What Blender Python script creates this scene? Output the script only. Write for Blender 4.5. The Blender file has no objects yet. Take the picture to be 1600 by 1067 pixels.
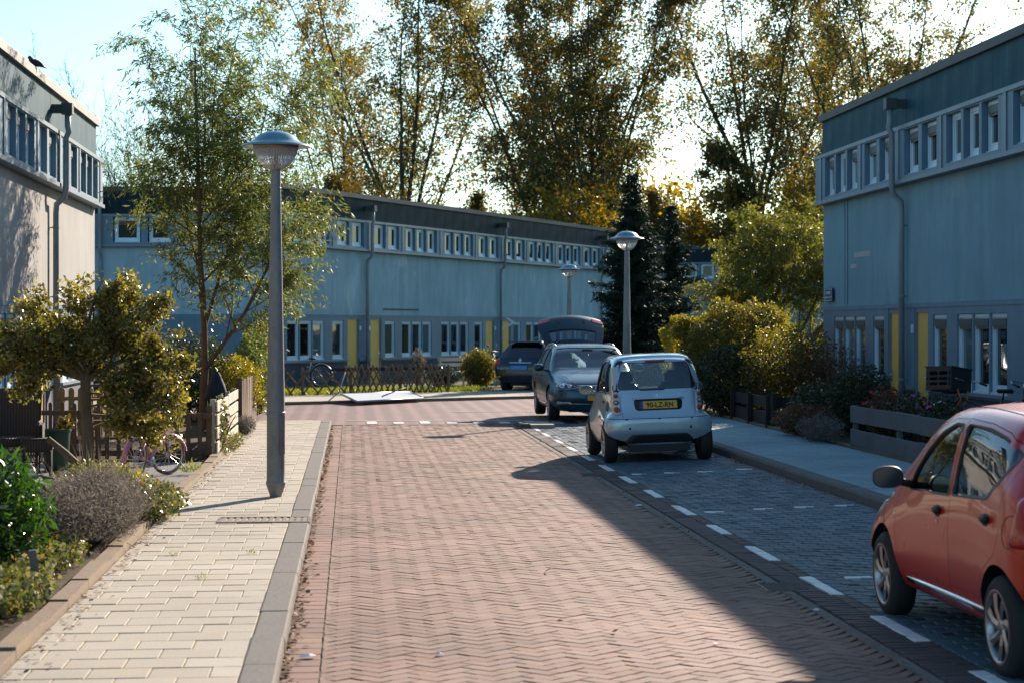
import bpy, bmesh, math, random
import numpy as np
from mathutils import Vector, Matrix, noise
from mathutils.bvhtree import BVHTree
SC = bpy.context.scene
COL = SC.collection
rad = math.radians
PI = math.pi

# ---------------------------------------------------------------- camera, sky, sun, exposure
YAW = rad(4.58)
cam_d = bpy.data.cameras.new('camera')
cam = bpy.data.objects.new('camera', cam_d); COL.objects.link(cam)
cam.location = (0, 0, 1.87); cam.rotation_euler = (rad(90), 0, -YAW)
cam_d.sensor_width = 36; cam_d.lens = 3136 / 1600 * 36; cam_d.shift_y = -21.5 / 1600
cam_d.clip_start = .1; cam_d.clip_end = 3000
cam_d.dof.use_dof = True; cam_d.dof.focus_distance = 24.5; cam_d.dof.aperture_fstop = 4.0
SC.camera = cam

SUN_AZ = rad(28.0)      # from +Y (street direction) towards +X
SUN_EL = rad(22.5)
world = bpy.data.worlds.new('World'); SC.world = world; world.use_nodes = True
wn = world.node_tree.nodes; wl = world.node_tree.links; wn.clear()
sky = wn.new('ShaderNodeTexSky'); sky.sky_type = 'NISHITA'; sky.sun_disc = False
sky.sun_elevation = SUN_EL; sky.sun_rotation = SUN_AZ
sky.air_density = 1.0; sky.dust_density = .8; sky.ozone_density = 1.5
tint = wn.new('ShaderNodeMix'); tint.data_type = 'RGBA'; tint.blend_type = 'MULTIPLY'; tint.inputs[0].default_value = 1
tint.inputs[7].default_value = (0.74, 1.0, 1.10, 1)
bg = wn.new('ShaderNodeBackground'); bg.inputs[1].default_value = .080
wo = wn.new('ShaderNodeOutputWorld')
wl.new(sky.outputs[0], tint.inputs[6]); wl.new(tint.outputs[2], bg.inputs[0]); wl.new(bg.outputs[0], wo.inputs[0])
sun_d = bpy.data.lights.new('sun', 'SUN'); sun_d.energy = 5.0; sun_d.angle = rad(.5); sun_d.color = (1, .84, .70)
sun = bpy.data.objects.new('sun', sun_d); COL.objects.link(sun)
sdir = Vector((math.sin(SUN_AZ) * math.cos(SUN_EL), math.cos(SUN_AZ) * math.cos(SUN_EL), math.sin(SUN_EL)))
sun.rotation_euler = sdir.to_track_quat('Z', 'Y').to_euler(); sun.location = (20, 40, 40)
SC.view_settings.view_transform = 'Standard'; SC.view_settings.look = 'None'
SC.view_settings.gamma = 1; SC.view_settings.use_curve_mapping = False
SC.view_settings.exposure = 1.13
SC.render.engine = 'CYCLES'
try:
    SC.cycles.max_bounces = 6; SC.cycles.diffuse_bounces = 3; SC.cycles.glossy_bounces = 3
    SC.cycles.transmission_bounces = 4; SC.cycles.transparent_max_bounces = 10
    SC.cycles.use_denoising = True; SC.cycles.caustics_reflective = False; SC.cycles.caustics_refractive = False
except Exception: pass

# ---------------------------------------------------------------- object helpers
def tag(o, label=None, cat=None, group=None, kind=None):
    if label: o['label'] = label
    if cat: o['category'] = cat
    if group: o['group'] = group
    if kind: o['kind'] = kind
    return o
def empty(name, label=None, cat=None, loc=(0, 0, 0), rz=0, group=None, kind=None, rot=None):
    o = bpy.data.objects.new(name, None); COL.objects.link(o); o.empty_display_size = .2
    o.location = loc; o.rotation_euler = rot if rot else (0, 0, rz)
    return tag(o, label, cat, group, kind)
def addobj(name, me, parent=None, mats=(), loc=None, rot=None):
    o = bpy.data.objects.new(name, me); COL.objects.link(o)
    for m in mats:
        if m.name not in [x.name for x in me.materials if x]: me.materials.append(m)
    if parent: o.parent = parent
    if loc is not None: o.location = loc
    if rot is not None: o.rotation_euler = rot
    return o
def children(o): return [c for c in bpy.data.objects if c.parent == o]
def copy_tree(o, parent=None):
    c = o.copy(); COL.objects.link(c)
    if parent: c.parent = parent
    for ch in KIDS.get(o.name, children(o)): copy_tree(ch, c)
    return c
KIDS = {}

class MB:
    """collects polygons, then links them as ONE mesh object"""
    def __init__(s): s.v = []; s.f = []; s.mi = []; s.cur = 0; s.sm = []; s.smooth = False
    def add(s, vs, fs):
        n = len(s.v); s.v += [tuple(p) for p in vs]
        for f in fs: s.f.append([i + n for i in f]); s.mi.append(s.cur); s.sm.append(s.smooth)
        return s
    def box(s, x0, x1, y0, y1, z0, z1, M=None, bev=0):
        if bev:
            b = bev
            vs = [(x0, y0, z0), (x1, y0, z0), (x1, y1, z0), (x0, y1, z0),
                  (x0, y0, z1 - b), (x1, y0, z1 - b), (x1, y1, z1 - b), (x0, y1, z1 - b),
                  (x0 + b, y0 + b, z1), (x1 - b, y0 + b, z1), (x1 - b, y1 - b, z1), (x0 + b, y1 - b, z1)]
            fs = [(0, 3, 2, 1), (0, 1, 5, 4), (1, 2, 6, 5), (2, 3, 7, 6), (3, 0, 4, 7), (4, 5, 9, 8), (5, 6, 10, 9), (6, 7, 11, 10), (7, 4, 8, 11), (8, 9, 10, 11)]
        else:
            vs = [(x0, y0, z0), (x1, y0, z0), (x1, y1, z0), (x0, y1, z0), (x0, y0, z1), (x1, y0, z1), (x1, y1, z1), (x0, y1, z1)]
            fs = [(0, 3, 2, 1), (4, 5, 6, 7), (0, 1, 5, 4), (1, 2, 6, 5), (2, 3, 7, 6), (3, 0, 4, 7)]
        if M is not None: vs = [M @ Vector(p) for p in vs]
        return s.add(vs, fs)
    def rbox(s, c, size, R=None, r=.01, seg=2):
        """rounded box centred at c"""
        bm = bmesh.new(); bmesh.ops.create_cube(bm, size=1)
        for v in bm.verts: v.co = Vector((v.co.x * size[0], v.co.y * size[1], v.co.z * size[2]))
        bmesh.ops.bevel(bm, geom=bm.edges[:], offset=r, segments=seg, affect='EDGES')
        bm.verts.index_update()
        M = Matrix.Translation(c) @ (R.to_4x4() if R is not None else Matrix())
        s.add([M @ v.co for v in bm.verts], [[v.index for v in f.verts] for f in bm.faces]); bm.free(); return s
    def lathe(s, prof, c=(0, 0, 0), n=24, R=None, cap=True):
        """prof: [(r,z)] about z"""
        vs = []; fs = []; c = Vector(c)
        for r, z in prof:
            for i in range(n):
                a = 2 * PI * i / n; p = Vector((r * math.cos(a), r * math.sin(a), z))
                if R is not None: p = R @ p
                vs.append(c + p)
        for j in range(len(prof) - 1):
            for i in range(n):
                k = (i + 1) % n; fs.append((j * n + i, j * n + k, (j + 1) * n + k, (j + 1) * n + i))
        if cap:
            fs.append(tuple(range(n))[::-1]); fs.append(tuple((len(prof) - 1) * n + i for i in range(n)))
        return s.add(vs, fs)
    def tube(s, pts, rs, n=8, cap=True):
        pts = [Vector(p) for p in pts]
        if not hasattr(rs, '__len__'): rs = [rs] * len(pts)
        vs = []; fs = []
        up = None
        for i, p in enumerate(pts):
            t = (pts[min(i + 1, len(pts) - 1)] - pts[max(i - 1, 0)])
            t = t.normalized() if t.length > 1e-9 else Vector((0, 0, 1))
            if up is None:
                up = Vector((0, 0, 1)) if abs(t.z) < .9 else Vector((1, 0, 0))
            a = t.cross(up)
            if a.length < 1e-5: a = t.orthogonal()
            a.normalize(); b = t.cross(a).normalized(); up = a.cross(t).normalized()
            for k in range(n):
                w = 2 * PI * k / n; vs.append(p + (a * math.cos(w) + b * math.sin(w)) * rs[i])
        for i in range(len(pts) - 1):
            for k in range(n):
                q = (k + 1) % n; fs.append((i * n + k, i * n + q, (i + 1) * n + q, (i + 1) * n + k))
        if cap: fs.append(tuple(range(n))[::-1]); fs.append(tuple((len(pts) - 1) * n + k for k in range(n)))
        return s.add(vs, fs)
    def prism(s, poly, d0, d1, M=None):
        """poly [(x,z)] extruded along y d0..d1"""
        n = len(poly); vs = [(x, d0, z) for x, z in poly] + [(x, d1, z) for x, z in poly]
        fs = [tuple(range(n)), tuple(range(n, 2 * n))[::-1]] + [(i, n + i, n + (i + 1) % n, (i + 1) % n) for i in range(n)]
        if M is not None: vs = [M @ Vector(p) for p in vs]
        return s.add(vs, fs)
    def mesh(s, name='m'):
        me = bpy.data.meshes.new(name); me.from_pydata(s.v, [], s.f); me.update()
        me.polygons.foreach_set('material_index', s.mi); me.polygons.foreach_set('use_smooth', s.sm)
        return me
    def build(s, name, mats, parent=None, smooth=None, loc=None, rot=None, fixn=False, sharp=None):
        if not isinstance(mats, (list, tuple)): mats = [mats]
        me = s.mesh(name)
        if fixn:
            bm = bmesh.new(); bm.from_mesh(me); bmesh.ops.recalc_face_normals(bm, faces=bm.faces); bm.to_mesh(me); bm.free()
        for m in mats: me.materials.append(m)
        if smooth is not None: me.polygons.foreach_set('use_smooth', [smooth] * len(me.polygons))
        if sharp: me.set_sharp_from_angle(angle=rad(sharp))
        return addobj(name, me, parent, (), loc, rot)

def quads_mesh(name, V, mats, uv=None):
    """V (n,4,3) array -> quad soup mesh"""
    n = len(V); me = bpy.data.meshes.new(name)
    me.vertices.add(n * 4); me.vertices.foreach_set('co', V.reshape(-1).astype(np.float32))
    me.loops.add(n * 4); me.loops.foreach_set('vertex_index', np.arange(n * 4, dtype=np.int32))
    me.polygons.add(n); me.polygons.foreach_set('loop_start', np.arange(0, n * 4, 4, dtype=np.int32))
    me.update(calc_edges=True); me.validate()
    for m in mats: me.materials.append(m)
    return me

# ---------------------------------------------------------------- material helpers
class NT:
    def __init__(s, name):
        s.m = bpy.data.materials.new(name); s.m.use_nodes = True
        s.n = s.m.node_tree.nodes; s.l = s.m.node_tree.links; s.n.clear()
        s.out = s.n.new('ShaderNodeOutputMaterial')
    def node(s, t, **k):
        o = s.n.new(t)
        for a, b in k.items(): setattr(o, a, b)
        return o
    def link(s, a, b): s.l.new(a, b)
    def obj(s): return s.node('ShaderNodeTexCoord').outputs['Object']
    def geo(s, k='Position'): return s.node('ShaderNodeNewGeometry').outputs[k]
    def noise(s, vec, scale, detail=4, rough=.55, out='Fac', dist=0):
        o = s.node('ShaderNodeTexNoise'); o.inputs['Scale'].default_value = scale; o.inputs['Detail'].default_value = detail
        o.inputs['Roughness'].default_value = rough; o.inputs['Distortion'].default_value = dist
        if vec is not None: s.link(vec, o.inputs['Vector'])
        return o.outputs[out]
    def scalev(s, vec, sc):
        o = s.node('ShaderNodeMapping'); o.inputs['Scale'].default_value = sc; s.link(vec, o.inputs['Vector']); return o.outputs[0]
    def ramp(s, fac, stops, interp='LINEAR'):
        o = s.node('ShaderNodeValToRGB'); o.color_ramp.interpolation = interp; e = o.color_ramp.elements
        while len(e) < len(stops): e.new(.5)
        for i, (p, c) in enumerate(stops):
            e[i].position = p; e[i].color = c if len(c) == 4 else (*c, 1)
        s.link(fac, o.inputs[0]); return o.outputs[0]
    def mix(s, f, a, b, blend='MIX'):
        o = s.node('ShaderNodeMix', data_type='RGBA', blend_type=blend)
        for i, x in ((0, f), (6, a), (7, b)):
            if hasattr(x, 'is_linked') or isinstance(x, bpy.types.NodeSocket): s.link(x, o.inputs[i])
            elif i == 0: o.inputs[0].default_value = x
            else: o.inputs[i].default_value = x if len(x) == 4 else (*x, 1)
        return o.outputs[2]
    def math(s, op, a, b=None, clamp=False):
        o = s.node('ShaderNodeMath', operation=op, use_clamp=clamp)
        for i, x in enumerate((a, b)):
            if x is None: continue
            if isinstance(x, bpy.types.NodeSocket): s.link(x, o.inputs[i])
            else: o.inputs[i].default_value = x
        return o.outputs[0]
    def bump(s, h, strength=.3, dist=.01):
        o = s.node('ShaderNodeBump'); o.inputs['Strength'].default_value = strength; o.inputs['Distance'].default_value = dist
        s.link(h, o.inputs['Height']); return o.outputs[0]
    def bsdf(s, col, rough=.6, metal=0, normal=None, coat=0, spec=.5, alpha=None, trans=0):
        p = s.node('ShaderNodeBsdfPrincipled')
        for k, x in (('Base Color', col), ('Roughness', rough), ('Metallic', metal)):
            if isinstance(x, bpy.types.NodeSocket): s.link(x, p.inputs[k])
            elif k == 'Base Color': p.inputs[k].default_value = (*x, 1) if len(x) == 3 else x
            else: p.inputs[k].default_value = x
        p.inputs['Coat Weight'].default_value = coat; p.inputs['Coat Roughness'].default_value = .04
        p.inputs['Specular IOR Level'].default_value = spec
        p.inputs['Transmission Weight'].default_value = trans
        if normal is not None: s.link(normal, p.inputs['Normal'])
        s.link(p.outputs[0], s.out.inputs[0]); return p
    def fin(s): return s.m

def simple(name, col, rough=.5, metal=0, coat=0, var=.15, vscale=3, bump=0, bscale=60, spec=.5, dirt=None, rvar=0):
    t = NT(name); v = t.obj()
    n = t.noise(v, vscale, 5)
    c2 = tuple(min(1, x * (1 + var)) for x in col); c1 = tuple(x * (1 - var) for x in col)
    c = t.ramp(n, [(.3, c1), (.7, c2)])
    if dirt:
        c = t.mix(t.ramp(t.noise(v, vscale * 2.3, 6, .7), [(.52, (0, 0, 0)), (.72, (1, 1, 1))]), c, dirt)
    nb = t.bump(t.noise(v, bscale, 3), bump, .005) if bump else None
    r = rough
    if rvar: r = t.math('ADD', t.math('MULTIPLY', t.noise(v, vscale * 3, 4), rvar), rough - rvar / 2)
    t.bsdf(c, r, metal, nb, coat, spec); return t.fin()

M = {}
def brickmat(name, cols, rough=.8, bump=.4, scale=1.0, patch=.25, stain=None, spec=.35):
    """per-piece colour variation for real geometry pieces"""
    t = NT(name); r = t.geo('Random Per Island'); pos = t.geo('Position')
    k = len(cols); c = t.ramp(r, [(i / max(1, k - 1), cols[i]) for i in range(k)])
    c = t.mix(patch, c, t.ramp(t.noise(pos, .45 * scale, 4, .6), [(.3, (.45, .45, .45)), (.7, (1.6, 1.6, 1.6))]), 'MULTIPLY')
    c = t.mix(.35, c, t.ramp(t.noise(pos, 60, 3, .7), [(.25, (.55, .55, .55)), (.75, (1.4, 1.4, 1.4))]), 'MULTIPLY')
    if stain:
        c = t.mix(t.ramp(t.noise(pos, 1.3, 6, .7), [(.55, (0, 0, 0)), (.75, (.7, .7, .7))]), c, stain)
    t.bsdf(c, rough, 0, t.bump(t.noise(pos, 90, 3), bump, .004), spec=spec); return t.fin()

# road & paving
M['brick_red'] = brickmat('clinker_brick_red', [(.17, .092, .062), (.205, .114, .08), (.18, .108, .088), (.225, .135, .10), (.14, .08, .066)], patch=.6, stain=(.31, .205, .145))
M['brick_rowred'] = brickmat('clinker_brick_row', [(.19, .10, .07), (.23, .125, .09), (.17, .10, .08)], patch=.4, stain=(.30, .2, .12))
M['brick_dark'] = brickmat('dark_row_brick', [(.06, .045, .045), (.09, .06, .055), (.05, .045, .05)], patch=.4)
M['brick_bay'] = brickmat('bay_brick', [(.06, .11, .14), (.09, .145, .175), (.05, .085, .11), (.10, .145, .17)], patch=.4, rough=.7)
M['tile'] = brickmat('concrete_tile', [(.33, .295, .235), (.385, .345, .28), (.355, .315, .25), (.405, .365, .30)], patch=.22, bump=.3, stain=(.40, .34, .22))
M['tile_shade'] = brickmat('shade_tinted_tile', [(.17, .27, .30), (.21, .31, .34), (.19, .29, .32), (.23, .32, .34)], patch=.3, bump=.3)  # concrete tile with the teal of the shaded side put into its colour
M['paint'] = brickmat('white_painted_brick', [(.70, .70, .68), (.78, .78, .76)], patch=.15, stain=(.5, .48, .45), rough=.6)
M['paintdull'] = brickmat('worn_white_brick', [(.58, .53, .50), (.66, .6, .56)], patch=.3)

def ground_mat(name, c1, c2, sc=2, rough=.95, c3=None, bump=.6):
    t = NT(name); p = t.geo('Position')
    c = t.ramp(t.noise(p, sc, 8, .65), [(.3, c1), (.7, c2)])
    if c3: c = t.mix(t.ramp(t.noise(p, sc * 9, 5, .7), [(.5, (0, 0, 0)), (.66, (1, 1, 1))]), c, c3)
    t.bsdf(c, rough, 0, t.bump(t.noise(p, 45, 6, .7), bump, .02), spec=.2); return t.fin()
M['ground'] = ground_mat('grassy_soil', (.05, .055, .02), (.09, .085, .035), .6)
M['joint'] = ground_mat('sandy_joint', (.10, .085, .055), (.17, .14, .085), 3, c3=(.06, .07, .025))
M['joint_red'] = ground_mat('joint_dark_sand', (.11, .075, .055), (.18, .125, .09), 3)
M['joint_tile'] = ground_mat('joint_mossy', (.19, .15, .06), (.27, .22, .09), 4, c3=(.11, .11, .04))
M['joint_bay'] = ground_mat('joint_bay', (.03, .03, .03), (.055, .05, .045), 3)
M['soil'] = ground_mat('garden_soil', (.045, .03, .02), (.085, .06, .04), 3, c3=(.12, .09, .05))
M['pavers'] = ground_mat('forecourt_concrete', (.16, .155, .145), (.24, .23, .215), 1.2, c3=(.12, .115, .11), bump=.2)
M['gutter'] = ground_mat('gutter_concrete', (.17, .155, .13), (.25, .23, .20), 2.5, c3=(.10, .09, .08), bump=.4)
def kerbmat(name, a, b, c3):
    t = NT(name); p = t.geo('Position')
    c = t.mix(.5, t.ramp(t.noise(p, 130, 4, .8), [(.34, a), (.66, b)]), t.ramp(t.noise(p, 38, 5, .8), [(.38, a), (.62, tuple(x * 1.25 for x in b))]))
    c = t.mix(t.ramp(t.noise(p, 2.2, 6, .65), [(.45, (0, 0, 0)), (.75, (.8, .8, .8))]), c, c3)
    t.bsdf(c, .85, 0, t.bump(t.noise(p, 140, 3), .5, .004), spec=.3); return t.fin()
M['kerb'] = kerbmat('kerb_concrete', (.055, .052, .05), (.17, .16, .15), (.15, .135, .115))
M['kerb_garden'] = kerbmat('edging_concrete', (.13, .09, .065), (.25, .19, .135), (.27, .21, .09))

def wallmat(name, base, stain, streak, amt=.5):
    t = NT(name); v = t.obj()
    c = t.ramp(t.noise(v, .6, 6, .6), [(.3, tuple(x * .86 for x in base)), (.7, tuple(x * 1.1 for x in base))])
    st = t.noise(t.scalev(v, (1.5, 1.5, .24)), 1.3, 7, .75, dist=.4)
    c = t.mix(t.ramp(st, [(.46, (0, 0, 0)), (.75, (amt,) * 3)]), c, stain)
    st2 = t.noise(t.scalev(v, (1.1, 1.1, .5)), .9, 5, .65, dist=.6)
    c = t.mix(t.ramp(st2, [(.57, (0, 0, 0)), (.70, (amt * .7,) * 3)]), c, streak)
    c = t.mix(.3, c, t.ramp(t.noise(v, 160, 3, .8), [(.3, (.6,) * 3), (.7, (1.35,) * 3)]), 'MULTIPLY')
    t.bsdf(c, .9, 0, t.bump(t.noise(v, 110, 4, .7), .45, .006), spec=.2); return t.fin()
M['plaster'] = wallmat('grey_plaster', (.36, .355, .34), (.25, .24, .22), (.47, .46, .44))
M['plaster_shade_r'] = wallmat('shade_tinted_plaster', (.225, .375, .43), (.15, .26, .30), (.34, .47, .50), .7)  # grey plaster; the blue of the shade is put into its base colour
M['plaster_shade_f'] = wallmat('pale_shade_tinted_plaster', (.36, .50, .55), (.23, .34, .375), (.62, .68, .69), 1.0)  # far walls: same plaster, a paler shade blue painted into the base
M['plinth'] = simple('dark_plinth', (.02, .04, .075), .7, var=.25, vscale=2, bump=.2)
M['band'] = simple('grey_blue_timber', (.115, .20, .27), .5, var=.10, vscale=2.5, spec=.4)
M['bandlight'] = simple('pale_grey_trim', (.15, .21, .26), .45, var=.10, vscale=3)
M['frame'] = simple('white_window_frame', (.56, .70, .77), .35, var=.05)
M['blind'] = simple('dark_sunscreen_cassette', (.05, .055, .06), .5)
M['door'] = simple('ochre_door', (.72, .43, .08), .45, var=.07, vscale=2)
M['coping'] = simple('lead_coping', (.21, .165, .145), .6, var=.2, vscale=1.6)
M['coping_dark'] = simple('dark_roof_edge', (.06, .06, .065), .6, var=.2, vscale=1.6)
M['roof'] = simple('bitumen_roof', (.035, .035, .038), .9, var=.3, vscale=2)
def fasciamat(name, base, hi, rough=.32):
    t = NT(name); v = t.obj()
    c = t.ramp(t.noise(t.scalev(v, (2.2, 2.2, .5)), 1.2, 5, .6), [(.3, base), (.75, hi)])
    c = t.mix(t.ramp(t.noise(v, 26, 3, .7), [(.70, (0, 0, 0)), (.76, (.8,) * 3)]), c, (.34, .33, .30))
    r = t.math('ADD', t.math('MULTIPLY', t.noise(v, 2, 4), .3), rough - .1)
    t.bsdf(c, r, 0, None, spec=.08); return t.fin()
M['fascia'] = fasciamat('slate_fascia_panel', (.014, .060, .085), (.032, .105, .135), .55)
M['fascia_far'] = fasciamat('dark_fascia_panel', (.010, .022, .032), (.020, .038, .050), .55)
M['pipe'] = simple('grey_downpipe', (.20, .235, .26), .4, var=.15, vscale=2)
M['hopper'] = simple('dark_hopper', (.045, .05, .055), .5)
M['metal'] = simple('brushed_metal', (.55, .56, .57), .3, .9)
M['black'] = simple('black_plastic', (.018, .018, .02), .45, var=.3)
def panemat(name, cols, sc=1.5):
    t = NT(name); v = t.obj(); r = t.node('ShaderNodeObjectInfo').outputs['Random']
    c = t.ramp(r, [(i / max(1, len(cols) - 1), c) for i, c in enumerate(cols)], 'CONSTANT')
    fold = t.noise(t.scalev(v, (14, 14, .5)), 1.5, 2)
    c = t.mix(.7, c, t.ramp(fold, [(.3, (.5,) * 3), (.7, (1.4,) * 3)]), 'MULTIPLY')
    t.bsdf(c, .02, 0, t.bump(t.noise(v, 1.4, 2), .05, .02), coat=0, spec=.5); return t.fin()
M['pane'] = panemat('window_glass', [(.012, .015, .018), (.09, .15, .17), (.018, .02, .025), (.03, .06, .07), (.015, .015, .02), (.16, .19, .19)])
M['pane_dark'] = panemat('window_glass_dark', [(.010, .012, .014), (.02, .024, .026), (.03, .035, .04)])

def woodmat(name, a, b, grey=None, rough=.75):
    t = NT(name); v = t.obj()
    g = t.noise(t.scalev(v, (1, 1, 1)), 6, 6, .65, dist=1.0)
    g2 = t.noise(v, 45, 5, .7)
    c = t.mix(.5, t.ramp(g, [(.3, a), (.7, b)]), t.ramp(g2, [(.3, a), (.7, b)]))
    if grey: c = t.mix(t.ramp(t.noise(v, 1.5, 5), [(.4, (0, 0, 0)), (.7, (.8,) * 3)]), c, grey)
    t.bsdf(c, rough, 0, t.bump(g2, .4, .004), spec=.25); return t.fin()
M['wood_white'] = woodmat('weathered_white_wood', (.42, .37, .28), (.62, .57, .46), (.35, .32, .27))
M['wood_brown'] = woodmat('brown_fence_wood', (.09, .055, .035), (.17, .11, .07))
M['wood_grey'] = woodmat('grey_stained_board', (.10, .11, .12), (.16, .17, .18), (.11, .10, .10))
M['wood_dark'] = woodmat('dark_stained_board', (.018, .015, .014), (.035, .028, .025))
M['wood_gold'] = woodmat('golden_picket_wood', (.34, .17, .06), (.50, .28, .11))
M['wicker'] = None
def barkmat(name, a, b, sc=18):
    t = NT(name); v = t.obj()
    n = t.noise(t.scalev(v, (1, 1, .3)), sc, 6, .7)
    c = t.ramp(n, [(.3, a), (.7, b)])
    t.bsdf(c, .9, 0, t.bump(n, .8, .02), spec=.15); return t.fin()
M['bark'] = barkmat('poplar_bark', (.05, .045, .035), (.13, .115, .09), 3)
M['bark_smooth'] = barkmat('holly_bark', (.10, .075, .05), (.22, .165, .11), 10)
M['bark_thin'] = barkmat('willow_bark', (.09, .06, .035), (.20, .13, .075), 12)
def leafmat(name, cols, trans=.45, rough=.35, spec=.4, edge=None):
    t = NT(name); r = t.geo('Random Per Island')
    k = len(cols); c = t.ramp(r, [(i / (k - 1), cols[i]) for i in range(k)])
    c = t.mix(.5, c, t.ramp(t.noise(t.geo('Position'), .9, 3), [(.3, (.5,) * 3), (.7, (1.5,) * 3)]), 'MULTIPLY')
    p = t.bsdf(c, rough, 0, None, spec=spec)
    tr = t.node('ShaderNodeBsdfTranslucent')
    hs = t.node('ShaderNodeHueSaturation'); hs.inputs['Saturation'].default_value = 1.25; hs.inputs['Value'].default_value = 1.9
    t.link(c, hs.inputs['Color']); t.link(hs.outputs[0], tr.inputs[0])
    ms = t.node('ShaderNodeMixShader'); ms.inputs[0].default_value = trans
    t.link(p.outputs[0], ms.inputs[1]); t.link(tr.outputs[0], ms.inputs[2]); t.link(ms.outputs[0], t.out.inputs[0])
    return t.fin()
# ================================================================ ground sheets
def sheet(name, pts, z, mat, parent=None, kind='structure', sub=None):
    mb = MB(); n = len(pts)
    mb.add([(x, y, z if not callable(z) else z(x, y)) for x, y in pts], [tuple(range(n))])
    o = mb.build(name, mat, parent)
    if kind and not parent: o['kind'] = kind
    return o
sheet('ground', [(-900, -200), (900, -200), (900, 1600), (-900, 1600)], -.02, M['ground'])

BAY0, BAY1, KERBX = 3.45, 5.22, 5.22
def bayz(x): return max(0, min(1, (x - 3.34) / (5.25 - 3.34))) * .068
SWZ = .18    # right pavement height
LWZ = .10    # left pavement height

road = sheet('road', [(-.38, -6), (3.13, -6), (3.13, 38.6), (-.38, 38.6)], 0, M['joint_red'])
# clinkers in 45 degree herringbone, every brick real geometry
def herring(x0, x1, y0, y1, L=.214, W=.107, g=.0052):
    out = []
    c, s = math.cos(PI / 4), math.sin(PI / 4); n = int((max(x1 - x0, y1 - y0)) / W * 1.6) + 20
    cx, cy = (x0 + x1) / 2, (y0 + y1) / 2
    for i in range(-n, n):
        for j in range(-n // 2, n // 2):
            # herringbone lattice
            pass
            for t in (0, 1):
                # horizontal brick at (i + 4j .. ) pattern
                ox = (i * W + j * 4 * W); oy = (i * W)
                if t == 0: rx, ry, w, h = ox, oy, L, W
                else: rx, ry, w, h = ox + 2 * W, oy - W, W, L
                px = rx + w / 2; py = ry + h / 2
                wx = cx + px * c - py * s; wy = cy + px * s + py * c
                if x0 - .02 < wx < x1 + .02 and y0 - .02 < wy < y1 + .02:
                    out.append((wx, wy, w - g, h - g))
    return out
def brick_arrays(items, ang, z0=0.0, th=.03, rnd=None, zf=None, x0=None, x1=None, bev=.006, tilt=.0022):
    """-> verts list (12 per brick) and face list template; items (x,y,w,h)"""
    rnd = rnd or random.Random(3); vs = []; fs = []
    c, s = math.cos(ang), math.sin(ang)
    for (x, y, w, h) in items:
        n = len(vs); dz = rnd.uniform(-.0022, .0022); tx = rnd.uniform(-1, 1) * tilt; ty = rnd.uniform(-1, 1) * tilt
        zb = zf(x, y) if zf else z0
        for (k, zz, lvl) in ((0, -th, 0), (0, -bev, 1), (bev, 0, 2)):
            for sx, sy in ((-1, -1), (1, -1), (1, 1), (-1, 1)):
                lx = sx * (w / 2 - k); ly = sy * (h / 2 - k)
                X = x + lx * c - ly * s; Y = y + lx * s + ly * c
                if x0 is not None: X = min(max(X, x0), x1)
                z = zb + zz + .008 + dz + (tx * sx + ty * sy if lvl else 0)
                vs.append((X, Y, z))
        for b in (0, 4):
            for i in range(4):
                j = (i + 1) % 4; fs.append((n + b + i, n + b + j, n + b + 4 + j, n + b + 4 + i))
        fs.append((n + 8, n + 9, n + 10, n + 11))
    return vs, fs
CYC = lambda x, y: x * math.sin(YAW) + y * math.cos(YAW)
def inview(x, y, m=.3):
    yc = CYC(x, y)
    if yc < 10: return False
    px = 800 + (x * math.cos(YAW) - y * math.sin(YAW)) / yc * 3136; py = 512 + 1.87 / yc * 3136
    return -40 < px < 1640 and py < 1110
def lay(items, ang, parent, name, mat, nsingle, seed=1, zf=None, x0=None, x1=None, z0=0, bev=.006, tilt=.0022, th=.03):
    """the nearest nsingle in view become objects, the rest one 'stuff' part"""
    r = random.Random(seed)
    vis = [it for it in items if inview(it[0], it[1])]
    vis.sort(key=lambda it: CYC(it[0], it[1])); single = vis[:nsingle]; ids = set(id(i) for i in single)
    rest = [it for it in items if id(it) not in ids]
    # shared meshes per size
    cache = {}
    for it in single:
        key = (round(it[2], 3), round(it[3], 3), r.randrange(3))
        if key not in cache:
            v, f = brick_arrays([(0, 0, it[2], it[3])], 0, 0, th, r, None, bev=bev, tilt=tilt)
            me = bpy.data.meshes.new(name); me.from_pydata(v, [], f); me.materials.append(mat); cache[key] = me
        z = zf(it[0], it[1]) if zf else z0
        o = addobj(name, cache[key], parent, (), (it[0], it[1], z), (0, 0, ang))
    if rest:
        v, f = brick_arrays(rest, ang, z0, th, r, zf, x0, x1, bev, tilt)
        me = bpy.data.meshes.new(name + '_field'); me.from_pydata(v, [], f); me.materials.append(mat)
        o = addobj(name + '_field', me, parent); o['kind'] = 'stuff'
# single bricks share material but islands are per-mesh: use object random instead for those
def brick_obj_mat(src, name):
    m = src.copy(); m.name = name; nt = m.node_tree
    g = [n for n in nt.nodes if n.type == 'NEW_GEOMETRY']
    oi = nt.nodes.new('ShaderNodeObjectInfo')
    for n in g:
        for l in list(n.outputs['Random Per Island'].links):
            nt.links.new(oi.outputs['Random'], l.to_socket)
    return m
for k in ('tile_shade', 'brick_red', 'brick_rowred', 'brick_dark', 'brick_bay', 'tile', 'paint'):
    M[k + '_o'] = brick_obj_mat(M[k], k + '_single')
def lay2(items, ang, parent, name, mk, nsingle, xlim=(-99, 99), **kw):
    vis = [it for it in items if inview(it[0], it[1]) and xlim[0] < it[0] < xlim[1]]; vis.sort(key=lambda it: CYC(it[0], it[1]))
    single = vis[:nsingle]; ids = set(id(i) for i in single); rest = [it for it in items if id(it) not in ids]
    if single: lay(single, ang, parent, name, M[mk + '_o'], len(single), **kw)
    if rest: lay(rest, ang, parent, name, M[mk], 0, **kw)
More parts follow.
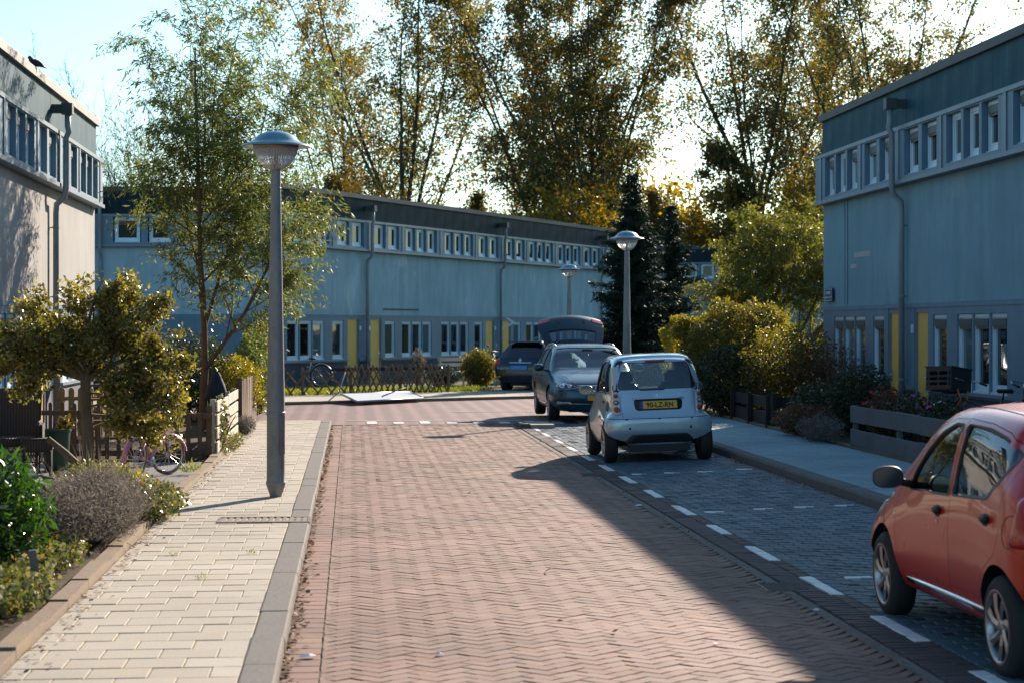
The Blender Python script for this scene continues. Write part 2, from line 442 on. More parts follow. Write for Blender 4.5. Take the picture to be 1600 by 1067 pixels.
rr = random.Random(11)
hb = herring(-.36, 3.22, 8.8, 38.5)
lay2(hb, PI / 4, road, 'brick', 'brick_red', 300, x0=-.165, x1=3.03, bev=.0035, tilt=.0013, xlim=(-.08, 2.94))
# soldier row against the left kerb
row = [(-.272 + rr.uniform(-.003, .003), 9 + i * .204, .2, .2) for i in range(145)]
lay2(row, 0, road, 'border_brick', 'brick_rowred', 60, z0=-.006, bev=.003, tilt=.001)
m = MB(); m.box(-.1712, -.1655, 8.9, 38.5, -.02, .0045); M['sand'] = ground_mat('yellow_joint_sand', (.30, .23, .12), (.42, .33, .19), 6, c3=(.2, .15, .08)); m.build('sand_joint', M['sand'], road)
# right border: worn concrete gutter and one soldier row
mb = MB()
for i in range(30):
    y = 8.6 + i; mb.box(3.035, 3.125, y + .004, y + .996, -.02, .004 + rr.uniform(-.002, .002), bev=.006)
g_ = mb.build('gutter_strip', M['gutter'], road)
row = [(3.232 + rr.uniform(-.004, .004), 9 + i * .104, .196, .098) for i in range(283)]
bay = empty('parking_bay', kind='structure')
lay2(row, 0, bay, 'row_brick', 'brick_dark', 60, z0=.004)
# bay sheet + stretcher row holding the painted bricks
mb = MB(); mb.add([(3.13, -6, -.004), (5.24, -6, .056), (5.24, 38.5, .056), (3.13, 38.5, -.004)], [(0, 1, 2, 3)]); mb.build('bay_bed', M['joint_bay'], bay)
dash_y = [10.66 + 2.045 * i for i in range(14)]
def is_dash(y):
    return any(d - 1.02 < y < d - .0 for d in dash_y)
row2 = []; dsh = []
y = 8.7
while y < 38.4:
    (dsh if is_dash(y) else row2).append((3.385 + rr.uniform(-.003, .003), y, .098, .203)); y += .207
lay2(row2, 0, bay, 'edge_brick', 'brick_dark', 70, z0=.002)
lay2(dsh, 0, bay, 'painted_brick', 'paint', 80, z0=.005)
# bay clinkers, stretcher bond across
items = []; crossd = []
j = 0; y = 8.8
while y < 38.4:
    off = .105 if j % 2 else 0
    x = 3.45 - off
    while x < 5.2:
        x0 = max(x, 3.445); x1 = min(x + .205, 5.215); w = x1 - x0
        if w > .03:
            isd = any(abs(y - (yy + (x - 3.6) * .09)) < .052 for yy in (14.72, 20.06, 25.25, 31.6)) and int((x - 3.55) / .205 + .01) % 2 == 0 and x > 3.5
            (crossd if isd else items).append(((x0 + x1) / 2, y, w, .1))
        x += .21
    y += .105; j += 1
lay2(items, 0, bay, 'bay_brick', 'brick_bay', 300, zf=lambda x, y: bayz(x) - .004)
lay2(crossd, 0, bay, 'painted_bay_brick', 'paint', 60, zf=lambda x, y: bayz(x) - .003)

# kerbs: separate stones
def kerbline(name, x0, x1, y0, y1, ztop, mat, kind='structure', L=1.0, slant=.03, side=1, wob=.003, seed=5):
    root = empty(name, kind=kind); r = random.Random(seed); y = y0
    while y < y1:
        l = min(L, y1 - y) - .008
        prof = [(x0, -.1), (x0, ztop - .004), (x0 + .01, ztop), (x1 - slant, ztop), (x1 - slant * .5, ztop - .012), (x1, ztop - .035), (x1, -.1)] if side > 0 else \
               [(x1, -.1), (x1, ztop - .004), (x1 - .01, ztop), (x0 + slant, ztop), (x0 + slant * .5, ztop - .012), (x0, ztop - .035), (x0, -.1)]
        n = len(prof); dx = r.uniform(-wob, wob); dz = r.uniform(-wob, wob)
        vs = [(x + dx, y, z + dz) for x, z in prof] + [(x + dx + r.uniform(-wob, wob) * .3, y + l, z + dz) for x, z in prof]
        fs = [tuple(range(n)), tuple(range(n, 2 * n))[::-1]] + [(i, n + i, n + (i + 1) % n, (i + 1) % n) for i in range(n)]
        m = MB(); m.add(vs, fs); m.build('kerb_stone', mat, root, fixn=True)
        y += L
    return root
kerbline('left_kerb', -.565, -.38, 8.6, 38.7, LWZ + .006, M['kerb'], slant=.014)
kerbline('right_kerb', 5.22, 5.40, 13, 60, SWZ + .004, M['kerb'], side=-1)
# rounded corner of the left pavement
# left pavement
lw = sheet('left_pavement', [(-1.78, -6), (-.56, -6), (-.56, 38.7), (-1.78, 38.7)], LWZ - .0045, M['joint_tile'])
mbx = MB(); mbx.box(-1.78, -.57, 38.69, 38.7, -.1, LWZ); mbx.build('pavement_end', M['kerb'], lw)
items = []; y = 8.9; j = 0
while y < 38.6:
    x = -.565 - .002
    off = .155 if j % 2 else .31
    first = True; shift = .012 * math.sin(y * .35)
    while x > -1.775:
        w = off if first else .31; first = False
        xl = max(x - w, -1.775); ww = x - xl
        if ww > .05: items.append(((x + xl) / 2, y + shift - .0 * x, ww - .0065, .3005))
        x = xl
    y += .306; j += 1
lay2(items, 0, lw, 'paving_tile', 'tile', 300, z0=LWZ - .008, bev=.0028, tilt=.0014, th=.04)
# drain grate set across the pavement
gr = empty('drain_grate', 'dark slotted drain grate set in the pale tiles before the nearest lamp', 'drain grate', (-.88, 18.62, LWZ + .004))
gr.scale = (1, 2.7, 1)
m = MB(); m.box(-.34, .50, -.10, -.075, -.03, .006); m.box(-.34, .50, .075, .10, -.03, .006); m.box(-.34, -.32, -.075, .075, -.03, .006); m.box(.48, .50, -.075, .075, -.03, .006); m.build('grate_frame', M['kerb'], gr)
m = MB(); m.box(-.34, .5, -.1, .1, -.05, -.02); m.build('grate_pit', M['black'], gr)
bar = None
for i in range(13):
    m = MB(); 
    if bar is None: m.box(-.018, .018, -.073, .073, -.02, .004); bar = m.build('grate_bar', M['kerb_garden'], gr, loc=(-.29 + i * .062, 0, 0))
    else:
        o = bar.copy(); COL.objects.link(o); o.location = (-.29 + i * .062, 0, 0)
# garden edging, slightly wandering
def edging(name, pts, w, h, mat, zb=0, L=1.0):
    root = empty(name, kind='structure'); r = random.Random(9)
    for (a, b) in zip(pts[:-1], pts[1:]):
        a = Vector(a); b = Vector(b); d = b - a; n = max(1, round(d.length / L)); d /= n; nrm = Vector((-d.y, d.x)).normalized() * w
        for i in range(n):
            p = a + d * i; q = p + d * .992; dz = r.uniform(-.012, .012)
            m = MB(); m.add([(p.x, p.y, zb), (q.x, q.y, zb), (q.x + nrm.x, q.y + nrm.y, zb), (p.x + nrm.x, p.y + nrm.y, zb)] +
                            [(p.x + nrm.x * .07, p.y, zb + h + dz), (q.x + nrm.x * .07, q.y, zb + h + dz), (q.x + nrm.x * .95, q.y + nrm.y, zb + h + dz), (p.x + nrm.x * .95, p.y + nrm.y, zb + h + dz)],
                            [(0, 3, 2, 1), (4, 5, 6, 7), (0, 1, 5, 4), (1, 2, 6, 5), (2, 3, 7, 6), (3, 0, 4, 7)])
            m.build('edging_stone', mat, root)
    return root
edging('left_garden_edging', [(-1.79, 8), (-1.78, 13.9), (-1.80, 17.2), (-1.78, 21.8), (-1.76, 26), (-1.8, 32), (-1.8, 38.6)], .13, .19, M['kerb_garden'], -.04)
edging('right_garden_edging', [(7.12, 60), (7.1, 37), (7.1, 13)], .1, .2, M['kerb_garden'], 0)
# right pavement
rw = sheet('right_pavement', [(5.39, 13), (7.1, 13), (7.1, 60), (5.39, 60)], SWZ - .012, M['joint'])
items = []; y = 14; j = 0
while y < 48:
    x = 5.41; off = .15 if j % 2 else .30; first = True
    while x < 7.0:
        w = off if first else .30; first = False; xr = min(x + w, 7.0)
        if xr - x > .05: items.append(((x + xr) / 2, y, xr - x - .006, .297))
        x = xr
    y += .303; j += 1
lay2(items, 0, rw, 'paving_tile', 'tile_shade', 260, z0=SWZ - .008, bev=.004, tilt=.0012, th=.04)

# gardens
sheet('left_garden_bed', [(-1.9, -6), (-1.9, 20.2), (-5.2, 20.2), (-5.2, -6)], .10, M['soil'])
sheet('forecourt', [(-1.9, 20.2), (-1.9, 27.2), (-5.2, 27.2), (-5.2, 20.2)], .075, M['pavers'])
sheet('left_back_garden', [(-1.9, 27.2), (-1.9, 42.5), (-5.2, 42.5), (-5.2, 27.2)], .09, M['soil'])
sheet('right_garden', [(7.18, 12), (9.4, 12), (9.4, 39.4), (7.18, 39.4)], .17, M['soil'])
sheet('corner_garden', [(7.18, 39.41), (16, 39.41), (18, 62), (7.18, 50)], .168, M['soil'])

# cross street: farther off, its clinkers are left to the material
def cross_mat():
    t = NT('cross_street_clinkers'); p = t.geo('Position')
    bt = t.node('ShaderNodeTexBrick'); t.link(t.scalev(p, (1, 1, 1)), bt.inputs['Vector'])
    bt.inputs['Scale'].default_value = 1; bt.inputs['Brick Width'].default_value = .21; bt.inputs['Row Height'].default_value = .105
    bt.inputs['Mortar Size'].default_value = .006; bt.inputs['Color1'].default_value = (.17, .09, .085, 1); bt.inputs['Color2'].default_value = (.135, .08, .078, 1); bt.inputs['Mortar'].default_value = (.10, .08, .07, 1)
    w = t.node('ShaderNodeTexWave'); w.wave_type = 'BANDS'; w.bands_direction = 'X'; w.inputs['Scale'].default_value = .8; w.inputs['Distortion'].default_value = 1.2; w.inputs['Detail'].default_value = 3
    t.link(p, w.inputs['Vector'])
    c = t.mix(.55, bt.outputs[0], t.ramp(w.outputs['Fac'], [(.3, (.75,) * 3), (.95, (1.7,) * 3)]), 'MULTIPLY')
    c = t.mix(.4, c, t.ramp(t.noise(p, .7, 5), [(.3, (.7,) * 3), (.7, (1.3,) * 3)]), 'MULTIPLY')
    t.bsdf(c, .8, 0, t.bump(bt.outputs['Fac'], .3, .004), spec=.3); return t.fin()
M['cross'] = cross_mat()
cross = sheet('cross_street', [(-60, 38.6), (5.4, 38.6), (5.4, 50), (7.0, 60), (20, 80), (23, 78), (60, 130), (60, 140), (24, 92), (10.5, 58.4), (4.72, 52.62), (-1.52, 48.74), (-60, 40.5 + 1)], .012, M['cross'])
# raised crossing: worn white teeth and lines
def paint_quad(name, x0, x1, y0, y1, z, mat, parent, sk=0):
    m = MB(); m.box(x0, x1, y0, y1, z - .01, z + .004); return m.build(name, mat, parent)
for i in range(9):
    x = .3 + i * .52
    paint_quad('painted_tooth', x, x + .2, 38.9, 39.9 - (i % 2) * .35, .018, M['paintdull'], cross)
paint_quad('painted_line', -.1, 3.4, 40.15, 40.24, .017, M['paintdull'], cross)
paint_quad('painted_line', 2.2, 4.6, 44.3, 44.4, .017, M['paintdull'], cross)
paint_quad('painted_line', 4.0, 6.4, 46.0, 46.1, .017, M['paintdull'], cross)
# pavement corner of raised kerb blocks by the station wagon
kb = empty('kerb_build_out', kind='structure')
m = MB(); m.box(3.12, 3.30, 37.0, 38.2, -.05, .10, bev=.02); m.build('kerb_stone', M['kerb'], kb)
m = MB(); m.box(3.31, 3.75, 36.95, 38.3, -.05, .085); m.build('build_out_paving', M['tile'], kb)
# far pavement, following the cross street
fd = Vector((6.24, 3.88)).normalized(); fn = Vector((-fd.y, fd.x))
def farp(a, b, z=None):
    p = Vector((-1.52, 48.74)) + fd * a + fn * b
    return (p.x, p.y) if z is None else (p.x, p.y, z)
far_pave = sheet('far_pavement', [farp(-40, 0), farp(14, 0), farp(14.2, 5.2), farp(8.5, 4.1), farp(-40, 3.7)], .085, M['tile'])
m = MB()
for i in range(54): 
    a = farp(-40 + i, -.12); b = farp(-40 + i + .985, -.12); c_ = farp(-40 + i + .985, .05); d_ = farp(-40 + i, .05)
    m.add([(*a, 0), (*b, 0), (*c_, 0), (*d_, 0), (*a, .09), (*b, .09), (*c_, .09), (*d_, .09)], [(4, 5, 6, 7), (0, 1, 5, 4), (1, 2, 6, 5), (2, 3, 7, 6), (3, 0, 4, 7)])
k_ = m.build('far_kerb', M['kerb_garden']); k_['kind'] = 'structure'
sheet('far_garden', [farp(-40, 3.71), farp(8.5, 4.11), farp(14.5, 5.21), (12, 84), (17.6, 98.6), (-2.2, 59.6), (-30, 61)], .08, M['ground'])
# ================================================================ terraces
WINDOWS = {}
def window_mesh(w, h):
    """white frame w x h with inner sash; local x across, z up, front at y=0 (outward -y)"""
    k = (round(w, 2), round(h, 2))
    if k in WINDOWS: return WINDOWS[k]
    b = .055; s = .045
    m = MB()
    for (x0, x1, z0, z1) in ((0, b, 0, h), (w - b, w, 0, h), (b, w - b, h - b, h), (b, w - b, 0, b + .03)):
        m.box(x0, x1, -.02, .06, z0, z1)
    for (x0, x1, z0, z1) in ((b, b + s, b + .03, h - b), (w - b - s, w - b, b + .03, h - b), (b + s, w - b - s, h - b - s, h - b), (b + s, w - b - s, b + .03, b + .03 + s)):
        m.box(x0, x1, .002, .05, z0, z1)
    m.box(-.01, w + .01, -.05, -.021, -.02, .02)
    fm = m.mesh('window'); fm.materials.append(M['frame'])
    p = MB(); p.box(b + s - .01, w - b - s + .01, .03, .036, b + s + .02, h - b - s + .01); pm = p.mesh('pane'); pm.materials.append(M['pane'])
    pd = MB(); pd.box(b + s - .01, w - b - s + .01, .03, .036, b + s + .02, h - b - s + .01); pdm = pd.mesh('pane'); pdm.materials.append(M['pane_dark'])
    c = MB(); c.box(b + .005, w - b - .005, -.045, .0, h - b - .13, h - b - .02); c.box(b + .02, w - b - .02, -.03, -.005, h - b - .17, h - b - .13); cm = c.mesh('sunscreen'); cm.materials.append(M['blind'])
    WINDOWS[k] = (fm, pm, cm, pdm); return WINDOWS[k]
def wall_with_holes(m, x0, x1, z0, z1, y0, y1, holes):
    """boxes around holes [(a,b,c,d)], all holes span the same z range c..d"""
    c, d = holes[0][2], holes[0][3]
    if c > z0: m.box(x0, x1, y0, y1, z0, c)
    if d < z1: m.box(x0, x1, y0, y1, d, z1)
    xs = x0
    for (a, b, _, _) in sorted(holes):
        if a > xs + 1e-4: m.box(xs, a, y0, y1, c, d)
        xs = b
    if xs < x1 - 1e-4: m.box(xs, x1, y0, y1, c, d)
def terrace(name, label, loc, rz, nh, first_mirror, wallm, coping, fascia, blinds=True, depth=9, end0=.0, end1=.0, lit=False, seed=1, dark=.0, zg=0, detail=True):
    """local x along the facade, outward = -y; houses 5.6 m in mirrored pairs"""
    r = random.Random(seed)
    T_ = empty(name, label, 'building', loc, rz)
    L = nh * 5.6; A, B = -end0, L + end1
    HW = 5.6
    holes_up, holes_dn, doors, pipes = [], [], [], []
    up0 = [(.42, 1.17), (1.45, 2.2), (2.8, 3.47), (3.68, 4.35), (4.56, 5.23)]
    dn0 = [(1.5, 2.25), (2.8, 3.55), (3.62, 4.37), (4.44, 5.19)]
    for i in range(nh):
        mir = (i % 2 == 0) != first_mirror
        f = (lambda a, b, o=i * HW, mm=mir: (o + a, o + b) if not mm else (o + HW - b, o + HW - a))
        for a, b in up0: holes_up.append(f(a, b))
        for a, b in dn0: holes_dn.append(f(a, b))
        doors.append((f(.42, 1.22), mir))
        if not mir: pipes.append(i * HW)
        elif i == nh - 1 : pipes.append((i + 1) * HW)
    # core block, wall plaster between the bands
    m = MB(); m.box(A, B, .0, depth, 2.27, 4.285); m.build('plaster_wall', wallm, T_)
    m = MB(); m.box(A, B, .36, depth, zg, 2.268); m.box(A, B, .36, depth, 4.286, 5.28); m.build('inner_wall', M['band'], T_)
    # ground floor: band with door and window openings
    m = MB()
    z0, z1 = .80, 2.20
    hs = sorted([(a, b, .9, 2.08) for a, b in holes_dn])
    segs = []; cuts = sorted([d[0] for d in doors]); xs = A
    for (a, b) in cuts: segs.append((xs, a)); xs = b
    segs.append((xs, B))
    for (a, b) in segs:
        hh = [h for h in hs if h[0] > a - .01 and h[1] < b + .01]
        if b - a < .02: continue
        if hh: wall_with_holes(m, a, b, z0, 2.2, .0, .30, hh)
        else: m.box(a, b, .0, .30, z0, 2.2)
    m.box(A, B, -.015, .30, 2.2, 2.268)
    m.build('timber_band', M['band'], T_)
    m = MB()
    for (a, b) in segs:
        if b - a > .02: m.box(a, b, .03, .34, zg, .798)
    m.build('plinth', M['plinth'], T_)
    m = MB()
    for (a, b) in segs:
        if b - a > .02: m.box(a + .002, b - .002, -.05, -.002, .84, .89)
    m.build('sill_board', M['bandlight'], T_)
    # upper band, proud of the plaster
    m = MB(); e = .07
    wall_with_holes(m, A - .03, B + .03, 4.29, 5.27, -.16, .16, [(a - .04, b + .04, 4.42, 5.18) for a, b in holes_up])
    m.build('upper_band', M['band'], T_)
    m = MB(); m.box(A - .04, B + .04, -.20, -.161, 4.29, 4.36); m.box(A - .04, B + .04, -.185, -.161, 5.20, 5.268)
    for i in range(nh + 1):
        for (a, b) in ((i * HW - .07, i * HW + .07),): m.box(max(a, A), min(b, B), -.18, -.161, 4.362, 5.198)
    for i in range(nh):
        mir = (i % 2 == 0) != first_mirror; o = i * HW
        xm = o + 2.5 if not mir else o + HW - 2.5
        m.box(xm - .05, xm + .05, -.18, -.161, 4.362, 5.198)
    m.build('band_trim', M['bandlight'], T_)
    # windows
    for (lst, zz, hh, yy) in ((holes_up, 4.43, .745, -.05), (holes_dn, .905, 1.17, .05)):
        for (a, b) in lst:
            fm, pm, cm, pdm = window_mesh(b - a, hh)
            w = addobj('window', fm, T_, (), (a, yy, zz))
            addobj('pane', pdm if r.random() < dark else pm, w)
            if blinds and (yy > .03 or r.random() < .75): addobj('sunscreen', cm, w)
    # doors
    for (a, b), mir in doors:
        m = MB(); m.box(a + .05, b - .05, .05, .10, zg + .03, 2.12); d = m.build('door', M['door'], T_)
        m = MB(); hx = a + .12 if mir else b - .12
        m.tube([(hx, .048, 1.05), (hx, .0, 1.05), (hx + (.1 if mir else -.1), .0, 1.05)], .012); m.box(hx - .02, hx + .02, .044, .049, .95, 1.15); m.build('handle', M['metal'], d)
        m = MB(); m.box(a, a + .05, .02, .34, zg, 2.2); m.box(b - .05, b, .02, .34, zg, 2.2); m.box(a + .05, b - .05, .02, .34, 2.12, 2.2); m.box(a + .05, b - .05, .02, .34, zg, zg + .03); m.build('door_frame', M['bandlight'], T_)
        m = MB(); px = (a - .14 if not mir else b + .03) if not mir else b + .03
        m.box(px, px + .11, -.02, -.001, 1.78, 1.92); m.build('number_plate', M['frame'], T_)
    # fascia panels with seams
    n = int(round((B - A) / 1.55)); w = (B - A) / n; pm_ = None
    for i in range(n):
        if pm_ is None:
            m = MB(); m.box(.004, w - .004, -.03, .1, 0, .665, bev=0); pm_ = m.mesh('fascia_panel'); pm_.materials.append(fascia)
        addobj('fascia_panel', pm_, T_, (), (A + i * w, r.uniform(-.002, .002), 5.285))
    m = MB(); m.box(A + .005, B - .005, .1, depth - .05, 5.285, 5.9); m.build('roof', M['roof'], T_)
    # coping in lengths
    n = max(1, int((B - A) / 3)); w = (B - A + .1) / n; cm_ = None
    for i in range(n):
        if cm_ is None:
            m = MB(); m.box(.003, w - .003, -.10, .3, 0, .14); cm_ = m.mesh('coping'); cm_.materials.append(coping)
        addobj('coping', cm_, T_, (), (A - .05 + i * w, 0, 5.952))
    for (p, q) in ((A - .05, A + .2), (B - .2, B + .05)):
        m = MB(); m.box(p, q, .301, depth, 5.953, 6.09); m.build('end_coping', coping, T_)
    for (p, q) in ((A + .001, A + .05), (B - .05, B - .001)):
        m = MB(); m.box(p, q, .16, depth, 5.28, 5.95); m.build('end_fascia', fascia, T_)
    # downpipes at the party walls
    for x in pipes:
        if x < A + .1: x = A + .12
        if x > B - .1: x = B - .12
        m = MB(); m.smooth = True
        m.tube([(x, -.30, 5.62), (x, -.30, 5.35), (x, -.32, 5.25), (x - .0, -.27, 5.15), (x, -.27, 4.25), (x, -.24, 4.12), (x, -.11, 4.0), (x, -.10, 3.85), (x, -.10, zg)], .052, 12)
        m.smooth = False
        for zz in (5.0, 4.3, 3.6, 2.4, 1.0): 
            yc = -.27 if zz > 4.2 else -.10
            m.lathe([(.06, -.015), (.06, .015)], (x, yc, zz), 12)
            if yc > -.2: m.box(x - .01, x + .01, yc + .05, .0, zz - .01, zz + .01)
        p = m.build('downpipe', M['pipe'], T_)
        m = MB(); m.box(x - .10, x + .10, -.39, -.2, 5.56, 5.75); m.box(x - .06, x + .06, -.2, -.031, 5.58, 5.73); m.build('hopper', M['hopper'], p)
    return T_
# right terrace: local x runs towards the camera, origin at its far corner
tr = terrace('terrace_building', 'two-storey grey terrace on the right with yellow doors, in shade beside the parking bays', (9.4, 38.99, 0), -PI / 2, 7, False, M['plaster_shade_r'], M['coping_dark'], M['fascia'], end0=.45, end1=.2, seed=4, zg=.16)
# left terrace: far end at y=41.4
tl = terrace('terrace_building', 'sunlit two-storey terrace on the left with beige plaster and a grey downpipe', (-5.2, 40.9 - 6 * 5.6, 0), PI / 2, 6, False, M['plaster'], M['coping'], M['fascia'], end0=0, end1=.45, seed=6, dark=.6, zg=.05)
FA = math.atan2(35.37, 17.71)
fdir = Vector((math.cos(FA), math.sin(FA), 0)); f0 = Vector((.43, 64.26, 0)) - fdir * 5.6
tf = terrace('terrace_building', 'long two-storey shaded terrace with yellow doors across the end of the street', (f0.x, f0.y, 0), FA, 7, False, M['plaster_shade_f'], M['coping_dark'], M['fascia_far'], blinds=False, seed=8, dark=.5, zg=.05)
# smaller block joining at the left end and ones behind
tb = terrace('terrace_building', 'dark-roofed terrace block glimpsed behind the willow tree on the left', (f0.x - 22.2, f0.y + 2.3, 0), -.03, 4, False, M['plaster_shade_f'], M['coping_dark'], M['fascia_far'], blinds=False, seed=9, zg=.05, end0=0, end1=-.3)
te = terrace('terrace_building', 'distant dark-roofed terrace behind the yellow-green willow on the right', (17.0, 104, 0), -.12, 6, False, M['plaster_shade_r'], M['coping_dark'], M['fascia_far'], blinds=False, seed=10, zg=.05)

# marks on the right wall: cable duct, patch plates, street name board
m = MB(); m.box(-.012, .012, -.02, 0, 2.30, 4.28); d = m.build('wall_cable', M['bandlight'], tr, loc=(1.52, 0, 0))
m = MB(); m.box(-.012, .012, -.02, 0, 2.30, 4.28); d = m.build('wall_cable', M['plaster_shade_r'], tr, loc=(1.30, 0, 0))
M['patch'] = simple('pale_patch', (.42, .43, .42), .8)
m = MB(); m.box(2.0, 3.15, -.006, -.001, 3.17, 3.27); m.build('plaster_patch', M['patch'], tr)
m = MB(); m.box(1.75, 2.2, -.006, -.001, 2.98, 3.06); m.build('plaster_patch', M['patch'], tr)
M['signblue'] = simple('sign_blue', (.012, .025, .07), .35, var=.05)
M['white'] = simple('white_enamel', (.7, .72, .75), .4, var=.04)
sg = empty('street_sign', 'small dark blue street name board at the far corner of the right-hand terrace', 'street sign', (9.37, 39.1, 2.38), -PI / 2)
m = MB(); m.box(0, .62, -.03, -.005, 0, .26); m.build('board', M['signblue'], sg)
m = MB(); m.box(.02, .60, -.034, -.031, .235, .245); m.box(.02, .60, -.034, -.031, .015, .025); m.box(.02, .03, -.034, -.031, .025, .235); m.box(.59, .6, -.034, -.031, .025, .235)
m.build('border', M['white'], sg)
def text(body, size, name, mat, parent, loc, rot, extr=.001, align='CENTER', sx=1, bold=0):
    cu = bpy.data.curves.new(name, 'FONT'); cu.body = body; cu.size = size; cu.extrude = extr; cu.offset = bold; cu.align_x = align; cu.resolution_u = 3
    o = bpy.data.objects.new(name, cu); COL.objects.link(o)
    dg = bpy.context.evaluated_depsgraph_get(); me = bpy.data.meshes.new_from_object(o.evaluated_get(dg)); bpy.data.objects.remove(o); bpy.data.curves.remove(cu)
    for v in me.vertices: v.co.x *= sx
    me.materials.clear(); me.materials.append(mat)
    return addobj(name, me, parent, (), loc, rot)
# name is not legible in the photograph: rows of small raised strokes
m = MB(); r_ = random.Random(2)
for (z, h, n) in ((.14, .06, 9), (.06, .035, 14)):
    for i in range(n):
        x = .06 + i * .5 / n; w = .5 / n * .62
        m.box(x, x + w * .25, -.035, -.031, z, z + h)
        if r_.random() < .7: m.box(x + w * .26, x + w, -.035, -.031, z + (0 if r_.random() < .5 else h * .8), z + (h * .2 if r_.random() < .3 else h))
m.build('lettering', M['white'], sg)
# grey stain line and dirt strip on the far terrace
M['dirt'] = simple('dirty_ledge', (.12, .11, .10), .9)
m = MB(); m.box(0, 2.75, -.02, -.001, 0, .05); m.build('ledge', M['dirt'], tf, loc=(5.6 + 1.35, 0, 2.44))
# ================================================================ plants
def nrm(a): return a / (np.linalg.norm(a) + 1e-9)
class Tree:
    def __init__(s, seed): s.r = random.Random(seed); s.np = np.random.RandomState(seed); s.br = []; s.tips = []
    def limb(s, p, d, L, r0, r1, n=6, bend=.12, up=0.0, droop=0.0, lvl=0):
        """curved limb; returns list of points"""
        p = np.array(p, float); d = nrm(np.array(d, float)); pts = [p.copy()]; rs = [r0]
        for i in range(n):
            d = nrm(d + s.np.normal(0, bend, 3) + np.array([0, 0, up - droop * (i + 1) / n]))
            p = p + d * L / n; pts.append(p.copy()); rs.append(r0 + (r1 - r0) * (i + 1) / n)
        s.br.append((pts, rs)); return pts, d
    def grow(s, p, d, L, r0, lvl, P):
        q = P[lvl]
        pts, dl = s.limb(p, d, L, r0, r0 * q.get('taper', .35), q.get('n', 6), q.get('bend', .1), q.get('up', 0), q.get('droop', 0))
        if q.get('leaf'):
            a = np.array(pts); t0 = q.get('leaf0', .2)
            for i in range(int(q['leaf'] * s.r.uniform(.7, 1.3))):
                t = t0 + (1 - t0) * s.r.random(); k = t * (len(pts) - 1); j = min(int(k), len(pts) - 2)
                s.tips.append((a[j] + (a[j + 1] - a[j]) * (k - j), nrm(a[j + 1] - a[j])))
        if lvl + 1 < len(P):
            c = P[lvl + 1]; nb = max(1, int(c['num'] * s.r.uniform(.8, 1.2)))
            for i in range(nb):
                t = c.get('t0', .3) + (1 - c.get('t0', .3)) * (i + s.r.random()) / nb
                k = min(t, .999) * (len(pts) - 1); j = min(int(k), len(pts) - 2)
                b = pts[j] + (pts[j + 1] - pts[j]) * (k - j); ax = nrm(pts[j + 1] - pts[j])
                az = i * 2.4 + s.r.uniform(-.5, .5); ang = rad(c['ang'] * s.r.uniform(.75, 1.25))
                u = nrm(np.cross(ax, [0.3, .1, 1]) if abs(ax[2]) < .95 else np.cross(ax, [1, 0, 0])); w = np.cross(ax, u)
                nd = ax * math.cos(ang) + (u * math.cos(az) + w * math.sin(az)) * math.sin(ang)
                ll = L * c['len'] * s.r.uniform(.7, 1.25) * (1 - c.get('short', .5) * (t - .3))
                rr_ = (r0 + (r0 * q.get('taper', .35) - r0) * t) * c.get('rad', .55)
                s.grow(b, nd, ll, max(rr_, c.get('rmin', .004)), lvl + 1, P)
    def wood(s, sides=6, minr=0):
        m = MB(); m.smooth = True
        for pts, rs in s.br:
            if max(rs) < minr: continue
            n = sides if rs[0] > .06 else (5 if rs[0] > .02 else 3)
            m.tube(pts, rs, n, cap=False)
        return m
def leaves(tips, r, size, aspect=.5, spread=.2, droop=0, n_per=1, fold=True, along=.5, jitter=.4):
    """tips [(p, dir)] -> quads (n,4,3): rhombic leaves"""
    P = np.array([t[0] for t in tips]); D = np.array([t[1] for t in tips])
    P = np.repeat(P, n_per, 0); D = np.repeat(D, n_per, 0); n = len(P)
    P = P + r.normal(0, spread, (n, 3))
    d = D * along + r.normal(0, 1, (n, 3)) * jitter; d[:, 2] -= droop
    d /= np.linalg.norm(d, axis=1)[:, None] + 1e-9
    q = r.normal(0, 1, (n, 3)); u = np.cross(d, q); u /= np.linalg.norm(u, axis=1)[:, None] + 1e-9
    L = size * r.uniform(.6, 1.35, (n, 1)); W = L * aspect
    w = np.cross(d, u) * L * .08
    V = np.stack([P, P + d * L * .45 + u * W * .5 + w, P + d * L, P + d * L * .45 - u * W * .5 + w], 1)
    return V
def make_tree(name, label, cat, T_, V, wood, leaf, loc, rz=0, group=None, crown='crown', trunk='trunk', minr=0, sides=7):
    root = empty(name, label, cat, loc, rz, group)
    T_.wood(sides, minr).build(trunk, wood, root)
    addobj(crown, quads_mesh(crown, V, [leaf]), root)
    return root

L_ = leafmat
M['leaf_poplar'] = L_('poplar_leaf', [(.065, .09, .045), (.10, .105, .04), (.18, .14, .04), (.075, .10, .05), (.33, .17, .035), (.055, .08, .05), (.13, .12, .04)], .46, .5)
M['leaf_poplar_y'] = L_('poplar_leaf_yellow', [(.13, .12, .03), (.22, .16, .03), (.28, .18, .035), (.11, .12, .035), (.25, .13, .03)], .5, .4)
M['leaf_willow'] = L_('willow_leaf', [(.09, .12, .04), (.12, .15, .055), (.075, .10, .035), (.20, .18, .05), (.11, .14, .06)], .40, .5, .3)
M['leaf_holly'] = L_('variegated_holly_leaf', [(.07, .085, .025), (.44, .36, .12), (.10, .11, .035), (.20, .18, .05), (.06, .075, .025), (.34, .26, .08)], .34, .36, .4)
M['leaf_weep'] = L_('yellow_willow_leaf', [(.10, .115, .03), (.15, .145, .035), (.075, .09, .03), (.20, .165, .04)], .45, .5)
M['leaf_spruce'] = L_('spruce_needles', [(.012, .024, .014), (.02, .035, .02), (.03, .045, .025)], .08, .6, .2)
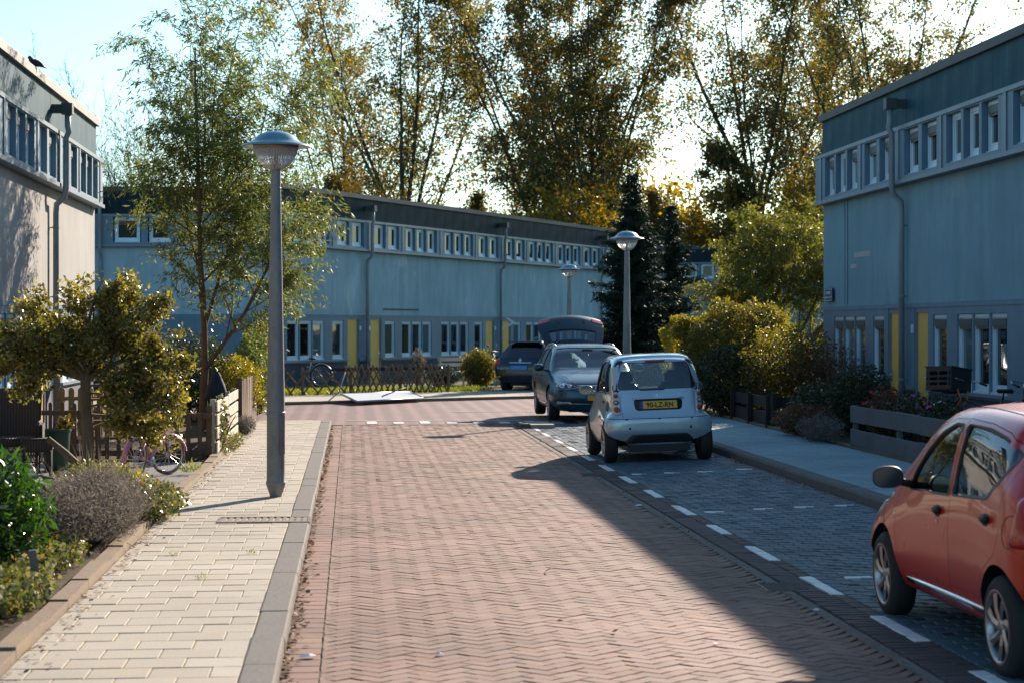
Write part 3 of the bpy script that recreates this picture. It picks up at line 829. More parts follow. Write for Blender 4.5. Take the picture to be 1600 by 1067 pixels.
M['leaf_hedge'] = L_('mixed_hedge_leaf', [(.07, .08, .025), (.16, .14, .03), (.10, .07, .03), (.06, .075, .025), (.24, .20, .05), (.12, .09, .04)], .4, .5, .3)
M['leaf_yhedge'] = L_('golden_hedge_leaf', [(.20, .18, .03), (.28, .22, .035), (.12, .12, .03), (.24, .17, .03)], .4, .4)
M['leaf_shrub'] = L_('dark_shrub_leaf', [(.03, .045, .018), (.05, .065, .025), (.022, .032, .016), (.07, .07, .03)], .25, .35)
M['leaf_red'] = L_('reddish_shrub_leaf', [(.12, .04, .03), (.18, .08, .04), (.06, .05, .03), (.10, .07, .05)], .35, .4)
M['leaf_laurel'] = L_('laurel_leaf', [(.035, .085, .02), (.06, .13, .03), (.025, .06, .015), (.10, .16, .04)], .25, .22, .6)
M['leaf_ivy'] = L_('ivy_leaf', [(.07, .09, .02), (.15, .17, .06), (.05, .07, .02), (.28, .26, .14), (.22, .14, .03)], .25, .3)
M['leaf_lav'] = L_('lavender_stem', [(.13, .115, .095), (.20, .18, .16), (.09, .075, .06), (.26, .25, .23)], .2, .7, .1)
M['leaf_grass'] = L_('grass_blade', [(.09, .13, .02), (.16, .19, .03), (.22, .20, .05)], .4, .5)
M['leaf_orange'] = L_('orange_leaf', [(.40, .17, .02), (.50, .24, .03), (.28, .12, .02)], .45, .5)
M['leaf_dry'] = L_('fallen_leaf', [(.13, .065, .03), (.22, .12, .04), (.08, .045, .025), (.30, .17, .05)], .1, .6, .2)
M['twig'] = simple('grey_twigs', (.13, .12, .11), .8)

# ---- tall poplars beyond the far terrace
def poplar(seed, name, label, loc, H, leafm, spreadw=1.0, stems=6, dens=1.0, rz=0, fork=6.5, lean=0):
    t = Tree(seed); r = t.r
    P = [dict(n=10, bend=.035, taper=.12, up=.045, leaf=20, leaf0=.5),
         dict(num=20, t0=.03, ang=36, len=.25, rad=.40, n=6, bend=.09, up=.07, short=.75, leaf=18, leaf0=.25, taper=.25, rmin=.02),
         dict(num=8, t0=.1, ang=40, len=.42, rad=.42, n=4, bend=.14, up=.04, leaf=26, leaf0=.05, rmin=.013)]
    P.append(dict(num=3, t0=.15, ang=45, len=.5, rad=.6, n=3, bend=.15, leaf=22, leaf0=.0, rmin=.008))
    tr, d = t.limb((0, 0, 0), (lean, 0, 1), fork, .42, .34, 6, .02)
    for k in range(stems):
        f = -1 + 2 * (k + .5) / stems + r.uniform(-.08, .08); L = (H - fork) * r.uniform(.85, 1.05)
        j = tr[-1 - (k % 3)]
        t.grow(j, (f * .62 * spreadw + lean, r.uniform(-.35, .35), 1), L, .135 * r.uniform(.8, 1.25), 0, P)
    for k in range(5):   # low side limbs
        f = r.choice((-1, 1)) * r.uniform(.7, 1.2); t.grow(tr[3 + k % 3], (f, r.uniform(-.5, .5), .8), (H - fork) * .33, .07, 0, P)
    tips = t.tips
    o_ = Vector((seed * 7.3, 0, 0)); keep = [x for x in tips if noise.noise(Vector(x[0]) * .62 + o_) + .5 * noise.noise(Vector(x[0]) * 1.7 + o_) + r.uniform(-.22, .22) > .30 - .62 * dens]
    V = leaves(keep, t.np, .175, .8, .24, .15, 1, jitter=1.0); print(name, len(V))
    return make_tree(name, label, 'tree', t, V, M['bark'], leafm, loc, rz, 'tall poplars beyond the far terrace', minr=.015, sides=7)
def at(px, Yc, z=0):
    Xc = (px - 800) / 3136 * Yc
    return (Xc * math.cos(YAW) + Yc * math.sin(YAW), -Xc * math.sin(YAW) + Yc * math.cos(YAW), z)
p1 = poplar(1, 'poplar_tree', 'tall half-bare poplar fanning into several stems just right of the foreground lamp head', at(640, 122), 27, M['leaf_poplar'], 1.0, 6, .38, 0, 7.5, -.06)
p2 = poplar(2, 'poplar_tree', 'dense brown-leaved tall poplar above the middle of the long terrace', at(850, 124), 27, M['leaf_poplar'], .85, 7, .54, 0, 6.5)
def again(src, label, loc, rz, sc):
    c = copy_tree(src); c.location = loc; c.rotation_euler.z = rz; c.scale = (sc, sc, sc); c['label'] = label; return c
again(p2, 'broad tall poplar with golden right side, left of the pointed spruce top', at(930, 118), PI + .3, 1.0)
p4 = poplar(5, 'poplar_tree', 'tall poplar with dark central trunk rising behind the yellow-green willow', at(1188, 121), 28, M['leaf_poplar'], .85, 6, .44, 0, 9.5)
again(p4, 'tall thin-leaved poplar whose crown meets the right terrace roof edge', at(1385, 118), PI - .2, .98)
again(p1, 'left-leaning poplar with dark leaves at the left edge of the tall row', at(548, 135), PI + .2, .90)
again(p2, 'poplar half hidden behind the top edge of the right terrace roof', at(1285, 135), .4, .88)
# low yellowing trees behind the roofs
def bushtree(seed, name, label, loc, H, W, leafm, size=.22, n=9000, wood='bark', group=None, stems=5, rz=0, cat='tree'):
    t = Tree(seed)
    P = [dict(n=6, bend=.07, taper=.4, up=.02), dict(num=9, t0=.3, ang=42, len=.5, rad=.5, n=5, bend=.12, up=.02, leaf=10), dict(num=6, t0=.2, ang=45, len=.5, rad=.5, n=4, bend=.15, leaf=25, leaf0=0, rmin=.008)]
    for k in range(stems):
        a = k * 2.4; q = t.r.uniform(.05, W / H * .6)
        t.grow((0, 0, 0), (math.cos(a) * q, math.sin(a) * q, 1), H * t.r.uniform(.6, .85), .03 * H * .4, 0, P)
    tp = t.tips; t.r.shuffle(tp); k = max(1, int(n / max(1, len(tp))))
    V = leaves(tp[:n], t.np, size, .7, size * 1.1, .1, k, jitter=1.0)
    return make_tree(name, label, cat, t, V, M[wood], leafm, loc, rz, group, minr=.01)
by = bushtree(21, 'yellowing_tree', 'yellow-leaved tree low behind the far roof, left of the spruce top', at(895, 108), 10.5, 7, M['leaf_poplar_y'], .24, 9000)
for (px, yc, sc, rz, lb) in ((1030, 124, 1.15, 1.2, 'golden low tree in the bright gap right of the spruce top'), (1130, 118, 1.05, 2.5, 'yellow-brown tree behind the dark roof above the yellow-green willow'), (1262, 116, 1.1, 4.1, 'dark-gold tree tucked behind the far corner of the right terrace'), (790, 126, .95, 3.3, 'olive tree low behind the middle of the long terrace roof'), (715, 132, .9, .6, 'small olive tree at the roof line between the two big poplars')):
    again(by, lb, at(px, yc), rz, sc)
bushtree(33, 'orange_tree', 'small bright orange autumn tree peeping over the left end of the long terrace roof', at(566, 96), 8.9, 4.4, M['leaf_orange'], .18, 7000)
# bare twiggy trees left
def bare(seed, label, loc, H, W, px_stems=9):
    t = Tree(seed)
    P = [dict(n=8, bend=.05, taper=.25, up=.04), dict(num=13, t0=.12, ang=26, len=.45, rad=.4, n=6, bend=.08, up=.05, short=.6), dict(num=9, t0=.1, ang=28, len=.42, rad=.5, n=4, bend=.12, up=.03, rmin=.012, leaf=2), dict(num=4, t0=.1, ang=30, len=.6, rad=.7, n=3, bend=.12, rmin=.010, leaf=3)]
    for k in range(px_stems):
        a = k * 2.4; q = t.r.uniform(.05, W / H)
        t.grow((0, 0, 0), (math.cos(a) * q, math.sin(a) * q, 1), H * t.r.uniform(.7, .98), .09, 0, P)
    V = leaves(t.tips[:2500], t.np, .10, .6, .05, .1, 1, jitter=1.0)
    root = empty('bare_tree', label, 'tree', loc, 0, 'bare winter trees on the left')
    t.wood(5).build('trunk', M['twig'], root); addobj('crown', quads_mesh('crown', V, [M['leaf_dry']]), root)
    return root
b1 = bare(41, 'feathery bare tree rising behind the dark roof between the left terrace and the willow', at(205, 88), 12.5, 3.6, 6)
again(b1, 'thin bare tree seen through gaps left of the lamp head', at(400, 112), 2.2, 1.12)

# ---- willow in the left garden (foreground)
t = Tree(52)
Pw = [dict(n=9, bend=.05, taper=.25, up=.03), dict(num=20, t0=.18, ang=42, len=.30, rad=.42, n=7, bend=.09, up=.03, short=.35, leaf=12, droop=.05),
      dict(num=9, t0=.15, ang=40, len=.62, rad=.5, n=6, bend=.09, droop=.2, rmin=.003, leaf=36, leaf0=.05, short=.2)]
wb = np.array([0, 0, 0.])
pts, d = t.limb(wb, (.0, 0, 1), 1.05, .085, .07, 4, .03)
fk = pts[-1]
t.grow(fk, (-.03, 0, 1), 5.6, .062, 0, Pw)
t.grow(fk, (.62, -.1, .8), 2.9, .045, 0, [dict(n=7, bend=.05, taper=.3, up=.07), dict(Pw[1], num=12, len=.42), dict(Pw[2], len=.7)])
t.grow(pts[3] + np.array([0, 0, .9]), (-.22, .1, 1), 4.1, .035, 0, [dict(n=7, bend=.05, taper=.3, up=.02), dict(Pw[1], num=14, len=.36), Pw[2]])
t.grow(pts[3] + np.array([0, 0, .9]), (.25, .25, 1), 4.3, .035, 0, [dict(n=7, bend=.05, taper=.3, up=.02), dict(Pw[1], num=14, len=.36), Pw[2]])
for k in range(5):   # long whips at the top
    pp, dd = t.limb(fk + np.array([(k - 2) * .12, 0, 3.4 + .2 * k]), ((k - 2.2) * .10, .03, 1), 2.1 + .25 * (k % 3), .016, .004, 8, .03)
    for j in range(1, 9):
        for q in range(5):
            t.tips.append((pp[j], nrm(np.array([t.r.uniform(-1, 1), t.r.uniform(-1, 1), .6]))))
V = leaves(t.tips, t.np, .12, .19, .055, .45, 3, along=.7, jitter=.5); V = V[t.np.rand(len(V)) < .60]
make_tree('willow_tree', 'slender leafy willow with a forked trunk, left of the nearest lamp post', 'tree', t, V, M['bark_thin'], M['leaf_willow'], at(318, 35.0, .1))

# ---- variegated holly in front
t = Tree(61)
tr1, d = t.limb((0, 0, -.05), (.02, 0, 1), 1.35, .085, .06, 6, .07)
t.limb((0, 0, .12), (-.75, -.1, .75), .62, .055, .035, 5, .08)
Ph = [dict(n=6, bend=.08, taper=.35, up=.0), dict(num=8, t0=.2, ang=45, len=.5, rad=.5, n=5, bend=.12, up=.03, leaf=15), dict(num=7, t0=.2, ang=45, len=.5, rad=.55, n=4, bend=.15, leaf=26, leaf0=.1, rmin=.003)]
top = tr1[-1]
for (dx, dy, dz, L) in ((-.95, 0, .50, .95), (-.55, .3, .85, 1.0), (-.1, -.2, 1, 1.05), (.35, .2, .95, 1.1), (.8, -.1, .6, .95), (.6, .4, .7, .95), (-.7, -.4, .55, 1.0), (1, .1, .25, .85), (-1, .1, .3, .9), (.05, .3, 1, .8), (.2, -.4, .7, .7), (-.3, -.5, .7, .75)):
    t.grow(top - np.array([0, 0, .08]), (dx, dy, dz), L, .035, 0, Ph)
for i in range(8):
    z = .66 + i * .08; k = min(int(z / 1.35 * 6), 5)
    t.grow(tr1[k] + np.array([0, 0, z - tr1[k][2]]), (1, t.r.uniform(-.6, .6), t.r.uniform(-.15, .3)), t.r.uniform(.65, 1.0), .018, 0, [Ph[0], dict(Ph[1], num=7), dict(Ph[2], num=6)])
V = leaves(t.tips, t.np, .054, .6, .045, .05, 2, along=.3, jitter=.9); kk = np.array([noise.noise(Vector(p) * 4.0) for p in V[:, 0]]) + t.np.uniform(-.25, .25, len(V)); V = V[kk > -.10]
make_tree('holly_tree', 'variegated yellow-edged holly tree with a thick branching trunk at the front left', 'tree', t, V, M['bark_smooth'], M['leaf_holly'], at(137, 22.6, .08))

# ---- yellow-green weeping willow, right middle distance
t = Tree(71)
Py = [dict(n=7, bend=.06, taper=.35, up=.02), dict(num=10, t0=.25, ang=38, len=.45, rad=.5, n=6, bend=.10, up=.02, leaf=14), dict(num=8, t0=.2, ang=42, len=.6, rad=.5, n=6, bend=.1, droop=.22, leaf=34, leaf0=.05, rmin=.006)]
for (dx, L) in ((-.42, 3.2), (-.25, 3.9), (-.05, 4.3), (.28, 4.3), (.62, 4.2), (.95, 3.9), (.1, 4.4), (-.35, 3.3)):
    t.grow((dx * .25, 0, .0), (dx, t.r.uniform(-.3, .3), 1), L, .07, 0, Py)
V = leaves(t.tips, t.np, .14, .26, .09, .5, 2, along=.5, jitter=.55)
make_tree('weeping_willow', 'yellow-green weeping willow with many thin stems behind the clipped hedge', 'tree', t, V, M['bark_thin'], M['leaf_weep'], at(1195, 60, .1))

# ---- conifers
def conifer(seed, name, label, loc, H, R, gaps=0.0, leafm='leaf_spruce'):
    r = np.random.RandomState(seed); t = Tree(seed); t.limb((0, 0, 0), (0, 0, 1), H, .11, .012, 10, .006)
    tips = []
    n = int(H / .17)
    for i in range(n):
        z = .35 + (H - .45) * (i / n) ** .95; f = 1 - (z / H); rr_ = R * (f ** .85) * r.uniform(.72, 1.12) + .10
        for k in range(7 if gaps == 0 else 5):
            a = k * 2 * PI / 7 + i * 1.1 + r.uniform(-.3, .3); L = rr_ * r.uniform(.7, 1.15)
            if gaps and r.random() < gaps: L *= .45
            p = np.array([0, 0, z]); d = np.array([math.cos(a), math.sin(a), -.10 - .35 * f]); m = max(3, int(L / .07)); pts = []
            for j in range(m):
                s_ = j / m; q = p + d * L * s_ + np.array([0, 0, .30 * L * s_ * s_]); pts.append(q)
                for w in range(4 if L > .5 else 3):
                    e = np.array([math.cos(a + r.choice([-1, 1]) * 1.0), math.sin(a + r.choice([-1, 1]) * 1.0), -.25])
                    tips.append((q + e * r.uniform(0, .26) * L * (1 - s_ * .6), nrm(e + d * .6)))
            t.br.append((pts, [.018 * (1 - j / m) + .004 for j in range(m)]))
    V = leaves(tips, r, .16, .22, .03, .25, 3, along=.8, jitter=.5)
    root = empty(name, label, 'tree', loc)
    t.wood(5).build('trunk', M['bark'], root); addobj('crown', quads_mesh('crown', V, [M[leafm]]), root); return root
conifer(81, 'spruce_tree', 'tall dark pointed spruce behind the second lamp post', at(988, 66), 7.1, 1.9)
conifer(82, 'spruce_tree', 'looser dark spruce with drooping branch tips, right of the pointed one', at(1050, 70), 6.3, 1.9, .3)

# ---- hedges and shrubs
def blob_leaves(r, n, c, R, size, aspect, shell=.45, box=False, flat=1.0, zmin=-9):
    """points mostly near the surface of a lumpy ellipsoid (or rounded box)"""
    d = r.normal(0, 1, (n, 3)); d /= np.linalg.norm(d, axis=1)[:, None]
    if box: d = np.sign(d) * np.abs(d) ** .45; 
    rad_ = 1 - np.abs(r.normal(0, shell, n)).clip(0, .9)
    ph = r.uniform(0, 6.3, 6)
    lump = 1 + .10 * np.sin(d[:, 0] * 5 + ph[0]) * np.sin(d[:, 1] * 6 + ph[1]) + .08 * np.sin(d[:, 2] * 9 + ph[2] + d[:, 0] * 6) + .05 * np.sin(d[:, 0] * 17 + ph[3]) * np.sin(d[:, 2] * 15 + ph[4])
    P = d * (rad_ * lump)[:, None] * np.array(R) * (.72 if box else 1) + np.array(c)
    P = P[P[:, 2] > zmin]
    return P, d[:len(P)]
def quad_leaves(P, r, size, aspect, droop=.1, out=None, outw=.4):
    n = len(P); tips = None
    d = r.normal(0, 1, (n, 3)); 
    if out is not None: d += out * outw
    d[:, 2] -= droop; d /= np.linalg.norm(d, axis=1)[:, None]
    q = r.normal(0, 1, (n, 3)); u = np.cross(d, q); u /= np.linalg.norm(u, axis=1)[:, None] + 1e-9
    L = size * r.uniform(.6, 1.35, (n, 1)); W = L * aspect; w = np.cross(d, u) * L * .08
    return np.stack([P, P + d * L * .45 + u * W * .5 + w, P + d * L, P + d * L * .45 - u * W * .5 + w], 1)
def shrub(name, label, loc, R, n, size, leafm, aspect=.6, shell=.3, box=False, seed=1, stems=9, cat='shrub', wood='bark_thin', group=None, core=True, flowers=None, zc=None, rz=0):
    r = np.random.RandomState(seed); root = empty(name, label, cat, loc, rz, group)
    c = (0, 0, R[2] if zc is None else zc)
    P, d = blob_leaves(r, n, c, R, size, aspect, shell, box, zmin=.02)
    addobj('foliage', quads_mesh('foliage', quad_leaves(P, r, size, aspect, .1, None), [leafm]), root)
    t = Tree(seed)
    for k in range(stems):
        a = k * 2.4; q = t.r.uniform(.2, .9)
        t.grow((math.cos(a) * R[0] * .15, math.sin(a) * R[1] * .15, 0), (math.cos(a) * q * R[0] / R[2], math.sin(a) * q * R[1] / R[2], 1), R[2] * 1.5, .012 + .008 * R[2], 0,
               [dict(n=5, bend=.1, taper=.4), dict(num=5, t0=.2, ang=40, len=.5, rad=.6, n=4, bend=.15, rmin=.003)])
    t.wood(5).build('stems', M[wood], root)
    if flowers:
        mat, k, fs = flowers; idx = r.choice(len(P), min(k, len(P)), replace=False); Pf = P[idx] * np.array([1.05, 1.05, 1.05])
        Vf = np.concatenate([quad_leaves(Pf + r.normal(0, fs * .2, Pf.shape), r, fs, .8) for _ in range(4)])
        f = addobj('blossom', quads_mesh('blossom', Vf, [mat]), root); f['kind'] = 'stuff'
    return root
M['pink'] = simple('pink_petals', (.62, .06, .28), .5); M['redp'] = simple('red_petals', (.45, .03, .04), .5)
M['yellowp'] = simple('yellow_petals', (.75, .45, .02), .5); M['whitep'] = simple('white_petals', (.7, .7, .65), .5)
# big hedge row on the right
shrub('clipped_hedge', 'clipped golden-yellow hedge rounded at its end, beside the silver car', at(1092, 41.5, .15), (.85, 1.5, 1.12), 26000, .055, M['leaf_yhedge'], .6, .10, True, 101, cat='hedge')
shrub('mixed_hedge', 'tall brown and olive leafy hedge right of the golden clipped one', at(1165, 40.3, .15), (1.25, 1.5, 1.13), 30000, .065, M['leaf_hedge'], .6, .16, False, 102, cat='hedge')
shrub('leafy_shrub', 'loose olive-leaved shrub with dark bare stems behind the dark low fence', at(1225, 37.8, .15), (.85, .9, .90), 7500, .06, M['leaf_hedge'], .6, .35, False, 103, stems=14)
shrub('dark_shrub', 'shaded dark green shrub against the pavement right of the silver car', at(1135, 38.6, .15), (.62, .7, .70), 9000, .055, M['leaf_shrub'], .6, .25, False, 104)
shrub('red_twig_shrub', 'reddish twiggy shrub at the far corner of the right terrace', at(1285, 37.0, .15), (.62, .8, .85), 3600, .05, M['leaf_red'], .55, .5, False, 105, stems=22)
shrub('dark_shrub', 'broad dark green shrub under the windows by the first yellow door on the right', at(1345, 31.8, .15), (.55, .6, .55), 8500, .05, M['leaf_shrub'], .5, .25, False, 106)
shrub('spreading_shrub', 'low brownish spreading shrub by the pavement between the dark and grey fences', at(1258, 31.6, .17), (.50, .8, .26), 5200, .045, M['leaf_red'], .6, .3, False, 107)
shrub('grey_lavender', 'low blue-grey lavender clump at the pavement edge left of the grey board fence', at(1282, 29.9, .17), (.30, .8, .20), 3500, .07, M['leaf_lav'], .12, .3, False, 108)
shrub('dark_shrub', 'small shaded shrub behind the low brownish one', at(1285, 33.3, .15), (.5, .8, .42), 4500, .05, M['leaf_shrub'], .6, .3, False, 109)
shrub('flowering_plants', 'pink and red flowering plants growing over the grey board fence', at(1440, 27.2, .2), (.45, 1.5, .40), 5500, .05, M['leaf_shrub'], .5, .35, False, 110, flowers=(M['pink'], 40, .045), cat='plants')
shrub('red_flowering_plant', 'plant with dark red leaves above the far end of the grey board fence', at(1388, 28.6, .2), (.35, .5, .42), 2500, .05, M['leaf_red'], .5, .4, False, 111, flowers=(M['redp'], 60, .05), cat='plants')
# left side
shrub('laurel_bush', 'glossy bright green laurel bush at the left edge of the picture', at(0, 14.6, .1), (.36, .60, .44), 2400, .105, M['leaf_laurel'], .27, .35, False, 120)
shrub('small_shrub', 'small pale yellow-green shrub in front of the wicker chair', at(12, 19.5, .1), (.18, .25, .22), 900, .03, M['leaf_holly'], .6, .4, False, 121)
shrub('ivy_clump', 'low variegated ivy clump spilling onto the pale pavement', at(232, 18.6, .1), (.34, .85, .17), 3800, .04, M['leaf_ivy'], .7, .35, False, 122)
shrub('ivy_clump', 'white-edged ivy trailing at the foot of the laurel bush', at(8, 12.6, .1), (.30, .9, .12), 2600, .042, M['leaf_ivy'], .7, .35, False, 123)
shrub('golden_shrub', 'yellow-orange flowering shrub above the brown board fence', at(365, 38.6, .1), (.55, .9, .62), 9000, .05, M['leaf_yhedge'], .6, .25, False, 124)
shrub('green_hedge', 'tall green leafy hedge right behind the lamp post', at(402, 41.5, .1), (.42, 1.6, .92), 12000, .06, M['leaf_willow'], .6, .25, False, 125, cat='hedge')
shrub('dark_shrub', 'dark green shrub behind the willow trunk', at(300, 38.5, .1), (.8, .9, .85), 9000, .06, M['leaf_shrub'], .5, .3, False, 126)
shrub('climbing_plant', 'variegated climbing plant over the end of the white slat fence', at(342, 28.2, .1), (.14, .5, .40), 1500, .045, M['leaf_ivy'], .7, .4, False, 127)
shrub('fence_weeds', 'dry weeds at the foot of the white slat fence', at(366, 29.5, .1), (.09, 1.8, .10), 900, .07, M['leaf_ivy'], .2, .5, False, 128, cat='plants')
shrub('grey_shrub', 'grey-green tuft by the pavement where the white fence meets the brown one', at(384, 33.5, .1), (.16, .5, .16), 1500, .06, M['leaf_lav'], .2, .4, False, 129, cat='plants')
# lavender: many thin upright stems
def tuft(name, label, loc, R, n, h, leafm, cat='shrub', seed=1, width=.010, lean=.5, flowers=None):
    r = np.random.RandomState(seed); root = empty(name, label, cat, loc)
    a = r.uniform(0, 6.283, n); q = np.sqrt(r.uniform(0, 1, n)); x = np.cos(a) * q * R[0]; y = np.sin(a) * q * R[1]
    hh = h * (1 - .55 * q ** 2) * r.uniform(.55, 1.1, n)
    cl = .35 * np.sin(a * 3 + q * 5) ; d = np.stack([np.cos(a) * q * lean + r.normal(0, .5, n), np.sin(a) * q * lean + r.normal(0, .5, n), np.ones(n)], 1); hh = hh * (1 + cl * q); d /= np.linalg.norm(d, axis=1)[:, None]
    P = np.stack([x * .8, y * .8, np.zeros(n)], 1) + d * (hh * r.uniform(0, .6, n))[:, None]
    u = np.cross(d, r.normal(0, 1, (n, 3))); u /= np.linalg.norm(u, axis=1)[:, None]; L = hh[:, None] * .45
    V = np.stack([P, P + d * L * .5 + u * width, P + d * L, P + d * L * .5 - u * width], 1)
    addobj('foliage', quads_mesh('foliage', V, [leafm]), root)
    return root
shrub('lavender_bush', 'grey-brown faded lavender bush overhanging the pavement edge at the front left', at(138, 16.4, .1), (.44, 1.2, .31), 34000, .034, M['leaf_lav'], .20, .5, False, 131, stems=26)
tuft('lavender_bush', 'taller dry flower stalks rising out of the faded lavender at the front left', at(150, 17.2, .1), (.34, 1.0, 0), 2600, .85, M['leaf_lav'], seed=7, width=.003, lean=.45)
shrub('ivy_clump', 'low dark-green groundcover between the laurel and the lavender bush', at(70, 14.9, .1), (.30, 1.2, .10), 3000, .04, M['leaf_ivy'], .7, .4, False, 132, cat='plants')
shrub('autumn_groundcover', 'yellow and rust leaved groundcover around the foot of the holly trunk', at(150, 20.6, .1), (.55, .9, .20), 4200, .04, M['leaf_holly'], .6, .4, False, 130, cat='plants')
tuft('grass_tuft', 'small bright green grass tuft on the forecourt edge', at(298, 24.6, .1), (.10, .14, 0), 160, .22, M['leaf_grass'], 'grass', 8, .006, 1.2)
# far garden plants
shrub('garden_shrub', 'dense green shrub between the lattice fence and the white slatted fence', at(748, 59.3, .1), (.55, .5, .58), 7000, .06, M['leaf_hedge'], .6, .3, False, 140)
shrub('garden_shrub', 'pale grey-green shrub standing above the lattice fence', at(654, 60, .1), (.22, .25, .60), 1500, .06, M['leaf_lav'], .5, .4, False, 141)
shrub('flowering_plants', 'low plants with white flowers at the right end of the lattice fence', at(690, 57.6, .1), (.5, .25, .35), 2600, .05, M['leaf_shrub'], .6, .4, False, 142, flowers=(M['whitep'], 14, .05), cat='plants')
shrub('dry_shrub', 'dry brown shrub beside the black scooter', at(794, 64, .1), (.3, .3, .45), 2200, .06, M['leaf_dry'], .4, .4, False, 143)
# sunny grass strip under the lattice fence
r = np.random.RandomState(9); n = 12000
aa = r.uniform(-6, 9, n); bb = r.uniform(3.8, 6.2, n); P = np.array([farp(a, b, .08) for a, b in zip(aa, bb)])
d = r.normal(0, .45, (n, 3)); d[:, 2] = 1; d /= np.linalg.norm(d, axis=1)[:, None]; u = np.cross(d, r.normal(0, 1, (n, 3))); u /= np.linalg.norm(u, axis=1)[:, None]
L = r.uniform(.08, .2, (n, 1)); V = np.stack([P, P + d * L * .5 + u * .012, P + d * L, P + d * L * .5 - u * .012], 1)
tag(addobj('grass', quads_mesh('grass', V, [M['leaf_grass']])), 'short yellow-green grass strip below the lattice fence', 'grass', kind='stuff')
# fallen leaves along kerbs, gutter and gardens
def scatter(name, label, pts, size, seed):
    r = np.random.RandomState(seed); P = np.array(pts); n = len(P)
    a = r.uniform(0, 6.28, n); d = np.stack([np.cos(a), np.sin(a), r.normal(0, .25, n)], 1); u = np.stack([-np.sin(a), np.cos(a), r.normal(0, .3, n)], 1)
    L = size * r.uniform(.5, 1.4, (n, 1)); V = np.stack([P, P + d * L * .5 + u * L * .35, P + d * L, P + d * L * .5 - u * L * .35], 1); V[:, :, 2] = np.maximum(V[:, :, 2], P[:, 2:3])
    tag(addobj(name, quads_mesh(name, V, [M['leaf_dry']])), label, 'leaves', kind='stuff')
r = random.Random(77)
scatter('fallen_leaves', 'brown leaf litter gathered along the foot of the left kerb', [(-.37 + abs(r.gauss(0, .035)), 9 + 29 * r.random(), .012) for _ in range(1500)], .042, 1)
scatter('fallen_leaves', 'dark leaf litter gathered below the right kerb in the parking bays', [(5.2 - abs(r.gauss(0, .12)), 20 + 18 * r.random(), .075) for _ in range(1300)], .035, 2)
scatter('fallen_leaves', 'dry leaves along the garden side of the left pavement', [(-1.76 + abs(r.gauss(0, .07)), 10 + 24 * r.random(), .108) for _ in range(700)], .035, 3)
scatter('fallen_leaves', 'a few single leaves lying on the red clinker road', [(r.uniform(-.3, 2.9), 9.5 + 25 * r.random() ** 1.3, .014) for _ in range(60)], .045, 4)
scatter('fallen_leaves', 'crumbs and leaves in the gutter strip between road and bays', [(3.05 + r.gauss(0, .04), 9 + 26 * r.random(), .014) for _ in range(500)], .025, 5)
# ================================================================ cars (local +x forward, y left, z up, wheels on z=0)
def pchip(xk, yk, x):
    xk = np.asarray(xk, float); yk = np.asarray(yk, float); h = np.diff(xk); dl = np.diff(yk, axis=0) / h.reshape(-1, *([1] * (yk.ndim - 1)))
    m = np.zeros_like(yk)
    for i in range(1, len(xk) - 1):
        a, b = dl[i - 1], dl[i]; s = a * b > 0; w1 = 2 * h[i] + h[i - 1]; w2 = h[i] + 2 * h[i - 1]
        with np.errstate(divide='ignore', invalid='ignore'):
            v = (w1 + w2) / (w1 / a + w2 / b)
        m[i] = np.where(s, v, 0)
    m[0] = dl[0]; m[-1] = dl[-1]
    i = np.clip(np.searchsorted(xk, x) - 1, 0, len(xk) - 2); t = (x - xk[i]) / h[i]
    sh = (-1,) + (1,) * (yk.ndim - 1); t = t.reshape(sh); hh = h[i].reshape(sh)
    return (2 * t**3 - 3 * t**2 + 1) * yk[i] + (t**3 - 2 * t**2 + t) * hh * m[i] + (-2 * t**3 + 3 * t**2) * yk[i + 1] + (t**3 - t**2) * hh * m[i + 1]
def car_shell(stations, nu=96, npf=34):
    """stations: dicts with x (5), z (5), w (5), drop; returns grid (nu, np_total,3) closed loop"""
    par = [0.0]
    for a, b in zip(stations[:-1], stations[1:]):
        d = max(abs(np.array(a['x']) - np.array(b['x'])).max(), abs(np.array(a['w']) - np.array(b['w'])).max() * .8, abs(np.array(a['z']) - np.array(b['z'])).max() * .8, .02)
        par.append(par[-1] + d)
    A = np.array([list(s['x']) + list(s['z']) + list(s['w']) + [s.get('drop', .06), s.get('bulge', 0)] for s in stations], float)
    u = np.linspace(0, par[-1], nu); u = np.sort(np.unique(np.concatenate([u, par])))
    S = pchip(par, A, u); out = []
    for row in S:
        x5, z5, w5, drop, bul = row[:5], row[5:10].copy(), row[10:15], row[15], row[16]
        for k in range(1, 5): z5[k] = max(z5[k], z5[k - 1] + .004)
        w5 = np.maximum(w5, 1e-4)
        zt = z5[4]
        prof = [(0, z5[0]), (w5[0] * .75, z5[0]), (w5[0], z5[0] + .035), (w5[1], z5[1]), (w5[2], z5[2]), (w5[3], z5[3]),
                ((w5[3] + w5[4]) / 2 + bul, (z5[3] + max(zt - drop, z5[3])) / 2), (w5[4], max(zt - drop, z5[3] + .002)), (w5[4] * .86, zt - drop * .38), (w5[4] * .5, zt - drop * .08), (0, zt)]
        prof = np.array(prof); s = [0.0]
        for p, q in zip(prof[:-1], prof[1:]): s.append(s[-1] + max(math.hypot(*(q - p)), .004))
        tt = np.linspace(0, s[-1], npf); pp = pchip(s, prof, tt)
        pp[:, 0] = np.maximum(pp[:, 0], 0)
        zz = np.clip(pp[:, 1], z5[0], z5[4]); X = np.interp(zz, z5, x5)
        out.append(np.stack([X, pp[:, 0], pp[:, 1]], 1))
    G = np.array(out)                                             # left half
    R = G[:, ::-1][:, 1:-1].copy(); R[:, :, 1] *= -1
    return np.concatenate([G, R], 1)
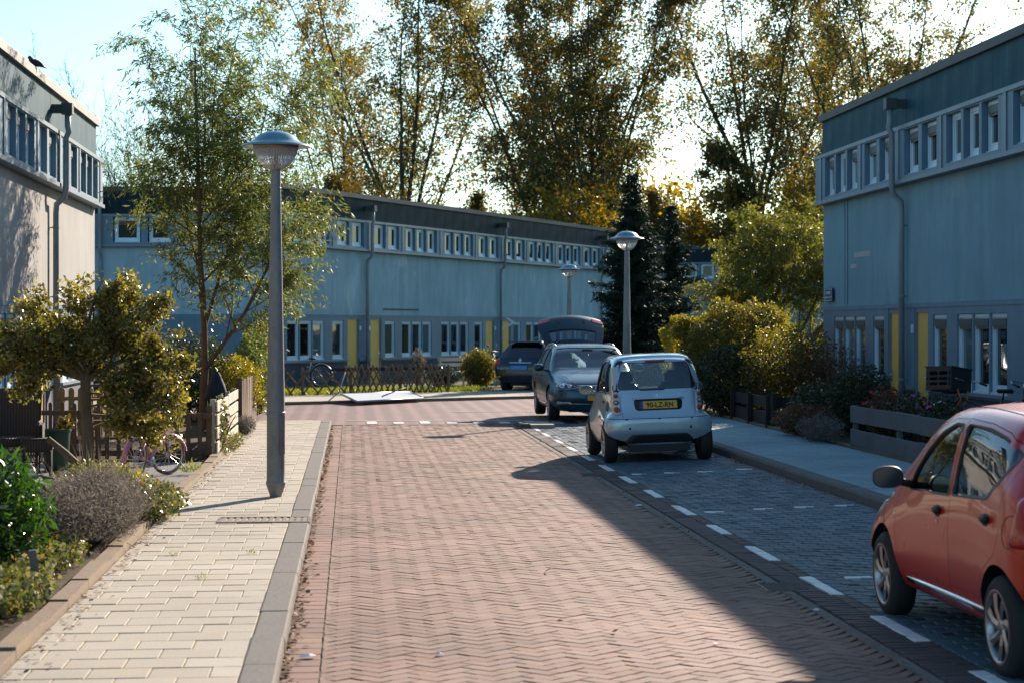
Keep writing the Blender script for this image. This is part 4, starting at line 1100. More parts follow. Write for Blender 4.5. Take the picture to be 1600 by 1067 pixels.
def grid_mesh(G, name='body'):
    nu, nv, _ = G.shape; bm = bmesh.new()
    vs = [[bm.verts.new(G[i, j]) for j in range(nv)] for i in range(nu)]
    for i in range(nu - 1):
        for j in range(nv):
            k = (j + 1) % nv
            try: bm.faces.new((vs[i][j], vs[i][k], vs[i + 1][k], vs[i + 1][j]))
            except ValueError: pass
    bm.faces.new([vs[0][j] for j in range(nv)][::-1] ); bm.faces.new([vs[-1][j] for j in range(nv)])
    bmesh.ops.remove_doubles(bm, verts=bm.verts, dist=.0006)
    bmesh.ops.dissolve_degenerate(bm, edges=bm.edges, dist=.0003)
    bmesh.ops.recalc_face_normals(bm, faces=bm.faces)
    me = bpy.data.meshes.new(name); bm.to_mesh(me); bm.free(); return me
def mvol(me):
    q = bmesh.new(); q.from_mesh(me); v = abs(q.calc_volume()); q.free(); return v
def boolean(me, cutters, op='DIFFERENCE', selfx=False):
    """exact boolean, repeated with a hair's shift when the solver drops the body"""
    v0 = mvol(me); base = np.array([v.co[:] for v in cutters.vertices])
    for k in range(7):
        r = boolean1(me, cutters, op, k > 4); v = mvol(r)
        if (op == 'DIFFERENCE' and v > .5 * v0) or (op == 'INTERSECT' and 1e-5 < v < .7 * v0): return r
        j = base * (1 + .0011 * (k + 1)) + np.array([.0007, .0003, .0009]) * (k + 1)
        cutters.vertices.foreach_set('co', j.reshape(-1)); cutters.update()
    print('BOOLEAN FAILED', op); return me if op == 'DIFFERENCE' else r
def boolean1(me, cutters, op='DIFFERENCE', selfx=False):
    a = bpy.data.objects.new('tmp_a', me); b = bpy.data.objects.new('tmp_b', cutters); COL.objects.link(a); COL.objects.link(b)
    md = a.modifiers.new('b', 'BOOLEAN'); md.operation = op; md.object = b; md.solver = 'EXACT'; md.use_self = selfx
    try: md.material_mode = 'TRANSFER'
    except Exception: pass
    dg = bpy.context.evaluated_depsgraph_get(); dg.update()
    out = bpy.data.meshes.new_from_object(a.evaluated_get(dg)); bpy.data.objects.remove(a); bpy.data.objects.remove(b)
    return out
def cyl_y(x, z, r, y0, y1, n=40):
    m = MB(); vs = []; 
    for y in (y0, y1):
        for i in range(n): a = 2 * PI * i / n; vs.append((x + r * math.cos(a), y, z + r * math.sin(a)))
    m.add(vs, [tuple(range(n)), tuple(range(n, 2 * n))[::-1]] + [(i, n + i, n + (i + 1) % n, (i + 1) % n) for i in range(n)]); return m
def merged(mbs, mat=None):
    m = MB()
    for q in mbs: m.add(q.v, q.f)
    me = m.mesh(); bm = bmesh.new(); bm.from_mesh(me); bmesh.ops.recalc_face_normals(bm, faces=bm.faces); bm.to_mesh(me); bm.free()
    if mat: me.materials.append(mat)
    return me
def smooth_poly(pts, n=2, r=.05):
    """rounds each corner with radius about r"""
    o = []; N = len(pts)
    for i in range(N):
        p, c, q = [np.array(pts[j % N], float) for j in (i - 1, i, i + 1)]
        la, lb = np.linalg.norm(p - c), np.linalg.norm(q - c); k = min(r, la * .42, lb * .42)
        A = c + (p - c) / max(la, 1e-9) * k; B = c + (q - c) / max(lb, 1e-9) * k
        for t in (0, .25, .5, .75, 1): o.append(tuple((1 - t) ** 2 * A + 2 * t * (1 - t) * c + t * t * B))
    return o
def prism_axis(poly, axis, d0, d1):
    """axis 'y': poly (x,z) ; axis 'x': poly (y,z)"""
    m = MB()
    if axis == 'y': m.prism(poly, d0, d1)
    else:
        n = len(poly); vs = [(d0, y, z) for y, z in poly] + [(d1, y, z) for y, z in poly]
        m.add(vs, [tuple(range(n)), tuple(range(n, 2 * n))[::-1]] + [(i, n + i, n + (i + 1) % n, (i + 1) % n) for i in range(n)])
    return m
def inside(p, poly):
    x, y = p; c = False; n = len(poly); j = n - 1
    for i in range(n):
        xi, yi = poly[i]; xj, yj = poly[j]
        if (yi > y) != (yj > y) and x < (xj - xi) * (y - yi) / (yj - yi) + xi: c = not c
        j = i
    return c
def grow_poly(poly, k):
    cx = sum(p[0] for p in poly) / len(poly); cy = sum(p[1] for p in poly) / len(poly)
    return [(cx + (x - cx) * (1 + k / max(math.hypot(x - cx, y - cy), 1e-3)), cy + (y - cy) * (1 + k / max(math.hypot(x - cx, y - cy), 1e-3))) for x, y in poly]
def glass_from(shell, poly, axis, cond, inset=.012, k=.05):
    """piece of the outer shell behind the opening, sunk a little"""
    g = grow_poly(poly, k); bm = bmesh.new(); bm.from_mesh(shell); bm.normal_update(); bm.verts.ensure_lookup_table()
    N = {v.index: v.normal.copy() for v in bm.verts}
    kill = []
    for f in bm.faces:
        c = f.calc_center_median(); p = (c.x, c.z) if axis == 'y' else (c.y, c.z)
        if not (cond(c, f.normal) and inside(p, g)): kill.append(f)
    bmesh.ops.delete(bm, geom=kill, context='FACES')
    for v in bm.verts: v.co -= v.normal * inset
    me = bpy.data.meshes.new('glass'); bm.to_mesh(me); bm.free()
    me.polygons.foreach_set('use_smooth', [True] * len(me.polygons)); return me
def finish(me, angle=32):
    me.polygons.foreach_set('use_smooth', [True] * len(me.polygons)); me.set_sharp_from_angle(angle=rad(angle)); me.update(); return me

def paintmat(name, col, rough=.28, metal=.4, coat=1, flake=.12):
    t = NT(name); v = t.obj()
    c = t.mix(.5, col, t.ramp(t.noise(v, 1.1, 3), [(.3, tuple(x * .85 for x in col)), (.7, tuple(min(1, x * 1.15) for x in col))]))
    d = t.noise(v, 5, 6, .7)
    c = t.mix(t.ramp(d, [(.5, (0, 0, 0)), (.8, (.05,) * 3)]), c, (.3, .27, .22))
    r = t.math('ADD', t.math('MULTIPLY', d, .12), rough - .05)
    p = t.bsdf(c, r, metal, None, coat); return t.fin()
M['silver'] = paintmat('silver_paint', (.44, .55, .60), .30, .45)
M['redpaint'] = paintmat('red_paint', (.52, .022, .007), .28, .0, .5)
M['bluepaint'] = paintmat('dark_blue_paint', (.003, .055, .09), .28, .2, .4)
M['gatepaint'] = paintmat('dark_gate_paint', (.002, .02, .035), .4, .1, .1)
M['darkpaint'] = paintmat('dark_car_paint', (.008, .018, .032), .25, .3)
M['trim'] = simple('black_car_trim', (.014, .015, .017), .5, var=.2)
M['rubber'] = simple('tyre_rubber', (.018, .018, .018), .8, var=.25, bump=.2)
M['rim'] = simple('silver_rim', (.42, .43, .45), .32, .8)
M['chrome'] = simple('chrome', (.7, .7, .72), .12, 1)
M['seat'] = simple('dark_seat_fabric', (.03, .033, .04), .9)
M['cabin'] = simple('dark_cabin_lining', (.025, .026, .03), .85)
M['plate_y'] = simple('plate_yellow', (.85, .44, .02), .4, var=.05)
M['plate_b'] = simple('plate_blue', (.01, .06, .30), .4, var=.05)
M['plate_tb'] = simple('plate_taxi_blue', (.03, .22, .55), .4, var=.05)
M['letter'] = simple('plate_letters_black', (.01, .01, .01), .5)
def glassmat(name, tintc, fac=.7):
    t = NT(name); gl = t.node('ShaderNodeBsdfGlossy'); gl.inputs['Roughness'].default_value = .02; gl.inputs[0].default_value = (1, 1, 1, 1)
    tr = t.node('ShaderNodeBsdfTransparent'); tr.inputs[0].default_value = (*tintc, 1)
    fr = t.node('ShaderNodeFresnel'); fr.inputs['IOR'].default_value = 1.9
    ms = t.node('ShaderNodeMixShader'); t.link(fr.outputs[0], ms.inputs[0]); t.link(tr.outputs[0], ms.inputs[1]); t.link(gl.outputs[0], ms.inputs[2]); t.link(ms.outputs[0], t.out.inputs[0])
    return t.fin()
M['car_glass'] = glassmat('car_glass', (.42, .50, .52))
M['car_glass_clear'] = glassmat('clear_car_glass', (.72, .80, .82))
def dustyglass():
    t = NT('dusty_windscreen'); gl = t.node('ShaderNodeBsdfGlossy'); gl.inputs['Roughness'].default_value = .03
    tr = t.node('ShaderNodeBsdfTransparent'); tr.inputs[0].default_value = (.75, .82, .82, 1); tl = t.node('ShaderNodeBsdfTranslucent'); tl.inputs[0].default_value = (.8, .78, .6, 1)
    m1 = t.node('ShaderNodeMixShader'); m1.inputs[0].default_value = .16; t.link(tr.outputs[0], m1.inputs[1]); t.link(tl.outputs[0], m1.inputs[2])
    m2 = t.node('ShaderNodeMixShader'); m2.inputs[0].default_value = .08; t.link(m1.outputs[0], m2.inputs[1]); t.link(gl.outputs[0], m2.inputs[2]); t.link(m2.outputs[0], t.out.inputs[0]); return t.fin()
M['dusty_glass'] = dustyglass()
M['car_glass_dark'] = glassmat('dark_car_glass', (.10, .13, .15))
def lensmat(name, col, rough=.12):
    t = NT(name); v = t.obj(); w = t.node('ShaderNodeTexWave'); w.inputs['Scale'].default_value = 60; t.link(v, w.inputs[0])
    t.bsdf(t.mix(.3, col, t.ramp(w.outputs['Fac'], [(.2, tuple(x * .5 for x in col)), (.8, col)])), rough, 0, None, .6, .6); return t.fin()
M['lens_red'] = lensmat('red_lens', (.5, .02, .012)); M['lens_orange'] = lensmat('orange_lens', (.7, .2, .02)); M['lens_white'] = lensmat('clear_lens', (.5, .5, .5)); M['lens_smoke'] = lensmat('smoked_lens', (.10, .07, .05))
M['mirrorglass'] = simple('mirror_glass', (.13, .20, .27), .03, 1, var=.02)

def wheel(parent, x, y, R, W, side, spokes=7, twist=0.25, rimR=.68, steer=0, style='spoke'):
    """side +1 left (outer face +y)"""
    e = bpy.data.objects.new('wheel', None); COL.objects.link(e); e.parent = parent; e.location = (x, y, R); e.rotation_euler = (0, 0, steer + (0 if side > 0 else PI)); e.empty_display_size = .1
    Q = Matrix.Rotation(-PI / 2, 3, 'X')       # z axis -> +y
    m = MB(); m.smooth = True; rr_ = R * rimR
    m.lathe([(rr_, -W / 2), (rr_ + .02, -W / 2 - .004), (R - .03, -W / 2 + .004), (R - .006, -W / 2 + .025), (R, -W / 4), (R, W / 4), (R - .006, W / 2 - .025), (R - .03, W / 2 - .004), (rr_ + .02, W / 2 + .004), (rr_, W / 2)], n=48, R=Q, cap=False)
    m.smooth = False
    m.lathe([(rr_ - .004, -W / 2 + .01), (rr_ - .004, W / 2 - .04)], n=48, R=Q, cap=False)
    m.build('tyre', M['rubber'], e)
    m = MB(); m.smooth = True
    m.lathe([(rr_ + .004, W / 2 + .002), (rr_ - .008, W / 2 + .004), (rr_ - .016, W / 2 - .006), (rr_ - .02, W / 2 - .05), (rr_ - .03, -W / 2 + .02)], n=48, R=Q, cap=False)
    m.lathe([(.0, W / 2 - .012), (.03, W / 2 - .012), (.05, W / 2 - .02), (.055, W / 2 - .05)], n=20, R=Q, cap=False)
    for k in range(spokes):
        a = 2 * PI * k / spokes; pts = []; P = []
        for (r_, hw, tw, dy) in ((.04, .022, 0, -.016), (rr_ * .5, .024, twist * .4, -.008), (rr_ - .012, .036, twist, -.006)):
            c_ = a + tw; d = Vector((math.cos(c_), 0, math.sin(c_))); n_ = Vector((-math.sin(c_), 0, math.cos(c_)))
            P.append((d * r_ + n_ * hw + Vector((0, W / 2 + dy - .006, 0)), d * r_ + Vector((0, W / 2 + dy + .003, 0)), d * r_ - n_ * hw + Vector((0, W / 2 + dy - .006, 0)), d * r_ + Vector((0, W / 2 + dy - .03, 0))))
        vs = [p for q in P for p in q]; fs = [(0, 1, 2, 3), (11, 10, 9, 8)]
        for j in range(2):
            for i in range(4): fs.append((j * 4 + i, j * 4 + (i + 1) % 4, j * 4 + 4 + (i + 1) % 4, j * 4 + 4 + i))
        m.smooth = False; m.add(vs, fs)
    m.build('rim', M['rim'], e, fixn=True)
    m = MB(); m.lathe([(.0, -.02), (rr_ - .03, -.02), (rr_ - .03, -.03), (0, -.03)], n=24, R=Q, cap=False); m.build('brake_disc', M['black'], e)
    return e
def surf(bvh, o, d):
    h = bvh.ray_cast(Vector(o), Vector(d)); return h[0], h[1]
def patch(bvh, poly, axis, side, off=.004, th=.004, res=10):
    """plate following the body surface. axis y: poly (x,z), side +-1; axis x: poly (y,z), side +-1 (front/rear)"""
    xs = [p[0] for p in poly]; zs = [p[1] for p in poly]; cx = sum(xs) / len(xs); cz = sum(zs) / len(zs)
    m = MB(); rings = 4; n = len(poly); top = []
    def q(x, z):
        if axis == 'y': h, nn = surf(bvh, (x, 3 * side, z), (0, -side, 0))
        elif axis == 'x': h, nn = surf(bvh, (3 * side, x, z), (-side, 0, 0))
        if h is None: h, nn, _, _ = bvh.find_nearest(Vector((x, 3 * side, z)) if axis == 'y' else Vector((3 * side, x, z)))
        return h, nn
    c0, n0 = q(cx, cz); V = [c0 + n0 * (off + th)]
    for r in range(1, rings + 1):
        for (x, z) in poly:
            h, nn = q(cx + (x - cx) * r / rings, cz + (z - cz) * r / rings); V.append(h + nn * (off + th * (1 if r < rings else .3)))
    for (x, z) in poly:
        h, nn = q(x, z); V.append(h - nn * .02)
    F = [(0, 1 + i, 1 + (i + 1) % n) for i in range(n)]
    for r in range(rings):
        for i in range(n): a = 1 + r * n + i; b = 1 + r * n + (i + 1) % n; F.append((a, a + n, b + n, b))
    m.smooth = True; m.add(V, F); return m
def ell(cx, cz, a, b, n=20, rot=0):
    return [(cx + a * math.cos(t) * math.cos(rot) - b * math.sin(t) * math.sin(rot), cz + a * math.cos(t) * math.sin(rot) + b * math.sin(t) * math.cos(rot)) for t in [2 * PI * i / n for i in range(n)]]
def seam(bvh, pts, axis, side, r=.003):
    o = []
    for (a, b), (c, d) in zip(pts[:-1], pts[1:]):
        k = max(2, int(math.hypot(c - a, d - b) / .03))
        for i in range(k): o.append((a + (c - a) * i / k, b + (d - b) * i / k))
    o.append(pts[-1]); P = []
    for (x, z) in o:
        if axis == 'y': h, n = surf(bvh, (x, 3 * side, z), (0, -side, 0))
        elif axis == 'x': h, n = surf(bvh, (3 * side, x, z), (-side, 0, 0))
        else: h, n = surf(bvh, (x, z, 3), (0, 0, -1))
        if h is not None: P.append(h)
    m = MB()
    if len(P) > 1: m.tube(P, r, 5)
    return m
def plate(parent, txt, loc, rot, w=.52, h=.11, mat='plate_y', txtsize=.082, strip=True):
    e = MB(); e.rbox((0, 0, 0), (w, .008, h), None, .003, 1); p = e.build('number_plate', M[mat], parent, loc=loc, rot=rot)
    if strip:
        s = MB(); s.box(-w / 2 + .004, -w / 2 + .045, -.006, -.0045, -h / 2 + .004, h / 2 - .004); s.build('blue_strip', M['plate_b'], p)
    m = MB(); t_ = .004
    for (a, b, c, d) in ((-w / 2, w / 2, h / 2 - t_, h / 2), (-w / 2, w / 2, -h / 2, -h / 2 + t_), (-w / 2, -w / 2 + t_, -h / 2 + t_, h / 2 - t_), (w / 2 - t_, w / 2, -h / 2 + t_, h / 2 - t_)): m.box(a, b, -.0075, -.0045, c, d)
    m.build('plate_rim', M['letter'], p)
    if txt: text(txt, txtsize, 'plate_characters', M['letter'], p, (.02, -.0055, -txtsize * .36), (PI / 2, 0, 0), .0008, 'CENTER', .92, .0022)
    return p
def seatback(parent, x, y, z0, h, w=.46, tilt=-12, mat='seat', head=True):
    R = Matrix.Rotation(rad(tilt), 3, 'Y'); m = MB(); m.smooth = True
    m.rbox((x, y, z0 + h / 2), (.14, w, h), R, .06, 3)
    m.rbox((x + .22, y, z0 - .02), (.45, w, .14), None, .05, 3)
    if head: m.rbox((x - .09 - .03, y, z0 + h + .06), (.09, w * .55, .20), R, .04, 3)
    return m.build('seat', M[mat], parent, fixn=True)

def build_car(name, label, cat, stations, loc, rz, roll, paint, cfg):
    root = empty(name, label, cat, loc, rot=(roll, 0, rz)); root.rotation_mode = 'XYZ'
    shell = grid_mesh(car_shell(stations, cfg.get('nu', 90), cfg.get('nv', 34)))
    bvh_bm = bmesh.new(); bvh_bm.from_mesh(shell); bvh = BVHTree.FromBMesh(bvh_bm); bvh_bm.free()
    body = shell.copy(); body.materials.clear(); body.materials.append(paint)
    # hollow cabin
    cb = cfg['cabin']; m = MB(); vs = []
    for (x, w, z) in cb['bottom']: vs += [(x, -w, z), (x, w, z)]
    for (x, w, z) in cb['top']: vs += [(x, -w, z), (x, w, z)]
    m.add(vs, [(0, 1, 3, 2), (4, 6, 7, 5), (0, 4, 5, 1), (2, 3, 7, 6), (0, 2, 6, 4), (1, 5, 7, 3)])
    body = boolean(body, merged([m], M['cabin']))
    # wheel arches
    cy = []
    for (x, side) in [(x, s) for x in (cfg['ax_r'], cfg['ax_f']) for s in (-1, 1)]:
        y0, y1 = (cfg['arch_in'], 1.4) if side > 0 else (-1.4, -cfg['arch_in'])
        cy.append(cyl_y(x, cfg['R'] + .01, cfg['archR'], y0, y1))
    body = boolean(body, merged(cy, M['trim']))
    wins = cfg['windows']; cm = []
    for (nm, axis, poly, d0, d1, cond) in wins: cm.append(prism_axis(poly, axis, d0, d1))
    for c_ in cm: body = boolean(body, merged([c_], M['trim']))
    # panels: real pieces separated by a shut line
    for (nm, axis, poly, d0, d1, lab) in cfg.get('panels', []):
        pc = prism_axis(poly, axis, d0, d1); pin = prism_axis(grow_poly(poly, -.0045), axis, d0, d1)
        pan = boolean(body.copy(), merged([pin], M['trim']), 'INTERSECT')
        body = boolean(body, merged([pc], M['trim']))
        finish(pan); p = addobj(nm, pan, root)
        cfg.setdefault('made', {}).setdefault(nm, []).append(p)
    finish(body); addobj('body', body, root)
    for (nm, axis, poly, d0, d1, cond) in wins:
        g = glass_from(shell, poly, axis, cond); g.materials.clear(); g.materials.append(M[cfg.get('glass_' + nm, cfg.get('glass', 'car_glass'))])
        addobj(nm, g, root)
    for x, st in ((cfg['ax_r'], 0), (cfg['ax_f'], cfg.get('steer', 0))):
        for s in (1, -1): wheel(root, x, s * cfg['track'], cfg['R'], cfg['tw'], s, cfg.get('spokes', 7), cfg.get('twist', .25) * s, cfg.get('rimR', .68), st)
    m = MB(); m.box(cfg['ax_r'] - .3, cfg['ax_f'] + .3, -cfg['arch_in'] + .02, cfg['arch_in'] - .02, cfg.get('floor', .17), cfg.get('floor', .17) + .1); m.build('underbody', M['trim'], root)
    return root, bvh
def ST(x, z, w, drop=.06, bulge=0): return dict(x=x, z=z, w=w, drop=drop, bulge=bulge)
def mirror(parent, x, y, z, side, mat, w=.20, h=.13, glass=True):
    e = MB(); e.smooth = True; R = Matrix.Rotation(side * rad(-10), 3, 'Z'); c = Vector((x, y + side * .11, z))
    prof = [(.02, .085), (.35, .08), (.68, .055), (.92, .015), (1.0, -.02), (.97, -.045), (.90, -.048)]
    vs = []; n = 22
    for r_, xx in prof:
        for i in range(n):
            a = 2 * PI * i / n; k = 1 + .10 * abs(math.sin(2 * a))
            vs.append(c + R @ Vector((xx, math.cos(a) * r_ * k * w / 2, math.sin(a) * r_ * k * h / 2)))
    F = [tuple(range(n))]
    for j in range(len(prof) - 1):
        for i in range(n): k = (i + 1) % n; F.append((j * n + i, j * n + k, (j + 1) * n + k, (j + 1) * n + i))
    e.add(vs, F); e.tube([(x + .03, y - side * .07, z - h * .45), (x + .01, y + side * .05, z - h * .2)], .024, 8)
    o = e.build('side_mirror', M[mat], parent, fixn=True)
    V = [c + R @ Vector((-.040, math.cos(2 * PI * i / n) * .9 * (1 + .10 * abs(math.sin(4 * PI * i / n))) * w / 2, math.sin(2 * PI * i / n) * .9 * (1 + .10 * abs(math.sin(4 * PI * i / n))) * h / 2)) for i in range(n)]
    g = MB(); g.add(V + [v - R @ Vector((.004, 0, 0)) for v in V], [tuple(range(n)), tuple(range(n, 2 * n))[::-1]] + [(i, n + i, n + (i + 1) % n, (i + 1) % n) for i in range(n)]); g.build('mirror_glass', M['mirrorglass'], o, fixn=True)
    return o

# ---------------------------------------------------------------- little silver two-seater, seen from behind
def smart_car():
    def rear(f, dx, dz=0):
        w = (.635, .757, .73, .628, .50); 
        return ST((-1.17 + dx, -1.235 + dx, -1.235 + dx, -1.19 + dx, -.96 + dx), (.245, .42, .585, .70, 1.42 - dz), tuple(a * f for a in w), .055, .05)
    st = [rear(.0, 0, .03), rear(.40, .002, .022), rear(.70, .012, .016), rear(.86, .035, .010), rear(.95, .075, .006), rear(1.0, .15, .002),
          ST((-.9, -.9, -.9, -.88, -.72), (.22, .42, .60, .72, 1.46), (.64, .757, .72, .635, .515), .055, .045),
          ST((-.5, -.5, -.5, -.5, -.45), (.2, .45, .62, .78, 1.48), (.66, .70, .68, .645, .53), .055, .04),
          ST((0, 0, 0, 0, 0), (.19, .45, .64, .85, 1.48), (.66, .69, .675, .65, .54), .055, .03),
          ST((.42, .42, .42, .42, .30), (.19, .45, .68, .91, 1.44), (.66, .71, .68, .65, .54), .055, .02),
          ST((.72, .72, .74, .76, .46), (.2, .45, .66, .88, 1.28), (.64, .735, .69, .64, .54), .05, .02),
          ST((.95, .97, .98, .96, .70), (.2, .45, .64, .83, 1.02), (.62, .745, .69, .62, .55), .04, .01),
          ST((1.10, 1.14, 1.13, 1.06, .9), (.2, .45, .62, .76, .84), (.58, .72, .66, .56, .48), .03, 0),
          ST((1.18, 1.22, 1.20, 1.12, 1.0), (.22, .45, .60, .70, .76), (.46, .60, .55, .46, .40), .03, 0),
          ST((1.21, 1.25, 1.23, 1.15, 1.04), (.22, .45, .58, .66, .72), (0, 0, 0, 0, 0), .03, 0)]
    rw = smooth_poly([(-.52, .995), (.52, .995), (.545, 1.04), (.455, 1.345), (.42, 1.365), (-.42, 1.365), (-.455, 1.345), (-.545, 1.04)], 2, .04)
    sidew = smooth_poly([(-.42, .95), (.50, .93), (.40, 1.10), (.17, 1.32), (-.05, 1.375), (-.36, 1.375)], 3)
    rearq = smooth_poly([(-.82, .98), (-.50, .96), (-.47, 1.36), (-.66, 1.35)], 2)
    ws = smooth_poly([(-.52, .96), (.52, .96), (.46, 1.33), (.42, 1.36), (-.42, 1.36), (-.46, 1.33)], 2)
    cfg = dict(R=.275, tw=.18, track=.655, ax_r=-.88, ax_f=.93, archR=.300, arch_in=.44, spokes=6, twist=0.0, floor=.15, nu=110, nv=40, glass='car_glass', steer=0,
        cabin=dict(bottom=[(-1.08, .56, .55), (.62, .60, .50)], top=[(-.90, .43, 1.375), (.24, .45, 1.40)]),
        windows=[('rear_window', 'x', rw, -1.6, -.55, lambda c, n: c.x < -.6 and n.x < -.3),
                 ('side_window', 'y', sidew, .3, 1.2, lambda c, n: c.y > .3), ('side_window', 'y', sidew, -1.2, -.3, lambda c, n: c.y < -.3),
                 ('quarter_window', 'y', rearq, .3, 1.2, lambda c, n: c.y > .3), ('quarter_window', 'y', rearq, -1.2, -.3, lambda c, n: c.y < -.3),
                 ('windscreen', 'x', ws, .25, 1.6, lambda c, n: c.x > .2 and n.x > .2 and c.z > .9)],
        panels=[('tailgate', 'x', smooth_poly([(-.50, .625), (.50, .625), (.515, .80), (.505, .955), (-.505, .955), (-.515, .80)], 1, .03), -1.6, -1.0, ''),
                ('door', 'y', [(-.45, .36), (.52, .36), (.62, .55), (.56, .93), (-.47, .96)], .45, 1.2, ''), ('door', 'y', [(-.45, .36), (.52, .36), (.62, .55), (.56, .93), (-.47, .96)], -1.2, -.45, '')])
    cfg['glass_rear_window'] = 'car_glass_clear'; cfg['glass_windscreen'] = 'dusty_glass'
    root, bvh = build_car('parked_car', 'small silver two-seat car with plate 90-LZ-RN, seen from behind in the parking bay', 'car', st, (4.22, 28.40, .035), PI / 2, 0, M['silver'], cfg)
    root.rotation_euler = (0, 0, PI / 2); 
    # black glazed surround of the rear window
    sur = smooth_poly([(-.585, .965), (.585, .965), (.605, 1.02), (.535, 1.35), (.49, 1.395), (-.49, 1.395), (-.535, 1.35), (-.605, 1.02)], 2, .05)
    m = MB(); n = len(sur); V = []; 
    for pl, of in ((sur, .004), (grow_poly(sur, -.055), .006), (grow_poly(sur, -.055), -.02)):
        for (y, z) in pl:
            h, nn = surf(bvh, (-3, y, z), (1, 0, 0))
            if h is None: h, nn, _, _ = bvh.find_nearest(Vector((-1.1, y, z)))
            V.append(h + nn * of)
    V2 = []
    F = [(a * n + i, a * n + (i + 1) % n, (a + 1) * n + (i + 1) % n, (a + 1) * n + i) for a in range(2) for i in range(n)]
    m.smooth = True; m.add(V, F); m.build('window_surround', M['trim'], root, fixn=True)
    # lamp clusters
    M['lampcase'] = simple('silver_lamp_housing', (.5, .52, .53), .3, .3, coat=.6)
    for s in (1, -1):
        pc = smooth_poly([(s * .555, .985), (s * .59, .965), (s * .605, .82), (s * .612, .69), (s * .585, .655), (s * .53, .665), (s * .515, .74), (s * .53, .93)], 2, .04)
        if s < 0: pc = pc[::-1]
        t = patch(bvh, pc, 'x', -1, .004, .012).build('tail_light', M['lampcase'], root, fixn=True)
        for (y, z, rr_, mt) in ((.565, .915, .030, 'lens_red'), (.566, .828, .035, 'lens_smoke'), (.564, .730, .041, 'lens_red')):
            patch(bvh, ell(s * y, z, rr_ * .95, rr_), 'x', -1, .014, .012).build('lamp_lens', M[mt], t, fixn=True)
            patch(bvh, ell(s * y, z, rr_ * .45, rr_ * .45), 'x', -1, .024, .008).build('lamp_core', M['lens_smoke' if mt == 'lens_red' else 'lens_white'], t, fixn=True)
    # recess and plate
    patch(bvh, smooth_poly([(-.32, .715), (.32, .715), (.34, .865), (-.34, .865)], 2), 'x', -1, .001, .003).build('plate_recess', M['trim'], root, fixn=True)
    patch(bvh, smooth_poly([(-.36, .862), (.36, .862), (.35, .884), (-.35, .884)], 1), 'x', -1, .010, .012).build('plate_lip', M['silver'], root, fixn=True)
    h, nn = surf(bvh, (-3, 0, .79), (1, 0, 0))
    plate(root, '90-LZ-RN', (h.x - .016, 0, .79), (rad(-13), 0, -PI / 2), .52, .115, txtsize=.098)
    # lower black apron and bits
    patch(bvh, smooth_poly([(-.50, .255), (.50, .255), (.45, .33), (.38, .395), (-.38, .395), (-.45, .33)], 1, .04), 'x', -1, .001, .006).build('rear_apron', M['trim'], root, fixn=True)
    m = seam(bvh, [(-.70, .615), (-.52, .607), (.52, .607), (.70, .615)], 'x', -1, .005); m.build('bumper_seam', M['trim'], root)
    for y in (-.45, .0, .45): patch(bvh, ell(y, .60 if y == 0 else .598, .014, .012, 10), 'x', -1, .002, .006).build('bumper_plug', M['trim'], root, fixn=True)
    for y in (-.43, .41): patch(bvh, ell(y, .475 , .017, .017, 12), 'x', -1, .002, .004).build('parking_sensor', M['trim'], root, fixn=True)
    patch(bvh, ell(0, .925, .018, .022, 14), 'x', -1, .002, .006).build('emblem', M['chrome'], root, fixn=True)
    h, nn = surf(bvh, (-3, 0, .893), (1, 0, 0)); text('smart', .045, 'badge_lettering', M['chrome'], root, (h.x - .004, 0, .887), (rad(90 - 13), 0, -PI / 2), .001, 'CENTER')
    m = MB(); m.rbox((-.985, 0, 1.385), (.03, .28, .018), None, .006, 1); m.build('brake_light', M['lens_red'], root)
    patch(bvh, [(-.10, .985), (.24, .985), (.24, .995), (-.10, .995)], 'x', -1, .006, .008).build('wiper', M['trim'], root, fixn=True)
    # cabin
    for s in (1, -1): seatback(root, -.22, s * .335, .60, .48, .40, -14, head=True)
    m = MB(); m.rbox((.48, 0, .86), (.25, 1.15, .16), None, .05, 2); m.build('dashboard', M['cabin'], root, fixn=True)
    m = MB(); m.smooth = True; R = Matrix.Rotation(rad(65), 3, 'Y'); m.tube([Vector((.27, .3, .93)) + R @ Vector((.18 * math.cos(a), .18 * math.sin(a), 0)) for a in [i * PI / 10 for i in range(21)]], .014, 6); m.build('steering_wheel', M['cabin'], root)
    for s in (1, -1): mirror(root, .44, s * .69, .97, s, 'silver', .19, .13)
    # handles, side lamps, exhaust, roof seam
    for s in (1, -1):
        patch(bvh, smooth_poly([(-.36, .80), (-.24, .80), (-.24, .835), (-.36, .835)], 1), 'y', s, .002, .014).build('door_handle', M['trim'], root, fixn=True)
        seam(bvh, [(-.45, .92), (-.46, 1.2), (-.42, 1.40), (-.1, 1.41), (.2, 1.36), (.43, 1.12), (.54, .92)], 'y', s, .008).build('door_seal', M['trim'], root)
    patch(bvh, smooth_poly([(-.80, .70), (-.58, .70), (-.60, .84), (-.74, .84)], 1), 'y', 1, .001, .003).build('side_air_intake', M['trim'], root, fixn=True)
    m = MB(); m.smooth = True; m.tube([(-1.15, .36, .20), (-1.05, .36, .20), (-1.02, .1, .21)], .02, 10); m.build('exhaust', M['metal'], root)
    # headlights
    for s in (1, -1): patch(bvh, ell(s * .50, .66, .10, .09, 16), 'x', 1, .003, .01).build('headlight', M['lens_white'], root, fixn=True)
    return root
smart = smart_car(); smart.rotation_euler = (rad(-2.0), 0, PI / 2)

